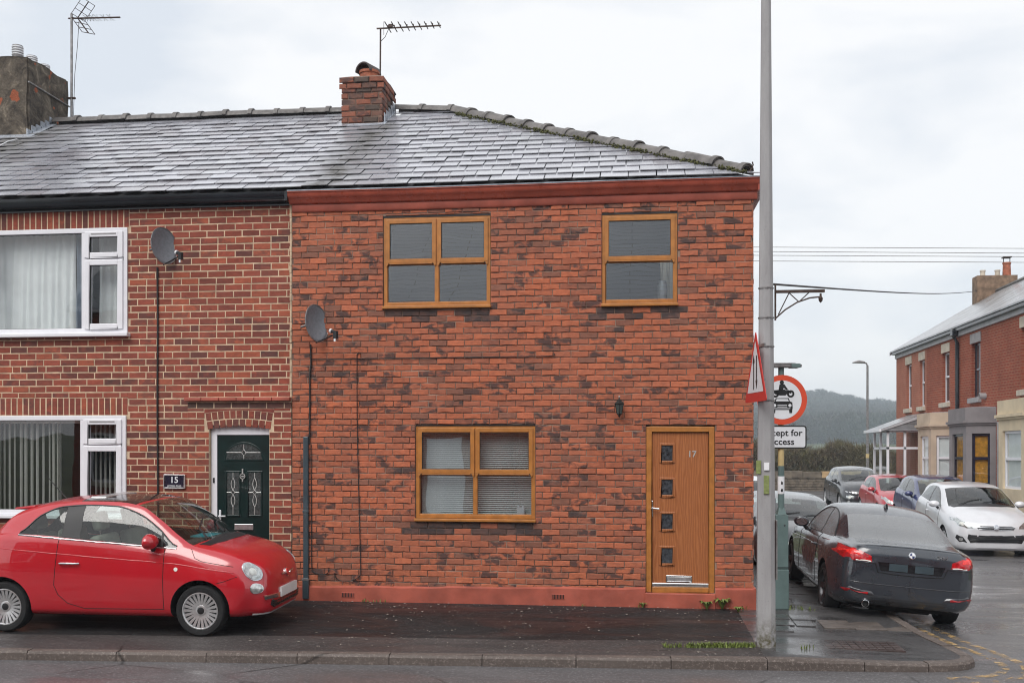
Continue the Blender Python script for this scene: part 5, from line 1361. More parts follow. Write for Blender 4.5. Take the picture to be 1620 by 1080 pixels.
# ---- small red city car (three-door, rounded)
FIAT = dict(L=3.546, W=1.627, fa=.72, ra=3.02, wr=.283, ar=.335, tw=.175, rimf=.70, style='multi', belt=1.0, inset=.035,
    ws=(.84, 1.52), rg=(3.0, 3.30), sg=[(1.0, 1.16), (1.19, 2.13), (2.34, 2.86)], bp=[(1.16, 1.19), (2.13, 2.34)], roofcut=(1.56, 2.22),
    lines=dict(
        zb=[(0, .25), (.1, .205), (.5, .20), (3.0, .20), (3.45, .25), (3.546, .32)], yb=[(0, .28), (0.0495, .42), (0.198, .56), (0.4, .66), (1, .70), (2.8, .70), (3.3, .60), (3.5, .42), (3.546, .3)],
        zs=[(0, .30), (.1, .27), (.5, .26), (3.0, .26), (3.4, .31), (3.546, .38)], ys=[(0, .31), (0.033, .46), (0.099, .57), (0.231, .66), (0.3, .735), (0.6, .785), (1, .775), (2.5, .775), (2.9, .79), (3.25, .73), (3.42, .62), (3.52, .44), (3.546, .32)],
        zm=[(0, .44), (.2, .50), (.6, .56), (1.2, .60), (2.6, .62), (3.1, .66), (3.546, .58)], ym=[(0, .30), (0.033, .47), (0.0825, .57), (0.165, .64), (0.2, .71), (0.4, .777), (0.7, .808), (1.2, .808), (2.4, .808), (2.9, .813), (3.15, .79), (3.35, .71), (3.47, .58), (3.53, .42), (3.546, .3)],
        zsh=[(0, .52), (.05, .60), (.15, .68), (.3, .755), (.6, .83), (.98, .885), (2.0, .955), (2.9, 1.02), (3.2, .98), (3.4, .90), (3.546, .72)], ysh=[(0, .27), (0.033, .43), (0.099, .53), (0.198, .60), (0.25, .675), (0.5, .735), (0.9, .765), (2.4, .778), (2.9, .772), (3.15, .74), (3.35, .66), (3.47, .53), (3.546, .28)],
        z5=[(0, .56), (.05, .655), (.12, .735), (.25, .805), (.5, .885), (.84, .945), (1.0, .962), (2.0, 1.045), (2.86, 1.098), (3.1, 1.08), (3.3, .99), (3.45, .86), (3.546, .74)], y5=[(0, .25), (0.033, .39), (0.099, .49), (0.198, .55), (0.25, .62), (0.5, .675), (0.84, .715), (1, .735), (2.4, .748), (2.86, .735), (3.1, .71), (3.3, .64), (3.45, .5), (3.546, .26)],
        z6=[(0, .575), (.05, .68), (.12, .76), (.25, .835), (.5, .92), (.84, .970), (1.0, .985), (1.23, 1.172), (1.5, 1.335), (1.77, 1.408), (2.1, 1.418), (2.4, 1.398), (2.65, 1.30), (2.86, 1.118), (3.1, 1.10), (3.3, 1.01), (3.45, .88), (3.546, .75)], y6=[(0, .20), (0.0825, .41), (0.198, .47), (0.25, .53), (0.5, .60), (0.84, .69), (1, .722), (1.23, .675), (1.5, .622), (1.77, .592), (2.1, .588), (2.4, .595), (2.65, .635), (2.86, .715), (3.1, .68), (3.3, .6), (3.45, .46), (3.546, .22)],
        z7=[(0, .585), (.05, .695), (.12, .775), (.25, .85), (.5, .94), (.84, .988), (1.0, 1.085), (1.23, 1.255), (1.5, 1.412), (1.77, 1.452), (2.1, 1.458), (2.5, 1.43), (2.86, 1.355), (3.0, 1.30), (3.3, 1.04), (3.45, .91), (3.546, .76)], y7=[(0, .15), (0.0825, .32), (0.198, .38), (0.25, .44), (0.5, .50), (0.84, .655), (1, .645), (1.23, .605), (1.5, .562), (1.77, .545), (2.1, .54), (2.5, .545), (2.86, .555), (3, .56), (3.3, .55), (3.45, .38), (3.546, .18)],
        zt=[(0, .59), (.02, .645), (.05, .71), (.12, .80), (.25, .885), (.5, .975), (.84, 1.035), (1.0, 1.13), (1.23, 1.30), (1.5, 1.452), (1.77, 1.492), (2.1, 1.498), (2.5, 1.478), (2.86, 1.405), (3.0, 1.34), (3.3, 1.07), (3.45, .93), (3.546, .77)],
        crown=[(0, 0), (.5, .0), (.84, .10), (1.52, .07), (1.9, 0), (2.8, 0), (3.0, -.05), (3.3, -.04), (3.5, 0)]),
    door=dict(box=(1.1, 2.45), planes=[(1.13, .25, 1.13, 1.0), (2.42, .36, 2.36, 1.1), (1.0, .30, 2.3, .285), (2.05, .287, 2.25, .345), (2.25, .345, 2.36, .44), (2.36, .44, 2.42, .58)],
        test=lambda s, z: s > 1.13 and z > .292 and s < 2.42 - (z - .36) * .081 and z > .287 + (s - 2.05) * .29 and z > .345 + (s - 2.25) * .8636 and z > .44 + (s - 2.36) * 2.333 and z < .962 + (s - 1) * .078))
c, pj, out = start_car(FIAT, 'parked_car', 'small rounded red three-door car parked on the pavement by the green door', 'car', (-3.98 - 1.773, -1.50, -.032), (.018, 0, 0), 'paint_red')
interior(FIAT, c, 'seat_cream', ((1.72, .34), (1.72, -.34), (2.5, .32), (2.5, -.32)))
MB().box(.55, .80, .1, .42, .985, 1.0).build('windscreen_cloth', 'teal_cloth', c, (0, 0, 0))
for vw in ('right', 'left'):
    pj.line(vw, [(1.0, .957), (2.86, 1.092)], .0085, .002, 'chrome_strip', 'chrome', c)
    # window surround rubber
    pts = [(1.0, .98), (1.23, 1.172), (1.5, 1.335), (1.77, 1.408), (2.1, 1.418), (2.4, 1.398), (2.65, 1.30), (2.86, 1.115)]
    fz = pchip(FIAT['lines']['z6']); P = [(s, float(fz(s))) for s in np.arange(1.0, 2.87, .05)]; pj.line(vw, P, .009, 0, 'window_rubber', 'black_plastic', c)
    # swage crease along the flank
    pj.line(vw, [(.35, .70), (1.0, .80), (2.0, .865), (3.1, .945)], .006, -.0025, 'swage_line', 'paint_red', c)
    h, n, d = pj.hit(vw, 2.22, .79); sy = -1 if vw == 'right' else 1
    pj.patch(vw, ell(2.22, .79, .07, .048), .0015, 'handle_recess', 'paint_red', c, .02, .004)
    MB().tube([h + Vector((.115, sy * .010, 0)), h + Vector((.10, sy * .032, 0)), h + Vector((-.10, sy * .032, 0)), h + Vector((-.115, sy * .010, 0))], .011, 8).build('door_handle', 'chrome', c, (0, 0, 0), smooth=50)
    pj.patch(vw, ell(.985, .74, .022, .022, 14), .004, 'side_repeater', 'lamp_white', c, .02, .004)
    pj.line(vw, [(.84, .955), (.78, .86), (.70, .825), (.36, .765)], .0035, 0, 'bonnet_shut_line', 'arch_black', c)
    pj.line(vw, [(.31, .66), (.45, .61), (.53, .59)], .0035, 0, 'bumper_shut_line', 'arch_black', c)
for sg in (-1, 1):
    f_ = (lambda p: p) if sg > 0 else mir
    hl = pj.patch('front', f_(ell(.605, .700, .078, .100, 26, -.3)), .012, 'headlamp', 'lamp_glass', c, .025, .02, .022)
    pj.patch('front', f_(ell(.605, .700, .082, .104, 26, -.3)), .006, 'bezel', 'chrome', hl, .025, .02)
    pj.patch('front', f_(ell(.605, .700, .070, .091, 24, -.3)), .010, 'reflector', 'lamp_reflector', hl, .02, .01)
    pj.patch('front', f_(ell(.600, .695, .034, .042, 18)), .014, 'projector', 'lamp_white', hl, .02, .004, .01)
    fl = pj.patch('front', f_(ell(.615, .515, .055, .050, 22)), .010, 'fog_lamp', 'lamp_reflector', c, .02, .012, .010)
    pj.patch('front', f_(ell(.615, .515, .061, .056, 22)), .005, 'bezel', 'chrome', fl, .025, .01)
pj.patch('front', [(-.55, .382), (-.3, .372), (.3, .372), (.55, .382), (.56, .428), (.3, .425), (-.3, .425), (-.56, .428)], .016, 'bumper_bar', 'chrome', c, .05, .02)
pj.patch('front', [(-.26, .368), (.26, .368), (.26, .475), (-.26, .475)], .026, 'number_plate_blank', 'plate_white', c, .06, .02)
pj.patch('front', [(-.40, .275), (.40, .275), (.46, .31), (.44, .365), (-.44, .365), (-.46, .31)], .008, 'lower_grille', 'black_plastic', c, .05, .015)
for k in range(3): pj.line('front', [(-.42, .29 + k * .027), (.42, .29 + k * .027)], .006, .010, 'grille_bar', 'gloss_black', c)
pj.line('front', [(-.60, .225), (-.3, .215), (.3, .215), (.60, .225)], .012, .0, 'lip_spoiler', 'stone_grey', c)
pj.line('front', [(-.19, .615), (-.08, .612), (.08, .612), (.19, .615)], .012, .010, 'moustache_bar', 'chrome', c)
bd = pj.patch('front', ell(0, .612, .05, .05, 24), .016, 'badge', 'chrome', c, .03, .01, .006); pj.patch('front', ell(0, .612, .040, .040, 22), .024, 'badge_face', 'sign_red', bd, .03, .004)
me = text_mesh('FIAT', .034, .001); me.transform(Matrix.Translation((FIAT['L'] / 2 + .034, 0, .612)) @ Matrix(((0, 0, 1, 0), (1, 0, 0, 0), (0, 1, 0, 0), (0, 0, 0, 1)))); mesh_obj('badge_lettering', me, bd, (0, 0, 0), 'chrome')
mirror_unit(FIAT, c, 1.27, .985, .74, 'paint_red', 1.15)
fzt = pchip(FIAT['lines']['zt'])
for y0 in (-.42, .05):
    P = [(.80 - .02, y0), (.93, y0 + .12), (1.02, y0 + .42)]; Q = [pj.hit('top', *p)[0] + Vector((.0, 0, .018)) for p in P]; MB().tube(Q, [.012, .009, .006], 6).build('wiper', 'black_plastic', c, (0, 0, 0))
pj.patch('top', [(.69, -.55), (.80, -.60), (.80, .60), (.69, .55), (.63, .3), (.61, 0), (.63, -.3)], .003, 'scuttle', 'black_plastic', c, .06, .004)
MB().box(FIAT['L'] / 2 - 2.21, FIAT['L'] / 2 - 2.02, -.36, .36, 1.46, 1.498).build('sunroof_deflector', 'alloy', c, (0, 0, 0), bevel=.01)
MB().tube([(FIAT['L'] / 2 - 2.72, 0, 1.44), (FIAT['L'] / 2 - 2.98, 0, 1.72)], [.008, .003], 6).build('aerial', 'black_plastic', c, (0, 0, 0))
MB().extr([(FIAT['L'] / 2 - 2.80, -.52, 1.405), (FIAT['L'] / 2 - 3.06, -.50, 1.375), (FIAT['L'] / 2 - 3.06, -.50, 1.350), (FIAT['L'] / 2 - 2.80, -.52, 1.37)], (0, 1.03, 0)).build('roof_spoiler', 'paint_red', c, (0, 0, 0), bevel=.012)
for sg in (-1, 1): pj.patch('rear', (lambda p: p if sg > 0 else mir(p))(ell(.60, .80, .07, .11, 18)), .008, 'tail_lamp', 'red_lens', c, .03, .01)

# ---- dark grey two-door coupe, seen from behind
BMW = dict(L=4.43, W=1.774, fa=.77, ra=3.46, wr=.325, ar=.362, tw=.225, rimf=.72, style='twin', belt=.97, inset=.02,
    ws=(1.38, 2.02), rg=(3.30, 3.90), sg=[(1.62, 2.62), (2.67, 3.42)], bp=[(2.62, 2.67)],
    lines=dict(
        zb=[(0, .26), (.1, .20), (.5, .19), (3.9, .20), (4.2, .26), (4.38, .30), (4.43, .36)], yb=[(0, .35), (.04, .5), (.15, .62), (.5, .72), (1.2, .76), (3.6, .76), (4.1, .70), (4.35, .62), (4.43, .50)],
        zs=[(0, .33), (.2, .27), (.6, .26), (3.8, .27), (4.2, .34), (4.43, .42)], ys=[(0, .38), (.03, .54), (.1, .66), (.25, .77), (.5, .83), (1.2, .84), (3.0, .84), (3.5, .865), (4.0, .845), (4.25, .79), (4.38, .72), (4.43, .58)],
        zm=[(0, .46), (.3, .54), (1, .58), (3, .60), (3.6, .62), (4.2, .58), (4.43, .54)], ym=[(0, .36), (.03, .54), (.08, .66), (.2, .77), (.45, .85), (.8, .872), (1.5, .868), (2.6, .866), (3.2, .880), (3.6, .887), (4.0, .862), (4.22, .825), (4.35, .77), (4.41, .69), (4.43, .60)],
        zsh=[(0, .54), (.1, .64), (.3, .74), (.7, .82), (1.4, .86), (2.5, .89), (3.4, .90), (3.9, .90), (4.2, .885), (4.36, .86), (4.43, .74)], ysh=[(0, .32), (.05, .52), (.15, .66), (.35, .77), (.8, .825), (1.5, .845), (2.5, .845), (3.3, .852), (3.7, .862), (4.0, .84), (4.2, .80), (4.34, .745), (4.41, .67), (4.43, .57)],
        z5=[(0, .58), (.1, .69), (.3, .79), (.7, .875), (1.38, .925), (1.62, .935), (2.5, .955), (3.42, .985), (3.7, .995), (3.95, .985), (4.2, .96), (4.36, .93), (4.43, .78)], y5=[(0, .28), (.05, .46), (.15, .60), (.35, .70), (.8, .755), (1.38, .775), (1.62, .79), (2.5, .79), (3.2, .775), (3.42, .765), (3.7, .755), (3.95, .755), (4.2, .745), (4.34, .71), (4.41, .63), (4.43, .54)],
        z6=[(0, .59), (.1, .71), (.3, .81), (.7, .90), (1.38, .945), (1.62, .955), (1.85, 1.10), (2.1, 1.235), (2.4, 1.312), (2.7, 1.322), (3.0, 1.275), (3.25, 1.165), (3.42, 1.00), (3.7, 1.01), (3.95, 1.0), (4.2, .98), (4.36, .95), (4.43, .79)], y6=[(0, .22), (.1, .46), (.3, .58), (.7, .66), (1.38, .74), (1.62, .775), (1.85, .73), (2.1, .665), (2.4, .615), (2.7, .605), (3.0, .625), (3.25, .68), (3.42, .745), (3.7, .715), (3.95, .70), (4.2, .69), (4.34, .66), (4.41, .58), (4.43, .50)],
        z7=[(0, .60), (.1, .72), (.3, .825), (.7, .92), (1.38, .965), (1.62, 1.075), (1.85, 1.205), (2.02, 1.295), (2.4, 1.365), (2.7, 1.372), (3.0, 1.352), (3.3, 1.285), (3.6, 1.165), (3.9, 1.03), (4.1, 1.015), (4.3, 1.005), (4.38, .97), (4.43, .80)], y7=[(0, .16), (.1, .38), (.3, .48), (.7, .56), (1.38, .69), (1.62, .675), (1.85, .635), (2.02, .60), (2.4, .56), (2.7, .553), (3.0, .56), (3.3, .585), (3.6, .625), (3.9, .66), (4.1, .62), (4.3, .60), (4.38, .56), (4.43, .44)],
        zt=[(0, .61), (.03, .66), (.1, .74), (.3, .86), (.7, .955), (1.38, 1.01), (1.62, 1.115), (1.85, 1.25), (2.02, 1.345), (2.4, 1.412), (2.7, 1.418), (3.0, 1.398), (3.3, 1.325), (3.6, 1.20), (3.9, 1.055), (4.1, 1.035), (4.28, 1.03), (4.34, 1.015), (4.39, .97), (4.42, .90), (4.43, .82)],
        crown=[(0, 0), (.9, 0), (1.38, .12), (2.02, .06), (2.4, 0), (3.0, 0), (3.3, -.05), (3.9, -.10), (4.1, -.05), (4.3, -.02), (4.43, 0)]),
    door=dict(box=(1.45, 2.85), planes=[(1.52, .3, 1.50, 1.0), (2.82, .3, 2.86, 1.0), (1.3, .30, 3, .30)], test=lambda s, z: 1.51 < s < 2.83 and z > .30 and z < .96))
b, pj, out = start_car(BMW, 'parked_car', 'dark grey two-door coupe seen from behind, parked half on the kerb at the corner', 'car', (3.24, .60 + 3.46 - 2.215, -.155), (R(4.8), R(-.6), R(90)), 'paint_grey', 'car_glass_dark')
b.scale = (1.0, .945, .98)
interior(BMW, b, 'seat_grey', ((2.2, .37), (2.2, -.37)))
tl = [(.48, .842), (.56, .848), (.70, .845), (.80, .855), (.86, .895), (.86, .975), (.80, .992), (.68, .985), (.58, .952), (.49, .915)]
for sg in (-1, 1):
    f_ = (lambda p: p) if sg > 0 else mir
    t_ = pj.patch('rear', f_([(a, z - .035) for a, z in tl]), .008, 'tail_lamp', 'red_lens', b, .03, .02)
    pj.patch('rear', f_([(.62, .875), (.72, .872), (.83, .885), (.845, .945), (.70, .94), (.63, .915)]), .0115, 'light_bar', 'red_lens_bright', t_, .03, .006)
    pj.patch('rear', f_([(.49, .822), (.56, .828), (.68, .824), (.67, .814), (.56, .816), (.50, .810)]), .011, 'reverse_lamp', 'lamp_white', t_, .03, .006)
    pj.patch('rear', f_([(.50, .412), (.76, .422), (.80, .452), (.74, .462), (.50, .440)]), .012, 'reflector', 'red_lens', b, .03, .012)
    pj.patch('rear', f_([(.40, .395), (.78, .405), (.84, .47), (.72, .49), (.46, .455)]), .004, 'bumper_vent', 'paint_charcoal', b, .04, .006)
    pj.line('rear', f_([(.44, .80), (.60, .79), (.80, .80)]), .004, .001, 'lamp_shut_line', 'arch_black', b)
pj.line('rear', [(-.44, .80), (-.40, .695), (-.2, .682), (.2, .682), (.40, .695), (.44, .80)], .006, .0, 'boot_shut_line', 'arch_black', b)
pj.patch('rear', [(-.37, .715), (.37, .715), (.41, .82), (-.41, .82)], .003, 'plate_recess', 'gloss_black', b, .05, .004)
for sg in (-1, 1): pj.patch('rear', (lambda p: p if sg > 0 else mir(p))([(.045, .725), (.27, .725), (.27, .812), (.045, .812)]), .009, 'number_plate_blank', 'plate_blank', b, .05, .008)
pj.line('rear', [(-.84, .56), (-.5, .545), (.5, .545), (.84, .56)], .006, .0, 'bumper_crease', 'paint_charcoal', b)
pj.patch('rear', [(-.55, .27), (.55, .27), (.47, .385), (-.47, .385)], .005, 'diffuser', 'paint_charcoal', b, .05, .01)
for y_ in (0, .55, -.55): pj.line('rear', [(y_, .42), (y_, .66)], .0025, .0, 'bumper_seam', 'arch_black', b) if y_ == 0 else None
bd = pj.patch('rear', ell(0, .925, .042, .042, 24), .008, 'badge', 'chrome', b, .03, .008)
hb, nb, _ = pj.hit('rear', 0, .925)
for k in range(4):
    pl = [(0, .925)] + [(.031 * math.cos(R(90 * k + j * 15)), .925 + .031 * math.sin(R(90 * k + j * 15))) for j in range(7)]
    pj.patch('rear', pl, .011, 'badge_quarter', 'sign_white' if k % 2 else 'paint_blue', bd, .03, .003)
# model lettering on the boot lid (reads from behind)
me = text_mesh('218d', .062, .002); h, n, _ = pj.hit('rear', -.37, .93)
me.transform(Matrix.Translation(h + Vector((-.012, 0, 0))) @ Matrix(((0, 0, -1, 0), (-1, 0, 0, 0), (0, 1, 0, 0), (0, 0, 0, 1)))); mesh_obj('model_lettering', me, b, (0, 0, 0), 'chrome')
pj.line('top', [(4.33, -.60), (4.345, -.3), (4.35, 0), (4.345, .3), (4.33, .60)], .012, -.003, 'boot_spoiler', 'paint_grey', b)
xt = -2.215
for yy in (.52,):
    MB().lathe([(.040, 0), (.046, .002), (.046, .16), (.038, .16), (.036, .01)], 22, Matrix.Translation((xt - .005, yy, .30)) @ Matrix.Rotation(R(90), 4, 'Y')).build('exhaust_tip', 'chrome', b, (0, 0, 0), smooth=40)
    MB().disc((0, 0, .02), .038, Matrix.Translation((xt + .01, yy, .30)) @ Matrix.Rotation(R(90), 4, 'Y')).build('exhaust_bore', 'arch_black', b, (0, 0, 0))
MB().tube([(xt + .5, .35, .25), (xt + .5, -.4, .25)], .10, 12).build('silencer', 'disc_steel', b, (0, 0, 0), smooth=40)
MB().box(-1.9, 1.6, -.6, .6, .20, .27).build('underbody', 'arch_black', b, (0, 0, 0))
sx = 2.215 - 2.98; MB().extr([(sx + .10, -.012, 1.39), (sx - .09, -.016, 1.385), (sx - .085, -.006, 1.455), (sx - .04, -.006, 1.455)], (0, .024, 0)).build('shark_fin', 'gloss_black', b, (0, 0, 0), bevel=.004)
mirror_unit(BMW, b, 1.72, .95, .80, 'paint_grey')
for vw in ('left', 'right'):
    fz = pchip(BMW['lines']['z6']); pj.line(vw, [(s, float(fz(s))) for s in np.arange(1.62, 3.43, .06)], .009, 0, 'window_rubber', 'black_plastic', b)
    h, n, d = pj.hit(vw, 2.66, .80); sy = -1 if vw == 'right' else 1
    MB().tube([h + Vector((.11, sy * .008, 0)), h + Vector((.09, sy * .03, 0)), h + Vector((-.09, sy * .03, 0)), h + Vector((-.11, sy * .008, 0))], .012, 8).build('door_handle', 'paint_grey', b, (0, 0, 0), smooth=50)
    pj.line(vw, [(.6, .74), (1.5, .775), (2.6, .80), (3.2, .835)], .006, -.002, 'swage_line', 'paint_grey', b)

# ---- hatchbacks and the others, front on
HATCH = dict(L=4.0, W=1.737, fa=.83, ra=3.34, wr=.308, ar=.345, tw=.195, rimf=.68, style='five', belt=1.0, inset=.03,
    ws=(1.02, 1.80), rg=(3.42, 3.80), sg=[(1.35, 2.35), (2.42, 3.30)], bp=[(2.35, 2.42)],
    lines=dict(
        zb=[(0, .26), (.1, .20), (.5, .19), (3.5, .20), (3.9, .28), (4.0, .36)], yb=[(0, .36), (.05, .52), (.2, .64), (.6, .72), (3.4, .72), (3.8, .62), (4.0, .42)],
        zs=[(0, .34), (.2, .28), (.6, .27), (3.5, .28), (3.9, .36), (4.0, .42)], ys=[(0, .40), (.03, .55), (.08, .65), (.2, .76), (.45, .82), (1.2, .825), (3.2, .825), (3.6, .80), (3.85, .70), (4.0, .46)],
        zm=[(0, .46), (.3, .54), (1, .62), (3, .66), (3.6, .68), (4.0, .58)], ym=[(0, .38), (.03, .56), (.08, .67), (.18, .76), (.4, .84), (.8, .862), (1.5, .862), (2.8, .862), (3.3, .865), (3.65, .83), (3.85, .75), (3.96, .6), (4.0, .44)],
        zsh=[(0, .58), (.06, .66), (.2, .75), (.5, .85), (1.0, .90), (2.0, .96), (3.2, 1.02), (3.6, 1.0), (4.0, .76)], ysh=[(0, .34), (.05, .54), (.15, .66), (.35, .765), (.8, .81), (1.3, .825), (3.0, .83), (3.4, .81), (3.7, .74), (3.9, .6), (4.0, .40)],
        z5=[(0, .64), (.06, .72), (.2, .83), (.5, .925), (1.02, .985), (1.35, 1.005), (2.2, 1.045), (3.3, 1.10), (3.6, 1.07), (3.85, .96), (4.0, .80)], y5=[(0, .30), (.05, .48), (.15, .60), (.35, .69), (.7, .74), (1.02, .76), (1.35, .785), (2.5, .79), (3.3, .765), (3.6, .71), (3.85, .58), (4.0, .36)],
        z6=[(0, .655), (.06, .745), (.2, .86), (.5, .955), (1.02, 1.015), (1.35, 1.03), (1.65, 1.21), (1.95, 1.345), (2.3, 1.40), (2.7, 1.395), (3.0, 1.35), (3.3, 1.125), (3.6, 1.09), (3.85, .98), (4.0, .81)], y6=[(0, .24), (.06, .43), (.2, .53), (.5, .62), (1.02, .725), (1.35, .765), (1.65, .70), (1.95, .645), (2.3, .615), (2.7, .612), (3.0, .635), (3.3, .74), (3.6, .68), (3.85, .54), (4.0, .32)],
        z7=[(0, .665), (.06, .76), (.2, .875), (.5, .975), (1.02, 1.04), (1.35, 1.19), (1.65, 1.32), (1.80, 1.375), (2.2, 1.435), (2.7, 1.445), (3.1, 1.42), (3.42, 1.35), (3.8, 1.09), (4.0, .82)], y7=[(0, .18), (.06, .35), (.2, .44), (.5, .54), (1.02, .69), (1.35, .655), (1.65, .61), (1.80, .59), (2.2, .565), (2.7, .56), (3.1, .565), (3.42, .58), (3.8, .53), (4.0, .26)],
        zt=[(0, .67), (.02, .715), (.06, .775), (.2, .905), (.5, 1.01), (1.02, 1.085), (1.35, 1.235), (1.65, 1.37), (1.80, 1.425), (2.2, 1.482), (2.7, 1.49), (3.1, 1.465), (3.42, 1.39), (3.8, 1.12), (4.0, .83)],
        crown=[(0, 0), (.5, 0), (1.02, .15), (1.80, .08), (2.3, 0), (3.3, 0), (3.42, -.05), (3.8, -.05), (4.0, 0)]),
    door=dict(box=(1.2, 2.5), planes=[(1.28, .3, 1.30, 1.0), (2.42, .3, 2.44, 1.1), (1.2, .31, 3, .31)], test=lambda s, z: 1.29 < s < 2.43 and z > .31 and z < .99 + (s - 1.35) * .04))
def scaled(S, sx, sy, sz, **kw):
    T = dict(S); T['L'] = S['L'] * sx; T['W'] = S['W'] * sy
    T['lines'] = {k: [(a * sx, v * (sx if k == 'crown' else sy if k[0] == 'y' else sz)) for a, v in l] for k, l in S['lines'].items()}
    for k in ('ws', 'rg'): T[k] = tuple(a * sx for a in S[k])
    for k in ('sg', 'bp'): T[k] = [(a * sx, q * sx) for a, q in S[k]]
    T['fa'] = S['fa'] * sx; T['ra'] = S['ra'] * sx; T['belt'] = S['belt'] * sz
    if S.get('door'):
        d = S['door']; T['door'] = dict(box=tuple(a * sx for a in d['box']), planes=[(a * sx, q * sz, e * sx, g * sz) for a, q, e, g in d['planes']], test=lambda s, z: d['test'](s / sx, z / sz))
    T.update(kw); return T
def front_kit(c, pj, S, k, kind, paint):
    """headlamps, grille, lower intake, fog lamps, plate; k = (y-scale, z-scale)"""
    ky, kz = k; q = lambda pts: [(a * ky, z * kz) for a, z in pts]
    shapes = {'griffin': [(.44, .66), (.56, .66), (.70, .70), (.80, .80), (.79, .86), (.70, .86), (.56, .78), (.46, .71)],
              'wedge': [(.42, .66), (.58, .655), (.72, .70), (.80, .82), (.78, .90), (.70, .88), (.58, .77), (.45, .70)],
              'slim': [(.50, .52), (.66, .50), (.74, .55), (.74, .62), (.62, .64), (.50, .61)]}
    for sg in (-1, 1):
        f_ = (lambda p: p) if sg > 0 else mir
        hl = pj.patch('front', f_(q(shapes[kind])), .010, 'headlamp', 'lamp_glass', c, .03, .02)
        pj.patch('front', f_(q([(a * .985 + .008, z * .99 + .008) for a, z in shapes[kind]])), .004, 'reflector', 'lamp_reflector', hl, .03, .01)
        cx = sum(p[0] for p in shapes[kind]) / len(shapes[kind]); cz = sum(p[1] for p in shapes[kind]) / len(shapes[kind])
        pj.patch('front', f_(q(ell(cx + .01, cz - .005, .045, .04, 16))), .007, 'projector', 'lamp_white', hl, .03, .004, .004)
        fg = pj.patch('front', f_(q([(.56, .36), (.70, .37), (.76, .45), (.74, .52), (.64, .48)])), .005, 'fog_pocket', 'black_plastic', c, .03, .01)
        pj.patch('front', f_(q(ell(.67, .43, .035, .035, 14))), .010, 'fog_lamp', 'lamp_reflector', fg, .03, .004)
    if kind == 'griffin':
        g = pj.patch('front', q([(-.34, .645), (0, .635), (.34, .645), (.38, .69), (.30, .715), (0, .715), (-.30, .715), (-.38, .69)]), .006, 'grille', 'black_plastic', c, .04, .01)
        pj.line('front', q([(-.37, .685), (-.1, .678), (.1, .678), (.37, .685)]), .014, .012, 'chrome_bar', 'chrome', g)
        pj.line('front', q([(-.34, .648), (0, .638), (.34, .648)]), .008, .010, 'grille_bar', 'chrome', g)
        bd = pj.patch('front', q(ell(0, .685, .055, .055, 22)), .022, 'badge', 'chrome', c, .03, .01); pj.patch('front', q(ell(0, .685, .043, .043, 20)), .025, 'badge_face', 'lead_grey', bd, .03, .003)
        pj.patch('front', q([(.0, .70), (.03, .69), (.02, .67), (-.02, .665), (-.03, .68), (-.01, .685), (-.02, .70)]), .029, 'badge_emblem', 'chrome', bd, .03, .004)
        pj.patch('front', q([(-.50, .36), (.50, .36), (.56, .46), (.54, .54), (0, .52), (-.54, .54), (-.56, .46)]), .006, 'lower_grille', 'black_plastic', c, .05, .012)
        pj.patch('front', q([(-.53, .495), (0, .478), (.53, .495), (.52, .53), (0, .512), (-.52, .53)]), .018, 'plate_plinth', 'paint_charcoal', c, .05, .01)
        for j in range(3): pj.line('front', q([(-.5, .38 + j * .032), (.5, .38 + j * .032)]), .006, .010, 'grille_bar', 'gloss_black', c)
    elif kind == 'slim':
        pj.patch('front', q([(-.60, .62), (.60, .62), (.72, .76), (.60, .78), (0, .78), (-.60, .78), (-.72, .76)]), .006, 'grille', 'gloss_black', c, .05, .01)
        for sg in (-1, 1):
            for j in range(4): pj.patch('front', (lambda p: p if sg > 0 else mir(p))(q([(.40 + j * .09, .69 + j * .01), (.46 + j * .09, .70 + j * .01), (.48 + j * .09, .74 + j * .008), (.42 + j * .09, .73 + j * .01)])), .012, 'lamp_facet', 'alloy', c, .05, .005)
        pj.patch('front', q([(-.50, .34), (.50, .34), (.46, .46), (-.46, .46)]), .006, 'lower_grille', 'black_plastic', c, .05, .01)
        pj.patch('front', q([(-.26, .48), (.26, .48), (.26, .58), (-.26, .58)]), .014, 'number_plate_blank', 'plate_white', c, .06, .01)
    else:
        pj.patch('front', q([(-.46, .33), (.46, .33), (.52, .50), (.40, .55), (-.40, .55), (-.52, .50)]), .006, 'lower_grille', 'black_plastic', c, .05, .01)
        pj.patch('front', q([(-.26, .43), (.26, .43), (.26, .53), (-.26, .53)]), .014, 'number_plate_blank', 'plate_white', c, .06, .01)
        pj.patch('front', q([(-.30, .63), (.30, .63), (.32, .66), (-.32, .66)]), .006, 'grille', 'black_plastic', c, .05, .01)
        pj.patch('front', q(ell(0, .70, .06, .03, 20)), .010, 'badge', 'chrome', c, .03, .008)
    pj.patch('top', [(S['ws'][0] - .13, -.62 * ky), (S['ws'][0], -.66 * ky), (S['ws'][0], .66 * ky), (S['ws'][0] - .13, .62 * ky), (S['ws'][0] - .22, .3), (S['ws'][0] - .24, 0), (S['ws'][0] - .22, -.3)], .003, 'scuttle', 'black_plastic', c, .08, .004)
    for y0 in (-.5, .0):
        Q = [pj.hit('top', *p)[0] + Vector((0, 0, .014)) for p in ((S['ws'][0] - .05, y0), (S['ws'][0] + .06, y0 + .25), (S['ws'][0] + .1, y0 + .52))]; MB().tube(Q, .007, 5).build('wiper', 'black_plastic', c, (0, 0, 0))
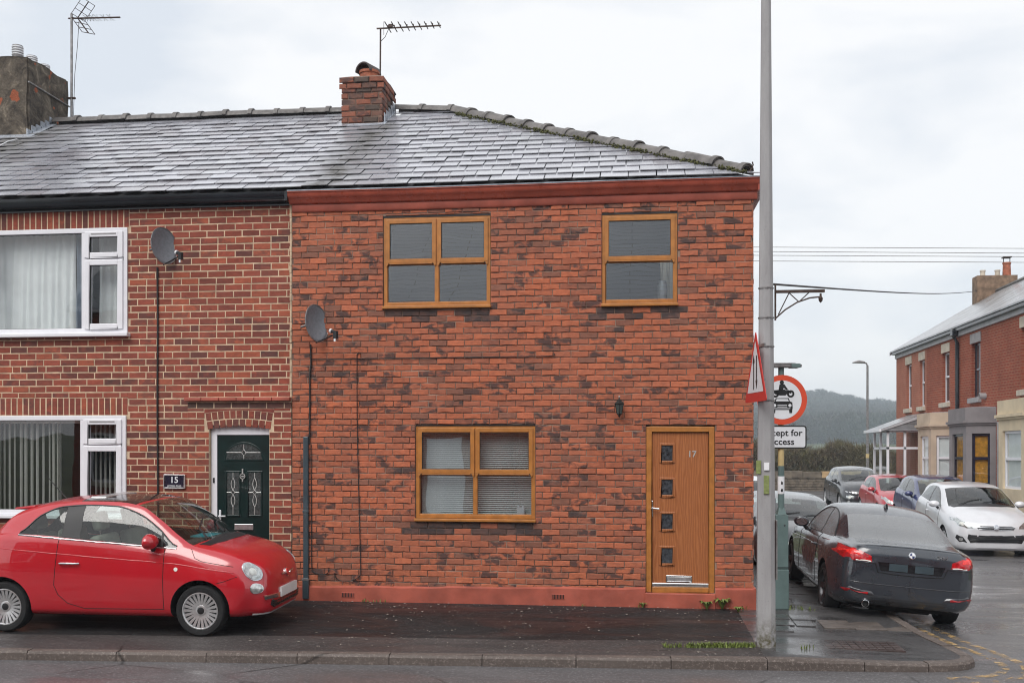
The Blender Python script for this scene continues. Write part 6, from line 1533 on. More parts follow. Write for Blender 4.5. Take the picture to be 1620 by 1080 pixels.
    for vw in ('left', 'right'):
        h, n, d = pj.hit(vw, S['door']['box'][1] - .28, S['belt'] * .86); sy = -1 if vw == 'right' else 1
        MB().tube([h + Vector((.1, sy * .008, 0)), h + Vector((.085, sy * .03, 0)), h + Vector((-.085, sy * .03, 0)), h + Vector((-.1, sy * .008, 0))], .012, 6).build('door_handle', paint, c, (0, 0, 0))
def street_car(S, label, x, y, paint, kind, seats='seat_grey', yaw=-90, roll=0.0, dz=0.0, cat='car', k=None):
    c, pj, out = start_car(S, 'parked_car', label, cat, (x, y + S['L'] / 2, zroad(0, y + 2) + dz), (R(roll), R(1.0), R(yaw)), paint)
    interior(S, c, seats, ((S['ws'][0] + .98, .36), (S['ws'][0] + .98, -.36), (S['ws'][0] + 1.85, .33), (S['ws'][0] + 1.85, -.33)))
    front_kit(c, pj, S, k or (S['W'] / 1.737, S['belt']), kind, paint); mirror_unit(S, c, S['ws'][0] + .42, S['belt'] - .0, S['W'] / 2 - .07, paint)
    return c, pj
street_car(HATCH, 'white hatchback facing the main road, nearest in the row on the right', 7.66, 9.2, 'paint_white', 'griffin', yaw=-93)
street_car(scaled(HATCH, 1.02, 1.0, 1.04, style='seven'), 'dark blue hatchback parked between the white hatchback and the red one', 8.45, 14.3, 'paint_blue', 'wedge', yaw=-92)
street_car(scaled(HATCH, .985, .985, .985, style='seven'), 'bright red hatchback parked behind the dark blue one in the side street', 8.62, 19.6, 'paint_crimson', 'wedge')
street_car(scaled(HATCH, 1.12, 1.07, 1.11, wr=.355, ar=.39, style='five'), 'dark grey tall sport utility car at the far end of the parked row', 8.72, 25.6, 'paint_charcoal', 'slim')
SAL = scaled(HATCH, 1.08, 1.0, .90, style='five')
street_car(SAL, 'dark silver car facing the coupe, nose to nose behind the green sign post', 2.95, 4.7, 'paint_silver', 'wedge', dz=.04, roll=-3)
street_car(scaled(HATCH, .97, .97, 1.0), 'white car mostly hidden behind the house corner and the lamp column', 2.75, 10.8, 'paint_white', 'wedge', dz=.09)
# ================================================================== STREET FURNITURE AND FITTINGS
# octagonal concrete lamp column
PX, PY = 1.395, -2.06; z0 = zpav(PX, PY) - .05
lc = thing('lamp_column', 'tall tapered grey concrete lamp column standing near the kerb in front of the house corner', 'lamp post', (PX, PY, z0))
mb = MB(); sec = [(z0, .100), (.55, .098), (1.9, .090), (4.0, .072), (6.7, .052), (8.2, .045)]; n = 8
for z, r in sec: mb.v += [(PX + r * math.cos(R(22.5 + 45 * k)) * 1.02, PY + r * math.sin(R(22.5 + 45 * k)), z) for k in range(n)]
for i in range(len(sec) - 1):
    for k in range(n): mb.f.append((i * n + k, i * n + (k + 1) % n, (i + 1) * n + (k + 1) % n, (i + 1) * n + k))
mb.f.append(tuple((len(sec) - 1) * n + k for k in range(n))); mb.build('column', 'column_concrete', lc, bevel=.006)
MB().tube([(PX, PY, 8.15), (PX, PY - .3, 8.5), (PX, PY - 1.2, 8.6)], .035, 8).build('lantern_arm', 'galv_steel', lc); MB().box(PX - .12, PX + .12, PY - 1.8, PY - 1.15, 8.52, 8.66).build('lantern', 'galv_steel', lc, bevel=.03)
MB().box(PX + .096, PX + .110, PY - .06, PY + .06, .66, 1.28).build('access_door', 'galv_steel', lc, bevel=.003)
MB().box(PX - .032, PX + .020, PY - .1005, PY - .090, 1.80, 1.88).build('sticker', 'sticker_white', lc); MB().box(PX - .035, PX + .018, PY - .0995, PY - .085, 1.555, 1.745).build('sticker', 'sticker_green', lc)
MB().box(-.03, .03, -.002, .002, 1.76, 1.90, Matrix.Translation((PX - .0835, PY - .052, 0)) @ Matrix.Rotation(R(-45), 4, 'Z')).build('sticker', 'sticker_green', lc)
for z, r in ((3.69, .076), (3.38, .079), (3.08, .082), (2.52, .086)): MB().lathe([(r, 0), (r + .004, 0), (r + .004, .014), (r, .014)], 12, Matrix.Translation((PX, PY, z)), True).build('band', 'galv_steel', lc)
# old cable bracket
cb = thing('cable_bracket', 'rusty lattice bracket arm strapped to the lamp column', 'bracket', (PX + .08, PY, 3.4))
ba = PX + .095
MB().tube([(ba, PY, 3.36), (ba, PY, 3.74)], .010, 6).build('back_bar', 'rust_steel', cb)
MB().box(ba, ba + .50, PY - .016, PY + .016, 3.645, 3.675).build('top_bar', 'rust_steel', cb)
MB().tube([(ba, PY, 3.38), (ba + .10, PY, 3.47), (ba + .22, PY, 3.545), (ba + .35, PY, 3.59), (ba + .46, PY, 3.60)], .009, 6).build('curved_stay', 'rust_steel', cb)
for a, b_ in (((ba + .03, 3.42), (ba + .14, 3.645)), ((ba + .14, 3.645), (ba + .24, 3.55)), ((ba + .24, 3.55), (ba + .34, 3.645))): MB().tube([(a[0], PY, a[1]), (b_[0], PY, b_[1])], .006, 5).build('lattice_bar', 'rust_steel', cb)
MB().lathe([(.0, 0), (.018, .02), (.024, .05), (.012, .07), (.01, .10)], 10, Matrix.Translation((ba + .46, PY, 3.535))).build('insulator', 'rust_steel', cb)

# triangular two-way-traffic sign, almost edge-on
ts = thing('warning_sign', 'red triangular two-way traffic sign seen almost edge-on at the left of the lamp column', 'road sign', (PX - .11, PY - .045, 2.51), (0, 0, R(-82)), world=False)
def tri(mb, w_, z0, z1, y, rr, n=5):
    c = [(-w_ / 2, z0), (w_ / 2, z0), (0, z1)]; P = []
    cen = (0, (2 * z0 + z1) / 3)
    for i, (x, z) in enumerate(c):
        a = Vector(c[i - 1]) - Vector((x, z)); b_ = Vector(c[(i + 1) % 3]) - Vector((x, z)); a.normalize(); b_.normalize(); p = Vector((x, z))
        for k in range(n + 1): t = k / n; q = (p + a * rr) * (1 - t) ** 2 + p * 2 * t * (1 - t) + (p + b_ * rr) * t * t; P.append((q.x, y, q.y))
    return P
MB().extr(tri(None, .86, 0, .745, -.004, .05), (0, .006, 0)).build('sign_plate', 'sign_red', ts)
MB().poly(tri(None, .63, .098, .640, -.0065, .02)).build('sign_face', 'sign_white', ts)
for x, s in ((-.055, 1), (.055, -1)):
    z0_, z1_ = (.13, .50); t_, b_ = (z1_, z0_) if s > 0 else (z0_, z1_ - .02); d = s
    MB().poly([(x - .016, -.009, b_), (x + .016, -.009, b_), (x + .016, -.009, t_ - d * .08), (x + .042, -.009, t_ - d * .10), (x, -.009, t_), (x - .042, -.009, t_ - d * .10), (x - .016, -.009, t_ - d * .08)]).build('arrow', 'sign_black', ts)
MB().box(-.02, .30, .004, .02, .20, .225).build('rail', 'galv_steel', ts); MB().box(-.02, .30, .004, .02, .56, .585).build('rail', 'galv_steel', ts)

# no-motor-vehicles sign with its plate and lamp on a green post
QX, QY = 1.86, .10; zq = zpav(QX, QY)
rs = thing('road_sign', 'round red-ringed motorcycle and car sign with a plate below on a green and cream post', 'road sign', (QX, QY, zq), (0, 0, R(6)), world=False)
H_ = 2.15 - zq   # eye height above the foot
zz = lambda py: 2.15 - zq + (690 - py) / 126.0
MB().box(-.085, .085, -.06, .06, 0, .5).box(-.080, .080, -.056, .056, .5, 1.18).build('base_box', 'post_green', rs, bevel=.01)
MB().lathe([(.08, 1.18), (.05, 1.26), (.045, 1.27)], 4, Matrix.Rotation(R(45), 4, 'Z')).build('base_cap', 'post_green', rs)
MB().box(-.083, .083, -.0615, -.058, .52, .528).build('door_seam', 'arch_black', rs); MB().lathe([(.012, 0), (0, .006)], 8, Matrix.Translation((.03, -.058, 1.05)) @ Matrix.Rotation(R(90), 4, 'X')).build('lock', 'black_plastic', rs)
MB().tube([(0, 0, 1.2), (0, 0, 1.79)], .040, 14).build('lower_post', 'post_green', rs, smooth=40); MB().tube([(0, 0, 1.79), (0, 0, 2.9)], .038, 14).build('upper_post', 'post_cream', rs, smooth=40)
MB().tube([(0, 0, 2.9), (0, 0, 3.02)], .036, 14).build('lamp_spigot', 'post_green', rs, smooth=40)
MB().lathe([(.0405, 0), (.0425, 0), (.0425, .22), (.0405, .22)], 14, Matrix.Translation((0, 0, 1.44)), True).build('notice_wrap', 'sticker_white', rs)
MB().poly([(-.012, -.044, 1.56), (.01, -.044, 1.56), (.014, -.044, 1.60), (0, -.044, 1.585), (-.01, -.044, 1.61)]).build('notice_pictogram', 'sign_black', rs); MB().poly([(-.014, -.044, 1.47), (.012, -.044, 1.47), (.012, -.044, 1.50), (.0, -.044, 1.51), (-.012, -.044, 1.495)]).build('notice_pictogram', 'sign_black', rs)
ln = MB(); ln.extr([(-.24, -.09, 3.02), (.24, -.07, 3.02), (.245, -.07, 3.055), (.15, -.08, 3.075), (-.20, -.09, 3.075), (-.245, -.09, 3.05)], (0, .15, 0)); ln.build('sign_lantern', 'galv_steel', rs, bevel=.008); MB().box(.11, .22, -.095, .085, 3.015, 3.066).build('lantern_end', 'post_green', rs, bevel=.006)
cz = zz(632.5); ys_ = -.052
rs0 = MB().lathe([(0, .006), (.31, .006), (.31, 0), (0, 0)], 48, Matrix.Translation((0, ys_ + .004, cz)) @ Matrix.Rotation(R(90), 4, 'X')).build('sign_disc', 'sign_orange_red', rs)
MB().disc((0, 0, 0), .242, Matrix.Translation((0, ys_ - .0045, cz)) @ Matrix.Rotation(R(90), 4, 'X'), 48).build('sign_face', 'sign_white', rs)
yk = ys_ - .007
def P2(pts, mb=None): return (mb or MB()).poly([(a, yk, cz + b_) for a, b_ in pts])
def circ(mb, cx, cy, r0, r1, n=22):
    for k in range(n):
        a, b_ = 6.2832 * k / n, 6.2832 * (k + 1) / n
        mb.quad((cx + r0 * math.cos(a), yk, cz + cy + r0 * math.sin(a)), (cx + r1 * math.cos(a), yk, cz + cy + r1 * math.sin(a)), (cx + r1 * math.cos(b_), yk, cz + cy + r1 * math.sin(b_)), (cx + r0 * math.cos(b_), yk, cz + cy + r0 * math.sin(b_)))
mo = MB(); circ(mo, -.085, .075, .022, .046); circ(mo, .105, .075, .022, .046)
P2([(-.09, .07), (-.03, .055), (.04, .055), (.075, .09), (.11, .078), (.115, .088), (.075, .125), (.05, .115), (.03, .13), (-.03, .125), (-.10, .12), (-.115, .10)], mo)
P2([(-.045, .12), (.0, .115), (.02, .15), (.055, .118), (.07, .13), (.03, .19), (.0, .205), (-.035, .19)], mo); mo.disc((0, 0, 0), .026, Matrix.Translation((-.005, yk, cz + .218)) @ Matrix.Rotation(R(90), 4, 'X'), 16)
mo.build('motorcycle_symbol', 'sign_black', rs)
ca_ = MB(); P2([(-.095, -.02), (-.08, .022), (.08, .022), (.095, -.02), (.125, -.03), (.13, -.10), (.125, -.125), (-.125, -.125), (-.13, -.10), (-.125, -.03)], ca_)
for s in (-1, 1): P2([(s * .085, -.125), (s * .125, -.125), (s * .122, -.165), (s * .088, -.165)], ca_)
ca_.build('car_symbol', 'sign_black', rs); yk -= .002
wh = MB(); P2([(-.082, -.018), (-.070, .010), (.070, .010), (.082, -.018)], wh); P2([(-.06, -.062), (.06, -.062), (.06, -.070), (-.06, -.070)], wh); P2([(-.06, -.082), (.06, -.082), (.06, -.090), (-.06, -.090)], wh); P2([(-.10, -.104), (.10, -.104), (.10, -.112), (-.10, -.112)], wh)
for s in (-1, 1): circ(wh, s * .095, -.07, 0, .02, 14)
wh.build('car_symbol_lights', 'sign_white', rs)
pz0, pz1 = zz(709), zz(673)
def rrect(x0, x1, z0, z1, r, y, n=5):
    P = []
    for cx, cz_, a0 in ((x1 - r, z1 - r, 0), (x0 + r, z1 - r, 90), (x0 + r, z0 + r, 180), (x1 - r, z0 + r, 270)):
        for k in range(n + 1): a = R(a0 + 90 * k / n); P.append((cx + r * math.cos(a), y, cz_ + r * math.sin(a)))
    return P
MB().extr(rrect(-.305, .305, pz0, pz1, .035, ys_), (0, .005, 0)).build('plate', 'sign_black', rs); MB().poly(rrect(-.288, .288, pz0 + .016, pz1 - .016, .024, ys_ - .003)).build('plate_face', 'sign_white', rs)
fm = Matrix.Translation((0, ys_ - .005, 0)) @ FACE
text('Except for', .112, 'sign_black', rs, Matrix.Translation((0, ys_ - .0045, pz0 + .192)) @ FACE, 'lettering', .0004, sx=1.06); text('access', .112, 'sign_black', rs, Matrix.Translation((0, ys_ - .0045, pz0 + .082)) @ FACE, 'lettering', .0004, sx=1.06)

# wall lantern by the oak door
wlt = thing('wall_lantern', 'small black coach lantern on the brick wall left of the oak door', 'wall light', (-.155, 0, 2.5))
lx, ly = -.155, -.10
MB().box(lx - .03, lx + .03, -.014, .0, 2.46, 2.58).build('back_plate', 'lantern_black', wlt, bevel=.006)
MB().tube([(lx, -.01, 2.52), (lx, -.05, 2.60), (lx, -.10, 2.615)], .008, 6).build('arm', 'lantern_black', wlt)
m = Matrix.Translation((lx, ly, 0)) @ Matrix.Rotation(R(30), 4, 'Z')
MB().lathe([(.034, 2.435), (.058, 2.555)], 6, m).build('lantern_panes', 'lantern_glass', wlt)
MB().lathe([(0, 2.638), (.012, 2.628), (.018, 2.612), (.040, 2.592), (.070, 2.560), (.064, 2.552), (0, 2.552)], 6, m).build('lantern_roof', 'lantern_black', wlt); MB().lathe([(0, 2.385), (.010, 2.395), (.018, 2.415), (.036, 2.432), (.036, 2.440), (0, 2.44)], 6, m).build('lantern_foot', 'lantern_black', wlt)
for k in range(6): a = R(30 + 60 * k); MB().tube([(lx + .034 * math.cos(a), ly + .034 * math.sin(a), 2.435), (lx + .059 * math.cos(a), ly + .059 * math.sin(a), 2.556)], .004, 4).build('glazing_bar', 'lantern_black', wlt)
MB().lathe([(0, 0), (.011, .006), (.012, .016), (0, .026)], 10, Matrix.Translation((lx, ly, 2.638))).build('finial', 'brass_white', wlt)

# satellite dishes
def dish(label, x, y, z, s=1.0, rz=72, cable=None):
    d = thing('satellite_dish', label, 'satellite dish', (x, y, z), (0, 0, R(rz)), 'satellite dishes on the two house fronts', world=False)
    mb = MB(); N, K = 28, 6; vs = []   # dish faces local -Y
    for k in range(K + 1):
        r = k / K
        for j in range(N): a = 6.2832 * j / N; vs.append((.215 * s * r * math.cos(a), -.055 * s * r * r - .12 + .018, .245 * s * r * math.sin(a)))
    fs = [(k * N + j, k * N + (j + 1) % N, (k + 1) * N + (j + 1) % N, (k + 1) * N + j) for k in range(K) for j in range(N)]
    mb.add(vs, fs); o = mb.build('reflector', 'dish_grey', d, smooth=60); o.modifiers.new('t', 'SOLIDIFY').thickness = .006
    o.rotation_euler = (R(-6), 0, 0)
    MB().tube([(.215 * s * math.cos(6.2832 * k / 28), -.157, .245 * s * math.sin(6.2832 * k / 28)) for k in range(29)], .006, 5).build('rim', 'galv_steel', d, smooth=60).rotation_euler = (R(-6), 0, 0)
    MB().tube([(0, -.14, -.235 * s), (0, -.27, -.20 * s), (0, -.42, -.155 * s)], .009, 6).build('feed_arm', 'black_plastic', d)
    ln = MB().tube([(0, -.41, -.10 * s), (0, -.46, -.115 * s)], .022, 12); ln.box(-.022, .022, -.50, -.445, -.20 * s, -.10 * s); ln = ln.build('receiver_head', 'black_plastic', d, bevel=.004)
    MB().tube([(0, -.385, -.093 * s), (0, -.41, -.10 * s)], .030, 14).build('feed_horn', 'sign_white', ln, (0, 0, 0), smooth=40); MB().box(-.016, .016, -.485, -.455, -.235 * s, -.20 * s).build('connector', 'chrome', ln, (0, 0, 0))
    MB().tube([(0, -.10, 0), (.0, .02, 0), (-.02, .10, -.02)], .016, 8).build('mount_arm', 'galv_steel', d)
    return d
dish('grey satellite dish low on the orange-red brick wall beside the house joint', -4.20, -.10, 3.60, 1.0, 66)
dish('grey satellite dish high on the dark red brick wall beside the white upstairs window', -6.30, -.06, 4.66, 1.0, 66)
def cable(label, pts, r=.007, mat='cable_black', name='cable', n=6, cat='cable'): return tag(MB().tube(catmull(pts, 5), r, n).build(name, mat, smooth=60), label, cat)
cable('twin black cable running down the dark red brick wall below the upper dish', [(-6.33, .028, 4.42), (-6.325, .030, 3.6), (-6.33, .030, 2.6), (-6.32, .030, 1.2), (-6.32, .03, .5)], .013)
cable('black cable dropping from the lower dish to the top of the dark pipe', [(-4.19, -.02, 3.36), (-4.185, -.014, 3.1), (-4.20, -.014, 2.95), (-4.20, -.016, 2.4), (-4.21, -.014, 2.05)], .011)
cable('thin black cable hanging from the brick seam and curling at the plinth', [(-3.52, -.012, 3.24), (-3.56, -.014, 3.22), (-3.565, -.014, 3.1), (-3.56, -.016, 2.2), (-3.535, -.016, 1.2), (-3.515, -.018, .45), (-3.53, -.02, .33), (-3.65, -.02, .265), (-3.80, -.02, .27), (-3.86, -.02, .33), (-3.855, -.02, .37)], .006)
cable('thin black cable looped along the plinth right of the dark pipe', [(-4.185, -.014, 2.05), (-4.18, -.016, 1.2), (-4.175, -.018, .50), (-4.155, -.02, .38), (-4.05, -.02, .345), (-3.96, -.02, .36), (-3.94, -.02, .43)], .006)
cable('thin black cable run along the brick joint between the floors', [(-4.17, -.010, 3.155), (-3.6, -.012, 3.165), (-2.6, -.012, 3.168), (-1.6, -.012, 3.172), (-1.02, -.012, 3.178), (-1.0, -.012, 3.215)], .0055)
pp = thing('pipe', 'dark grey vertical plastic pipe on the orange-red brick wall beside the red car nose', 'pipe', (-4.24, -.02, 0))
MB().box(-4.285, -4.215, -.045, 0, .20, 2.15).build('pipe_run', 'plate_blank', pp, bevel=.012); MB().box(-4.292, -4.208, -.052, -.004, .02, .30).build('pipe_shoe', 'plate_blank', pp, bevel=.010); MB().box(-4.290, -4.210, -.049, -.002, 1.15, 1.18).build('pipe_joint', 'plate_blank', pp, bevel=.004); MB().box(-4.295, -4.205, -.054, -.002, .265, .285).build('pipe_clip', 'alloy', pp)

# television aerials
ax, ay = -4.14, 3.45
ae = thing('television_aerial', 'slim television aerial on a rusty mast strapped to the brick chimney', 'aerial', (ax, ay, 7.6))
MB().tube([(ax, ay, 7.65), (ax + .01, ay, 8.900)], .014, 8).build('mast', 'rust_steel', ae); MB().box(ax - .05, ax + 1.03, ay - .03, ay - .01, 8.880, 8.900).build('boom', 'rust_steel', ae)
for k in range(9): x = ax + .14 + k * .107; MB().box(x - .006, x + .006, ay - .24 + .012 * k, ay + .20 - .012 * k, 8.898, 8.910).build('director_rod', 'rust_steel', ae); MB().box(x - .008, x + .008, ay - .03, ay - .01, 8.900, 8.935).build('rod_clip', 'rust_steel', ae)
MB().box(ax + .15, ax + .22, ay - .045, ay + .005, 8.895, 8.950).build('dipole_box', 'rust_steel', ae, bevel=.006); MB().tube([(ax + .07, ay - .02, 8.780), (ax + .07, ay - .02, 9.000)], .004, 5).build('reflector_rod', 'rust_steel', ae)
MB().tube([(ax + .02, ay, 8.690), (ax + .09, ay - .01, 8.750), (ax + .15, ay - .02, 8.870)], .005, 5).build('lead', 'cable_black', ae); MB().tube([(ax - .25, ay - .35, 8.02), (ax - .08, ay - .05, 7.82), (ax + .02, ay, 7.78)], .012, 6).build('stay', 'rust_steel', ae)
ax, ay = -9.92, 4.05
ae = thing('television_aerial', 'large television aerial with grid reflector on a tall mast beside the rendered chimney', 'aerial', (ax, ay, 7.5))
zt_ = 9.60
MB().tube([(ax, ay, 7.4), (ax, ay, zt_ + .08)], .022, 8).build('mast', 'galv_steel', ae); MB().tube([(ax - .06, ay, zt_), (ax + .94, ay - .05, zt_ - .05)], .014, 6).build('boom', 'rust_steel', ae)
for s in (1, -1):
    g = MB(); o_ = Vector((ax + .12, ay, zt_ + .01 * s)); u = Vector((.20, 0, .27 * s)); v_ = Vector((-.06, .28, 0)) if s > 0 else Vector((-.03, .26, .0)); v_ = Vector((.10, .25, -.05 * s))
    for k in range(4): a = o_ + u * (k / 3); g.tube([a - v_ * .5, a + v_ * .5], .006, 4)
    for k in range(3): a = o_ + v_ * (k / 2 - .5); g.tube([a, a + u], .006 if k != 1 else .011, 4)
    g.build('reflector_grid', 'rust_steel', ae)
for k, x in enumerate((.30, .36, .42, .50, .62, .74)): g = MB(); c_ = Vector((ax + x, ay - .02, zt_ - .01 - x * .03)); g.tube([c_ + Vector((-.015, 0, .06)), c_ + Vector((.015, 0, -.06))], .004, 4); g.tube([c_ + Vector((0, -.14, .0)), c_ + Vector((0, .14, 0))], .004, 4); g.build('director', 'rust_steel', ae)
MB().tube([(ax + .14, ay, zt_ - .05), (ax + .11, ay, zt_ - .5), (ax + .06, ay, 8.6), (ax + .03, ay, 7.7)], .005, 5).build('lead', 'cable_black', ae)
for z in (8.16, 7.72): MB().box(ax - .10, ax + .07, ay - .02, ay + .02, z, z + .03).build('bracket', 'rust_steel', ae)

# overhead lines
for k, (py0, py1) in enumerate(((391, 393), (398, 400.5), (404, 406), (413, 415))):
    Y = 34.0; f = lambda px, py: ((-.1184 + (px - 810) / 1588 * .993), (.993 + (px - 810) / 1588 * .1184), (690 - py) / 1588)
    P = []
    for j in range(13):
        px = 560 + 95 * j; py = py0 + (py1 - py0) * (px - 1222) / 398; d = f(px, py); t = (12.8 + Y) / d[1]; P.append((d[0] * t, Y, 2.15 + d[2] * t))
    tag(MB().tube(P, .014, 5).build('overhead_wire', 'galv_steel'), ['topmost', 'second', 'third', 'lowest'][k] + ' of the four thin overhead wires in the sky behind the lamp column', 'wire', 'thin overhead wires')
cable('single black overhead cable from the lamp column to the chimney of the side-street terrace', [(PX + .06 + (13.4 - PX) * k / 8, PY + (28.5 - PY) * k / 8, 3.74 + (7.85 - 3.74) * k / 8 - .10 * math.sin(math.pi * k / 8)) for k in range(9)], .012, name='overhead_cable')
# ================================================================== THE SIDE STREET TERRACE
SH = -0.018
def shear(o):
    for v in o.data.vertices: v.co.z += SH * (v.co.y - 16)
FX = 10.6
WH, WS, EV = 5.12, 3.42, 5.72      # window head, sill, eaves (at Y = 16)
def shell(h, y0, y1, brick, wins, gable=False):
    """facade facing -X with openings, plus the other sides"""
    hs = [(a, b, WS, WH) for a, b in wins]; mb = MB()
    ys = sorted({y0, y1, *[q for w_ in wins for q in w_]}); zs = [-.9, WS, WH, EV + .1]
    for a, b in zip(ys[:-1], ys[1:]):
        for c, d in zip(zs[:-1], zs[1:]):
            if any(p - 1e-6 <= a and b <= q + 1e-6 and c >= s - 1e-6 and d <= t + 1e-6 for p, q, s, t in hs): continue
            mb.quad((FX, a, c), (FX, b, c), (FX, b, d), (FX, a, d))
    for p, q, s, t in hs:
        e = FX + .14
        mb.quad((FX, p, s), (e, p, s), (e, p, t), (FX, p, t)); mb.quad((FX, q, s), (FX, q, t), (e, q, t), (e, q, s)); mb.quad((FX, p, t), (e, p, t), (e, q, t), (FX, q, t)); mb.quad((FX, p, s), (FX, q, s), (e, q, s), (e, p, s))
    if gable: mb.poly([(FX, y1, -.9), (FX + 7.2, y1, -.9), (FX + 7.2, y1, EV + .1), (FX + 3.6, y1, EV + 2.25), (FX, y1, EV + .1)])
    MB().quad((FX + 7.2, y0, -.9), (FX + 7.2, y1, -.9), (FX + 7.2, y1, EV + .1), (FX + 7.2, y0, EV + .1)).build('rear_wall', brick, h)
    return mb.build('wall', brick, h)
def roof_block(h, y0, y1, over=0.0):
    e0, e1 = FX - .22, FX + 3.6; zr = EV + 2.33
    mb = MB(); mb.quad((e0, y0, EV + .08), (e0, y1 + over, EV + .08), (e1, y1 + over, zr), (e1, y0, zr)); mb.quad((FX + 7.4, y0, EV + .08), (FX + 7.4, y1 + over, EV + .08), (e1, y1 + over, zr), (e1, y0, zr))
    mb.quad((e0, y0, EV + .03), (e0, y1 + over, EV + .03), (e0, y1 + over, EV + .08), (e0, y0, EV + .08))
    r = mb.build('roof', 'far_slate', h)
    MB().box(e0 + .04, e0 + .14, y0 + .002, y1 - .002, EV - .07, EV + .03).build('gutter', 'black_gutter_paint', h); MB().box(FX - .06, FX - .002, y0 + .002, y1 - .002, EV - .22, EV + .05).build('fascia_board', 'bargeboard', h)
    MB().tube([(e1, y0 + .02, zr + .01), (e1, y1 + over - .02, zr + .01)], .09, 8).build('ridge', 'ridge_clay', r, (0, 0, 0)); 
    if over: MB().extr([(e0, y1 + over, EV - .08), (e1, y1 + over, zr - .17), (e1, y1 + over, zr - .01), (e0, y1 + over, EV + .07)], (0, .04, 0)).build('verge_board', 'bargeboard', r, (0, 0, 0))
    return r
def far_window(h, a, b, frame, lint, sill, curtain_mat=None, zb=WS, zt=WH):
    x = FX + .10; m = MB(); w_ = .06
    m.box(x, x + .05, a, a + w_, zb, zt); m.box(x, x + .05, b - w_, b, zb, zt); m.box(x, x + .05, a + w_, b - w_, zt - w_, zt); m.box(x, x + .05, a + w_, b - w_, zb, zb + w_); zc = zb + (zt - zb) * .52; m.box(x - .02, x + .05, a + w_, b - w_, zc - .03, zc + .03)
    win = m.build('window', frame, h)
    for c, d in ((zb + w_, zc - .03), (zc + .03, zt - w_)): MB().quad((x + .02, a + w_, c), (x + .02, b - w_, c), (x + .02, b - w_, d), (x + .02, a + w_, d)).build('pane', 'door_light_glass', win, (0, 0, 0))
    MB().box(FX - .03, FX + .12, a - .07, b + .07, zt + .002, zt + .30).build('lintel', lint, h); MB().box(FX - .11, FX + .14, a - .09, b + .09, zb - .16, zb - .003).build('sill', sill, h, bevel=.01)
def bay(h, yc, half, mat, frame, curtain_mat, z1=3.05, proj=.72, side=.36):
    """canted bay: front face and two angled cheeks, with window openings framed by piers"""
    X = FX - proj; pts = [(FX, yc - half - side), (X, yc - half), (X, yc + half), (FX, yc + half + side)]
    zt, zs = 2.28, .75
    b_ = MB()
    for (p, q) in zip(pts[:-1], pts[1:]):
        p, q = Vector(p), Vector(q); L = (q - p).length; d = (q - p).normalized(); pier = .16 if L < 1.0 else .30
        def W(t, z): v = p + d * t; return (v.x, v.y, z)
        for t0, t1, za, zb in ((0, L, -.9, zs), (0, L, zt, z1 - .36), (0, pier, zs, zt), (L - pier, L, zs, zt)): b_.quad(W(t0, za), W(t1, za), W(t1, zb), W(t0, zb))
        n = Vector((d.y, -d.x)) * -1; n = n if n.x > 0 else -n
        for t in (pier, L - pier): v = p + d * t; u = v + n * .12; b_.quad((v.x, v.y, zs), (u.x, u.y, zs), (u.x, u.y, zt), (v.x, v.y, zt))
        v0, v1 = p + d * pier, p + d * (L - pier); u0, u1 = v0 + n * .12, v1 + n * .12
        b_.quad((v0.x, v0.y, zt), (v1.x, v1.y, zt), (u1.x, u1.y, zt), (u0.x, u0.y, zt)); b_.quad((v0.x, v0.y, zs), (v1.x, v1.y, zs), (u1.x, u1.y, zs), (u0.x, u0.y, zs))
    bo = b_.build('bay', mat, h)
    for (p, q) in zip(pts[:-1], pts[1:]):
        p, q = Vector(p), Vector(q); L = (q - p).length; d = (q - p).normalized(); pier = .16 if L < 1.0 else .30; n = Vector((d.y, -d.x)); n = n if n.x > 0 else -n
        def T(t, k, z): v = p + d * t + n * k; return Vector((v.x, v.y, z))
        f = MB()
        def bar(t0, t1, za, zb, k=.06): f.add([T(t0, k, za), T(t1, k, za), T(t1, k, zb), T(t0, k, zb), T(t0, k + .05, za), T(t1, k + .05, za), T(t1, k + .05, zb), T(t0, k + .05, zb)], [(0, 1, 2, 3), (4, 7, 6, 5), (0, 4, 5, 1), (2, 6, 7, 3), (1, 5, 6, 2), (3, 7, 4, 0)])
        w_ = .07; zc = zs + (zt - zs) * .52
        bar(pier, pier + w_, zs, zt); bar(L - pier - w_, L - pier, zs, zt); bar(pier + w_, L - pier - w_, zs, zs + w_); bar(pier + w_, L - pier - w_, zt - w_, zt); bar(pier + w_, L - pier - w_, zc - .04, zc + .04, .05)
        f.build('bay_window', frame, bo, (0, 0, 0))
        g = MB(); g.quad(T(pier, .085, zs), T(L - pier, .085, zs), T(L - pier, .085, zt), T(pier, .085, zt)); g.build('pane', 'clear_glass', bo, (0, 0, 0))
        if curtain_mat: g = MB(); g.quad(T(pier, .12, zs), T(L - pier, .12, zs), T(L - pier, .12, zt), T(pier, .12, zt)); g.build('bay_curtain', curtain_mat, bo, (0, 0, 0))
    def prism(k, za, zb, nm, mt):
        P = [(FX, yc - half - side - k), (X - k, yc - half - k * .4), (X - k, yc + half + k * .4), (FX, yc + half + side + k)]
        MB().extr([(a, c, za) for a, c in P], (0, 0, zb - za)).build(nm, mt, bo, (0, 0, 0))
    prism(.10, z1 - .46, z1 - .38, 'cornice', mat); prism(.05, z1 - .52, z1 - .46, 'cornice_bed', mat); prism(.03, z1 - .38, z1, 'parapet', mat); prism(-.06, z1 - .02, z1 + .012, 'bay_roof', 'lead_grey')
    return bo
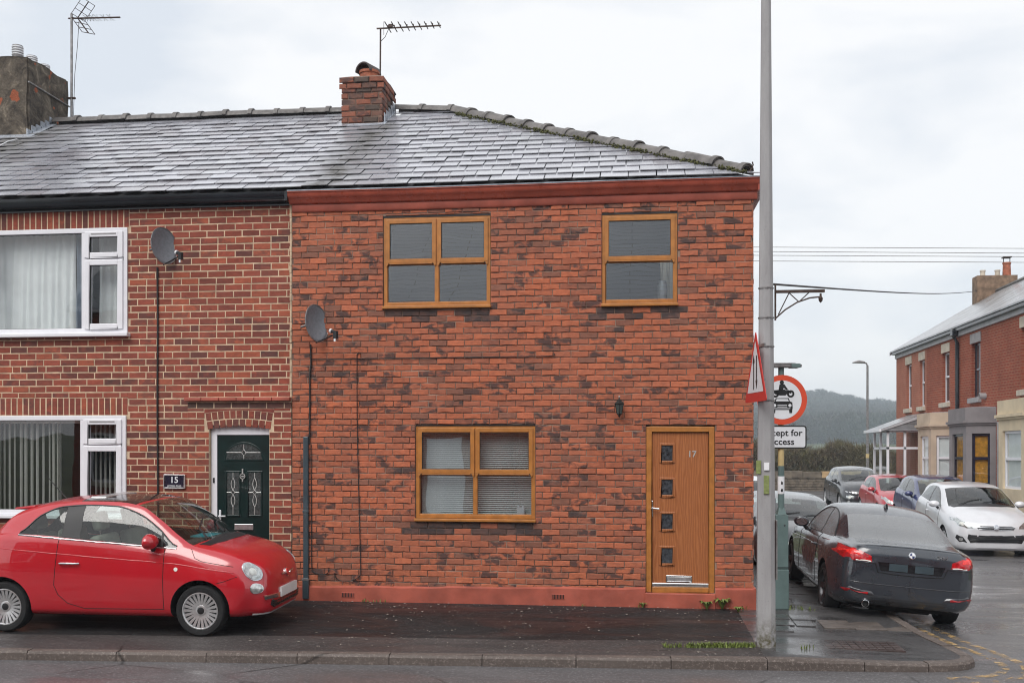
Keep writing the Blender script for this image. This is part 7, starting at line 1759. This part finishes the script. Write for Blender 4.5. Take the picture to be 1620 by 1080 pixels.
def chimney_far(h, y, x=FX + 3.6, z=EV + 3.1, pots=2, tall=None):
    c = MB().box(x - .75, x + .75, y - .30, y + .30, EV + 1.5, z).build('chimney', 'stack_brick', h)
    for k in range(pots): MB().lathe([(.10, 0), (.09, .22), (.11, .22), (.11, .27), (0, .27)], 12, Matrix.Translation((x - .45 + k * .55, y, z - .02))).build('chimney_pot', 'stone_sill', c, (0, 0, 0), smooth=40)
    if tall is not None:
        MB().lathe([(.16, 0), (.14, .5), (.16, .5), (.16, .56), (0, .56)], 14, Matrix.Translation((x + tall, y, z - .02))).build('chimney_pot', 'terracotta', c, (0, 0, 0), smooth=40)
        MB().box(x + tall - .15, x + tall + .15, y - .15, y + .15, z + .72, z + .76).build('pot_cowl', 'soot_clay', c, (0, 0, 0))
        for sx in (-1, 1): MB().box(x + tall + sx * .12 - .01, x + tall + sx * .12 + .01, y - .02, y + .02, z + .5, z + .72).build('cowl_leg', 'soot_clay', c, (0, 0, 0))
    return c
before = set(bpy.data.objects)
hA = thing('terraced_house', 'far end house of the side-street terrace, salmon brick with a white glazed porch', 'house', (FX, 27.1, -.5), group='side street terrace')
shell(hA, 25.05, 29.24, 'far_brick_salmon', [(27.03, 27.74), (25.29, 25.93)], True); roof_block(hA, 25.05, 29.24, .15); far_window(hA, 27.03, 27.74, 'white_pvc', 'stone_sill', 'stone_sill'); far_window(hA, 25.29, 25.93, 'white_pvc', 'stone_sill', 'stone_sill')
# glazed lean-to porch
px0, py0, py1 = 9.25, 25.2, 27.3
po = MB(); 
for y in (py0, (py0 + py1) / 2, py1 - .08): po.box(px0, px0 + .08, y, y + .08, -.6, 2.55)
po.box(px0, px0 + .08, py0, py1, 2.47, 2.55); po.box(px0, px0 + .08, py0, py1, 1.85, 1.93); po.box(px0, FX, py0, py0 + .08, 2.47, 2.55); po.box(px0, FX, py0, py0 + .08, 1.85, 1.93); po.box(px0 + .6, px0 + .68, py0, py0 + .08, -.6, 2.5); po = po.build('porch', 'white_pvc', hA)
MB().box(px0 + .02, FX, py0 + .02, py0 + .06, -.6, .25).box(px0 + .02, px0 + .06, py0, py1, -.6, .25).build('porch_base_wall', 'far_brick_salmon', po, (0, 0, 0))
MB().quad((px0 + .04, py0, .25), (px0 + .04, py1, .25), (px0 + .04, py1, 2.5), (px0 + .04, py0, 2.5)).quad((px0, py0 + .04, .25), (FX, py0 + .04, .25), (FX, py0 + .04, 2.5), (px0, py0 + .04, 2.5)).build('porch_glass', 'clear_glass', po, (0, 0, 0))
MB().add([(px0 - .25, py0 - .15, 2.58), (px0 - .25, py1 + .15, 2.58), (FX, py1 + .15, 3.18), (FX, py0 - .15, 3.18), (px0 - .25, py0 - .15, 2.52), (px0 - .25, py1 + .15, 2.52), (FX, py1 + .15, 2.52), (FX, py0 - .15, 2.52)], [(0, 1, 2, 3), (0, 3, 7, 4), (1, 5, 6, 2), (4, 7, 6, 5)]).build('porch_roof', 'far_slate', po, (0, 0, 0)); MB().box(px0 - .32, px0 - .25, py0 - .17, py1 + .17, 2.48, 2.58).build('porch_gutter', 'white_pvc', po, (0, 0, 0)); MB().extr([(px0 - .25, py0 - .16, 2.50), (FX, py0 - .16, 3.04), (FX, py0 - .16, 3.16), (px0 - .25, py0 - .16, 2.57)], (0, -.02, 0)).build('porch_bargeboard', 'bargeboard', po, (0, 0, 0))
chimney_far(hA, 28.72, FX + 3.6, EV + 2.95, 2, .45)
hB = thing('terraced_house', 'red brick side-street house with a beige bay window and slim white upstairs window', 'house', (FX, 23.2, -.45), group='side street terrace')
shell(hB, 21.44, 25.04, 'far_brick_red', [(22.43, 23.19)]); roof_block(hB, 21.44, 25.04); far_window(hB, 22.43, 23.19, 'white_pvc', 'stone_sill', 'stone_sill'); bay(hB, 22.75, .78, 'render_beige', 'white_pvc', 'curtain_white')
hC = thing('terraced_house', 'red brick side-street house with a mauve-grey bay, dark frames and gold curtains', 'house', (FX, 19.6, -.4), group='side street terrace')
shell(hC, 17.77, 21.43, 'far_brick_red', [(19.41, 20.22)]); roof_block(hC, 17.77, 21.43); far_window(hC, 19.41, 20.22, 'plate_navy', 'stone_grey', 'stone_grey'); bay(hC, 19.25, .80, 'render_mauve', 'plate_navy', 'gold_curtain')
MB().tube([(FX - .20, 21.44, 5.66), (FX - .16, 21.44, 5.50), (FX - .07, 21.40, 5.30), (FX - .07, 21.40, 2.9)], .06, 8).build('downpipe', 'black_gutter_paint', hC, smooth=40); MB().box(FX - .25, FX - .05, 21.30, 21.55, 5.50, 5.74).build('hopper', 'black_gutter_paint', hC, bevel=.03)
MB().tube([(FX - .09, 17.62, 2.6), (FX - .09, 17.62, .9), (FX - .09, 17.62, -.3)], .05, 8).build('downpipe', 'stone_grey', hC, smooth=40); MB().lathe([(.09, 0), (.09, .22), (0, .22)], 12, Matrix.Translation((FX - .2, 18.95, 3.42)) @ Matrix.Rotation(R(90), 4, 'Y')).build('flue', 'stone_grey', hC, smooth=40)
hD = thing('terraced_house', 'nearest side-street house, dark red brick with a cream bay and white frames', 'house', (FX, 15.8, -.35), group='side street terrace')
shell(hD, 12.2, 17.76, 'far_brick_red', [(15.35, 16.15), (13.0, 13.8)]); roof_block(hD, 12.2, 17.76); far_window(hD, 15.35, 16.15, 'white_pvc', 'stone_sill', 'stone_sill'); far_window(hD, 13.0, 13.8, 'white_pvc', 'stone_sill', 'stone_sill'); bay(hD, 14.85, .95, 'render_cream', 'white_pvc', 'curtain_white', 3.10); chimney_far(hD, 17.7)
hE = thing('terraced_house', 'red brick terrace house at the right edge, almost wholly out of view', 'house', (FX, 8.5, -.3), group='side street terrace')
shell(hE, 5.0, 12.19, 'far_brick_red', [(8, 8.8)]); roof_block(hE, 5.0, 12.19); far_window(hE, 8, 8.8, 'white_pvc', 'stone_sill', 'stone_sill'); bay(hE, 10.0, .95, 'render_beige', 'white_pvc', 'curtain_white')
MB().quad((FX, 5, -.9), (FX + 7.2, 5, -.9), (FX + 7.2, 5, EV), (FX, 5, EV)).build('end_wall', 'far_brick_red', hE)
for o in set(bpy.data.objects) - before:
    if o.type == 'MESH' and o.data.users == 1: shear(o)
# lamp post at the end of the street
LX, LY = 11.9, 40.0; lz = zroad(0, LY)
lp = thing('street_lamp', 'slim grey street lamp at the far end of the side street', 'street lamp', (LX, LY, lz))
MB().tube([(LX, LY, lz), (LX, LY, 5.75)], [.08, .055], 10).build('column', 'galv_steel', lp, smooth=40); MB().box(LX - .085, LX + .085, LY - .085, LY + .085, lz, lz + 1.1).build('column_base', 'galv_steel', lp); MB().lathe([(.085, 0), (.085, .22)], 10, Matrix.Translation((LX, LY, 1.05))).build('yellow_band', 'post_cream', lp)
MB().tube([(LX, LY, 5.72), (LX - .05, LY, 5.86), (LX - .3, LY, 5.92)], .04, 8).build('arm', 'galv_steel', lp, smooth=40); MB().extr([(LX - .75, LY - .12, 5.88), (LX - .15, LY - .12, 5.86), (LX - .12, LY - .12, 5.95), (LX - .45, LY - .12, 6.02), (LX - .72, LY - .12, 5.94)], (0, .24, 0)).build('lantern', 'galv_steel', lp, bevel=.03)
# stone wall closing the street
sw = thing('stone_wall', 'rough stone wall with tan coping blocks at the end of the side street', 'wall', (11, 47, -1))
MB().box(-1, 15.5, 47.04, 47.3, -1.2, .02).build('wall_core', 'wall_stone', sw)
z = -1.05; row = 0
while z < -.25:
    h = rng.uniform(.12, .19); x = 3.5 + rng.uniform(0, .3)
    while x < 14: L = rng.uniform(.22, .5); MB().box(x, x + L - .02, 47.0 - rng.uniform(0, .025), 47.1, z, z + h - .018).build('stone', 'wall_stone', sw, bevel=.015, seg=1); x += L
    z += h
x = -1
while x < 14.5: L = rng.uniform(.8, 1.1); MB().box(x, x + L - .02, 46.96, 47.34, -.25, .10 + rng.uniform(0, .04)).build('coping_block', 'wall_stone_tan' if 10.3 < x < 13 else 'wall_stone', sw, bevel=.02); x += L
# hedge above it
def twiggy(name, n, fx, mat, ln=(.15, .45), w_=.006):
    mb = MB()
    for _ in range(n):
        p, d = fx(); L = rng.uniform(*ln); d = Vector(d).normalized() * L; s = d.orthogonal().normalized() * w_; p = Vector(p); a = rng.uniform(0, 6.28); s.rotate(Matrix.Rotation(a, 3, d.normalized()))
        mb.add([p - s, p + s, p + d * .6 + s * .6, p + d, p + d * .6 - s * .6], [(0, 1, 2, 4), (4, 2, 3)])
    return mb
def hp():
    x = rng.uniform(0, 17.5); top = 1.45 + .22 * math.sin(x * 1.1) + .15 * math.sin(x * 2.7); z = -.9 + (top + .9) * rng.random() ** .7; y = 49.2 + rng.gauss(0, .45)
    return (x, y, z), (rng.gauss(0, .5), rng.gauss(0, .5), rng.uniform(.1, 1.2))
hd = thing('hedge', 'bare brown hedge behind the stone wall at the end of the side street', 'hedge', (11, 49, -1))
twiggy('t', 36000, hp, 'hedge_twig', (.2, .55), .016).build('twig_mass', 'hedge_twig', hd)['kind'] = 'stuff'
mb = MB(); 
for k in range(36): x = -.2 + k * .5; mb.tube([(x, 49.2, -1.1), (x + rng.uniform(-.1, .1), 49.2, -.2), (x + rng.uniform(-.3, .3), 49.2, .8)], [.04, .025, .01], 5)
mb.build('stems', 'bark', hd)
# a bare small tree behind the hedge
bt = thing('bare_tree', 'small leafless tree rising behind the hedge left of the far street lamp', 'tree', (10.6, 56, -1))
mb = MB(); tips = []
def grow(p, d, L, r, dep):
    q = p + d * L; mb.tube([p, p + d * L * .5 + Vector((rng.gauss(0, .03), rng.gauss(0, .03), 0)) * L, q], [r, r * .8, r * .62], 5, False); tips.append((q, d))
    if dep == 0: return
    for _ in range(3): nd = (d + Vector((rng.gauss(0, .45), rng.gauss(0, .45), rng.gauss(.1, .25)))).normalized(); grow(q - d * L * rng.uniform(0, .4), nd, L * rng.uniform(.6, .8), r * .58, dep - 1)
grow(Vector((10.6, 56, -1)), Vector((0, 0, 1)), 1.5, .11, 4); mb.build('trunk', 'bark', bt)
def tp():
    p, d = rng.choice(tips); return p + Vector((rng.gauss(0, .12),) * 3), d + Vector((rng.gauss(0, .6), rng.gauss(0, .6), rng.gauss(.1, .4)))
twiggy('c', 2600, tp, 'bark', (.25, .6), .006).build('crown', 'bark', bt)
# wooded hill
def hillz(x, y):
    u = max(0, (y - 430) / 420); az = math.degrees(math.atan2(x, y + 12.8))
    ridge = max(7, 28 - 2.5 * max(0, az - 9.8)) + .9 * math.sin(az * 1.9) + .7 * math.sin(az * 4.3 + 1)
    return -1.2 + max(0, ridge) * (3 * min(1, u) ** 2 - 2 * min(1, u) ** 3)
mb = MB(); xs = np.linspace(-500, 900, 57); ys_ = [380, 430, 480, 530, 580, 630, 680, 730, 780, 830, 860, 920]
for y in ys_: mb.v += [(x, y, hillz(x, y) - (0 if y < 900 else 10)) for x in xs]
nx = len(xs)
for j in range(len(ys_) - 1):
    for i in range(nx - 1): mb.f.append((j * nx + i, j * nx + i + 1, (j + 1) * nx + i + 1, (j + 1) * nx + i))
struct(mb.build('hill', 'hill_soil', smooth=60))
V = []; F = []; lib = []
for k in range(7):
    v = []; f = []; hh = 1.0
    for _ in range(150):
        a = rng.uniform(0, 6.28); t = rng.random(); r = .42 * math.sin(math.pi * (.12 + .83 * t)) * math.sqrt(rng.random()); p = Vector((r * math.cos(a), r * math.sin(a), .15 + .85 * t)); d = Vector((math.cos(a) * .5 + rng.gauss(0, .4), math.sin(a) * .5 + rng.gauss(0, .4), rng.uniform(.2, 1))).normalized() * .15; s = d.orthogonal().normalized() * .022; s.rotate(Matrix.Rotation(rng.uniform(0, 6.28), 3, d.normalized()))
        i = len(v); v += [tuple(p - s), tuple(p + s), tuple(p + d)]; f.append((i, i + 1, i + 2))
    i = len(v); v += [(-.02, 0, -.1), (.02, 0, -.1), (0, 0, .8)]; f.append((i, i + 1, i + 2)); lib.append((np.array(v), f))
n = 0
for _ in range(6200):
    az = R(rng.uniform(-2, 20)); dist = rng.uniform(440, 860); x, y = math.sin(az) * dist, math.cos(az) * dist - 12.8; s = rng.uniform(8, 14); v, f = rng.choice(lib)
    V.append(v * np.array([s * rng.uniform(.85, 1.25), s, s]) + np.array([x, y, hillz(x, y) - .5])); F += [tuple(i + n for i in q) for q in f]; n += len(v)
me = bpy.data.meshes.new('hillside_wood'); me.from_pydata(np.concatenate(V).tolist(), [], F); o = mesh_obj('hillside_wood', me, None, None, 'wood_twig'); o['kind'] = 'stuff'; o['label'] = 'hazy leafless woodland covering the far hill'; o['category'] = 'woodland'
# hazy air between here and the hill
mb = MB(); mb.box(-700, 1000, -120, 930, -13, 48); hz = mb.build('haze', 'hill_soil'); hz.data.materials.clear(); t = NT('haze_air'); t.t.nodes.remove(t.out); t.out = t.n('OutputMaterial')
pv = t.n('VolumePrincipled'); pv.inputs['Color'].default_value = (.80, .90, 1.0, 1); pv.inputs['Density'].default_value = HAZE; pv.inputs['Anisotropy'].default_value = .1; t.l(pv.outputs[0], t.out.inputs['Volume']); hz.data.materials.append(t.m); hz['kind'] = 'stuff'; hz['label'] = 'pale winter haze lying over the street and hill'; hz['category'] = 'haze'

# ================================================================== THE TERRACE ACROSS THE MAIN ROAD (seen only as reflections)
for k in range(5):
    xa = -17 + k * 6.8; xb = xa + 6.79; YO = -16.0
    h = thing('opposite_house', ['brick house across the road, far left of five mirrored in the glass', 'brick house across the road, second from left of five mirrored in the glass', 'brick house across the road, middle of five mirrored in the glass', 'brick house across the road, fourth from left of five mirrored in the glass', 'brick house across the road, far right of five mirrored in the glass'][k], 'house', (xa + 3.4, YO, 0), group='houses across the road')
    MB().quad((xa, YO, -.3), (xb, YO, -.3), (xb, YO, 6.1), (xa, YO, 6.1)).quad((xa, YO, -.3), (xa, YO - 7, -.3), (xa, YO - 7, 5), (xa, YO, 5)).quad((xb, YO, -.3), (xb, YO - 7, -.3), (xb, YO - 7, 5), (xb, YO, 5)).build('wall', 'far_brick_red', h)
    MB().quad((xa, YO + .25, 6.05), (xb, YO + .25, 6.05), (xb, YO - 4.2, 9.4), (xa, YO - 4.2, 9.4)).quad((xa, YO - 8.65, 6.05), (xb, YO - 8.65, 6.05), (xb, YO - 4.2, 9.4), (xa, YO - 4.2, 9.4)).build('roof', 'far_slate_x', h)
    MB().box(xa, xb, YO + .12, YO + .24, 5.92, 6.05).build('gutter', 'white_pvc', h)
    for (a, b_, c, d) in ((.7, 2.2, .8, 2.2), (.7, 2.2, 3.7, 5.1), (4.2, 5.6, 3.7, 5.1)):
        ring(MB(), xa + a, xa + b_, c, d, YO + .0, YO + .06, .09).build('window_frame', 'white_pvc', h); MB().box(xa + a + .08, xa + b_ - .08, YO + .005, YO + .02, c + .08, d - .08).build('pane', 'door_light_glass', h)
        MB().box(xa + a - .1, xa + b_ + .1, YO, YO + .1, c - .15, c).build('sill', 'stone_sill', h)
    MB().box(xa + 4.3, xa + 5.3, YO + .005, YO + .05, -.05, 2.1).build('door', 'white_pvc' if k % 2 else 'green_door', h)

for o in bpy.data.objects:
    if "_w" in o: del o["_w"]
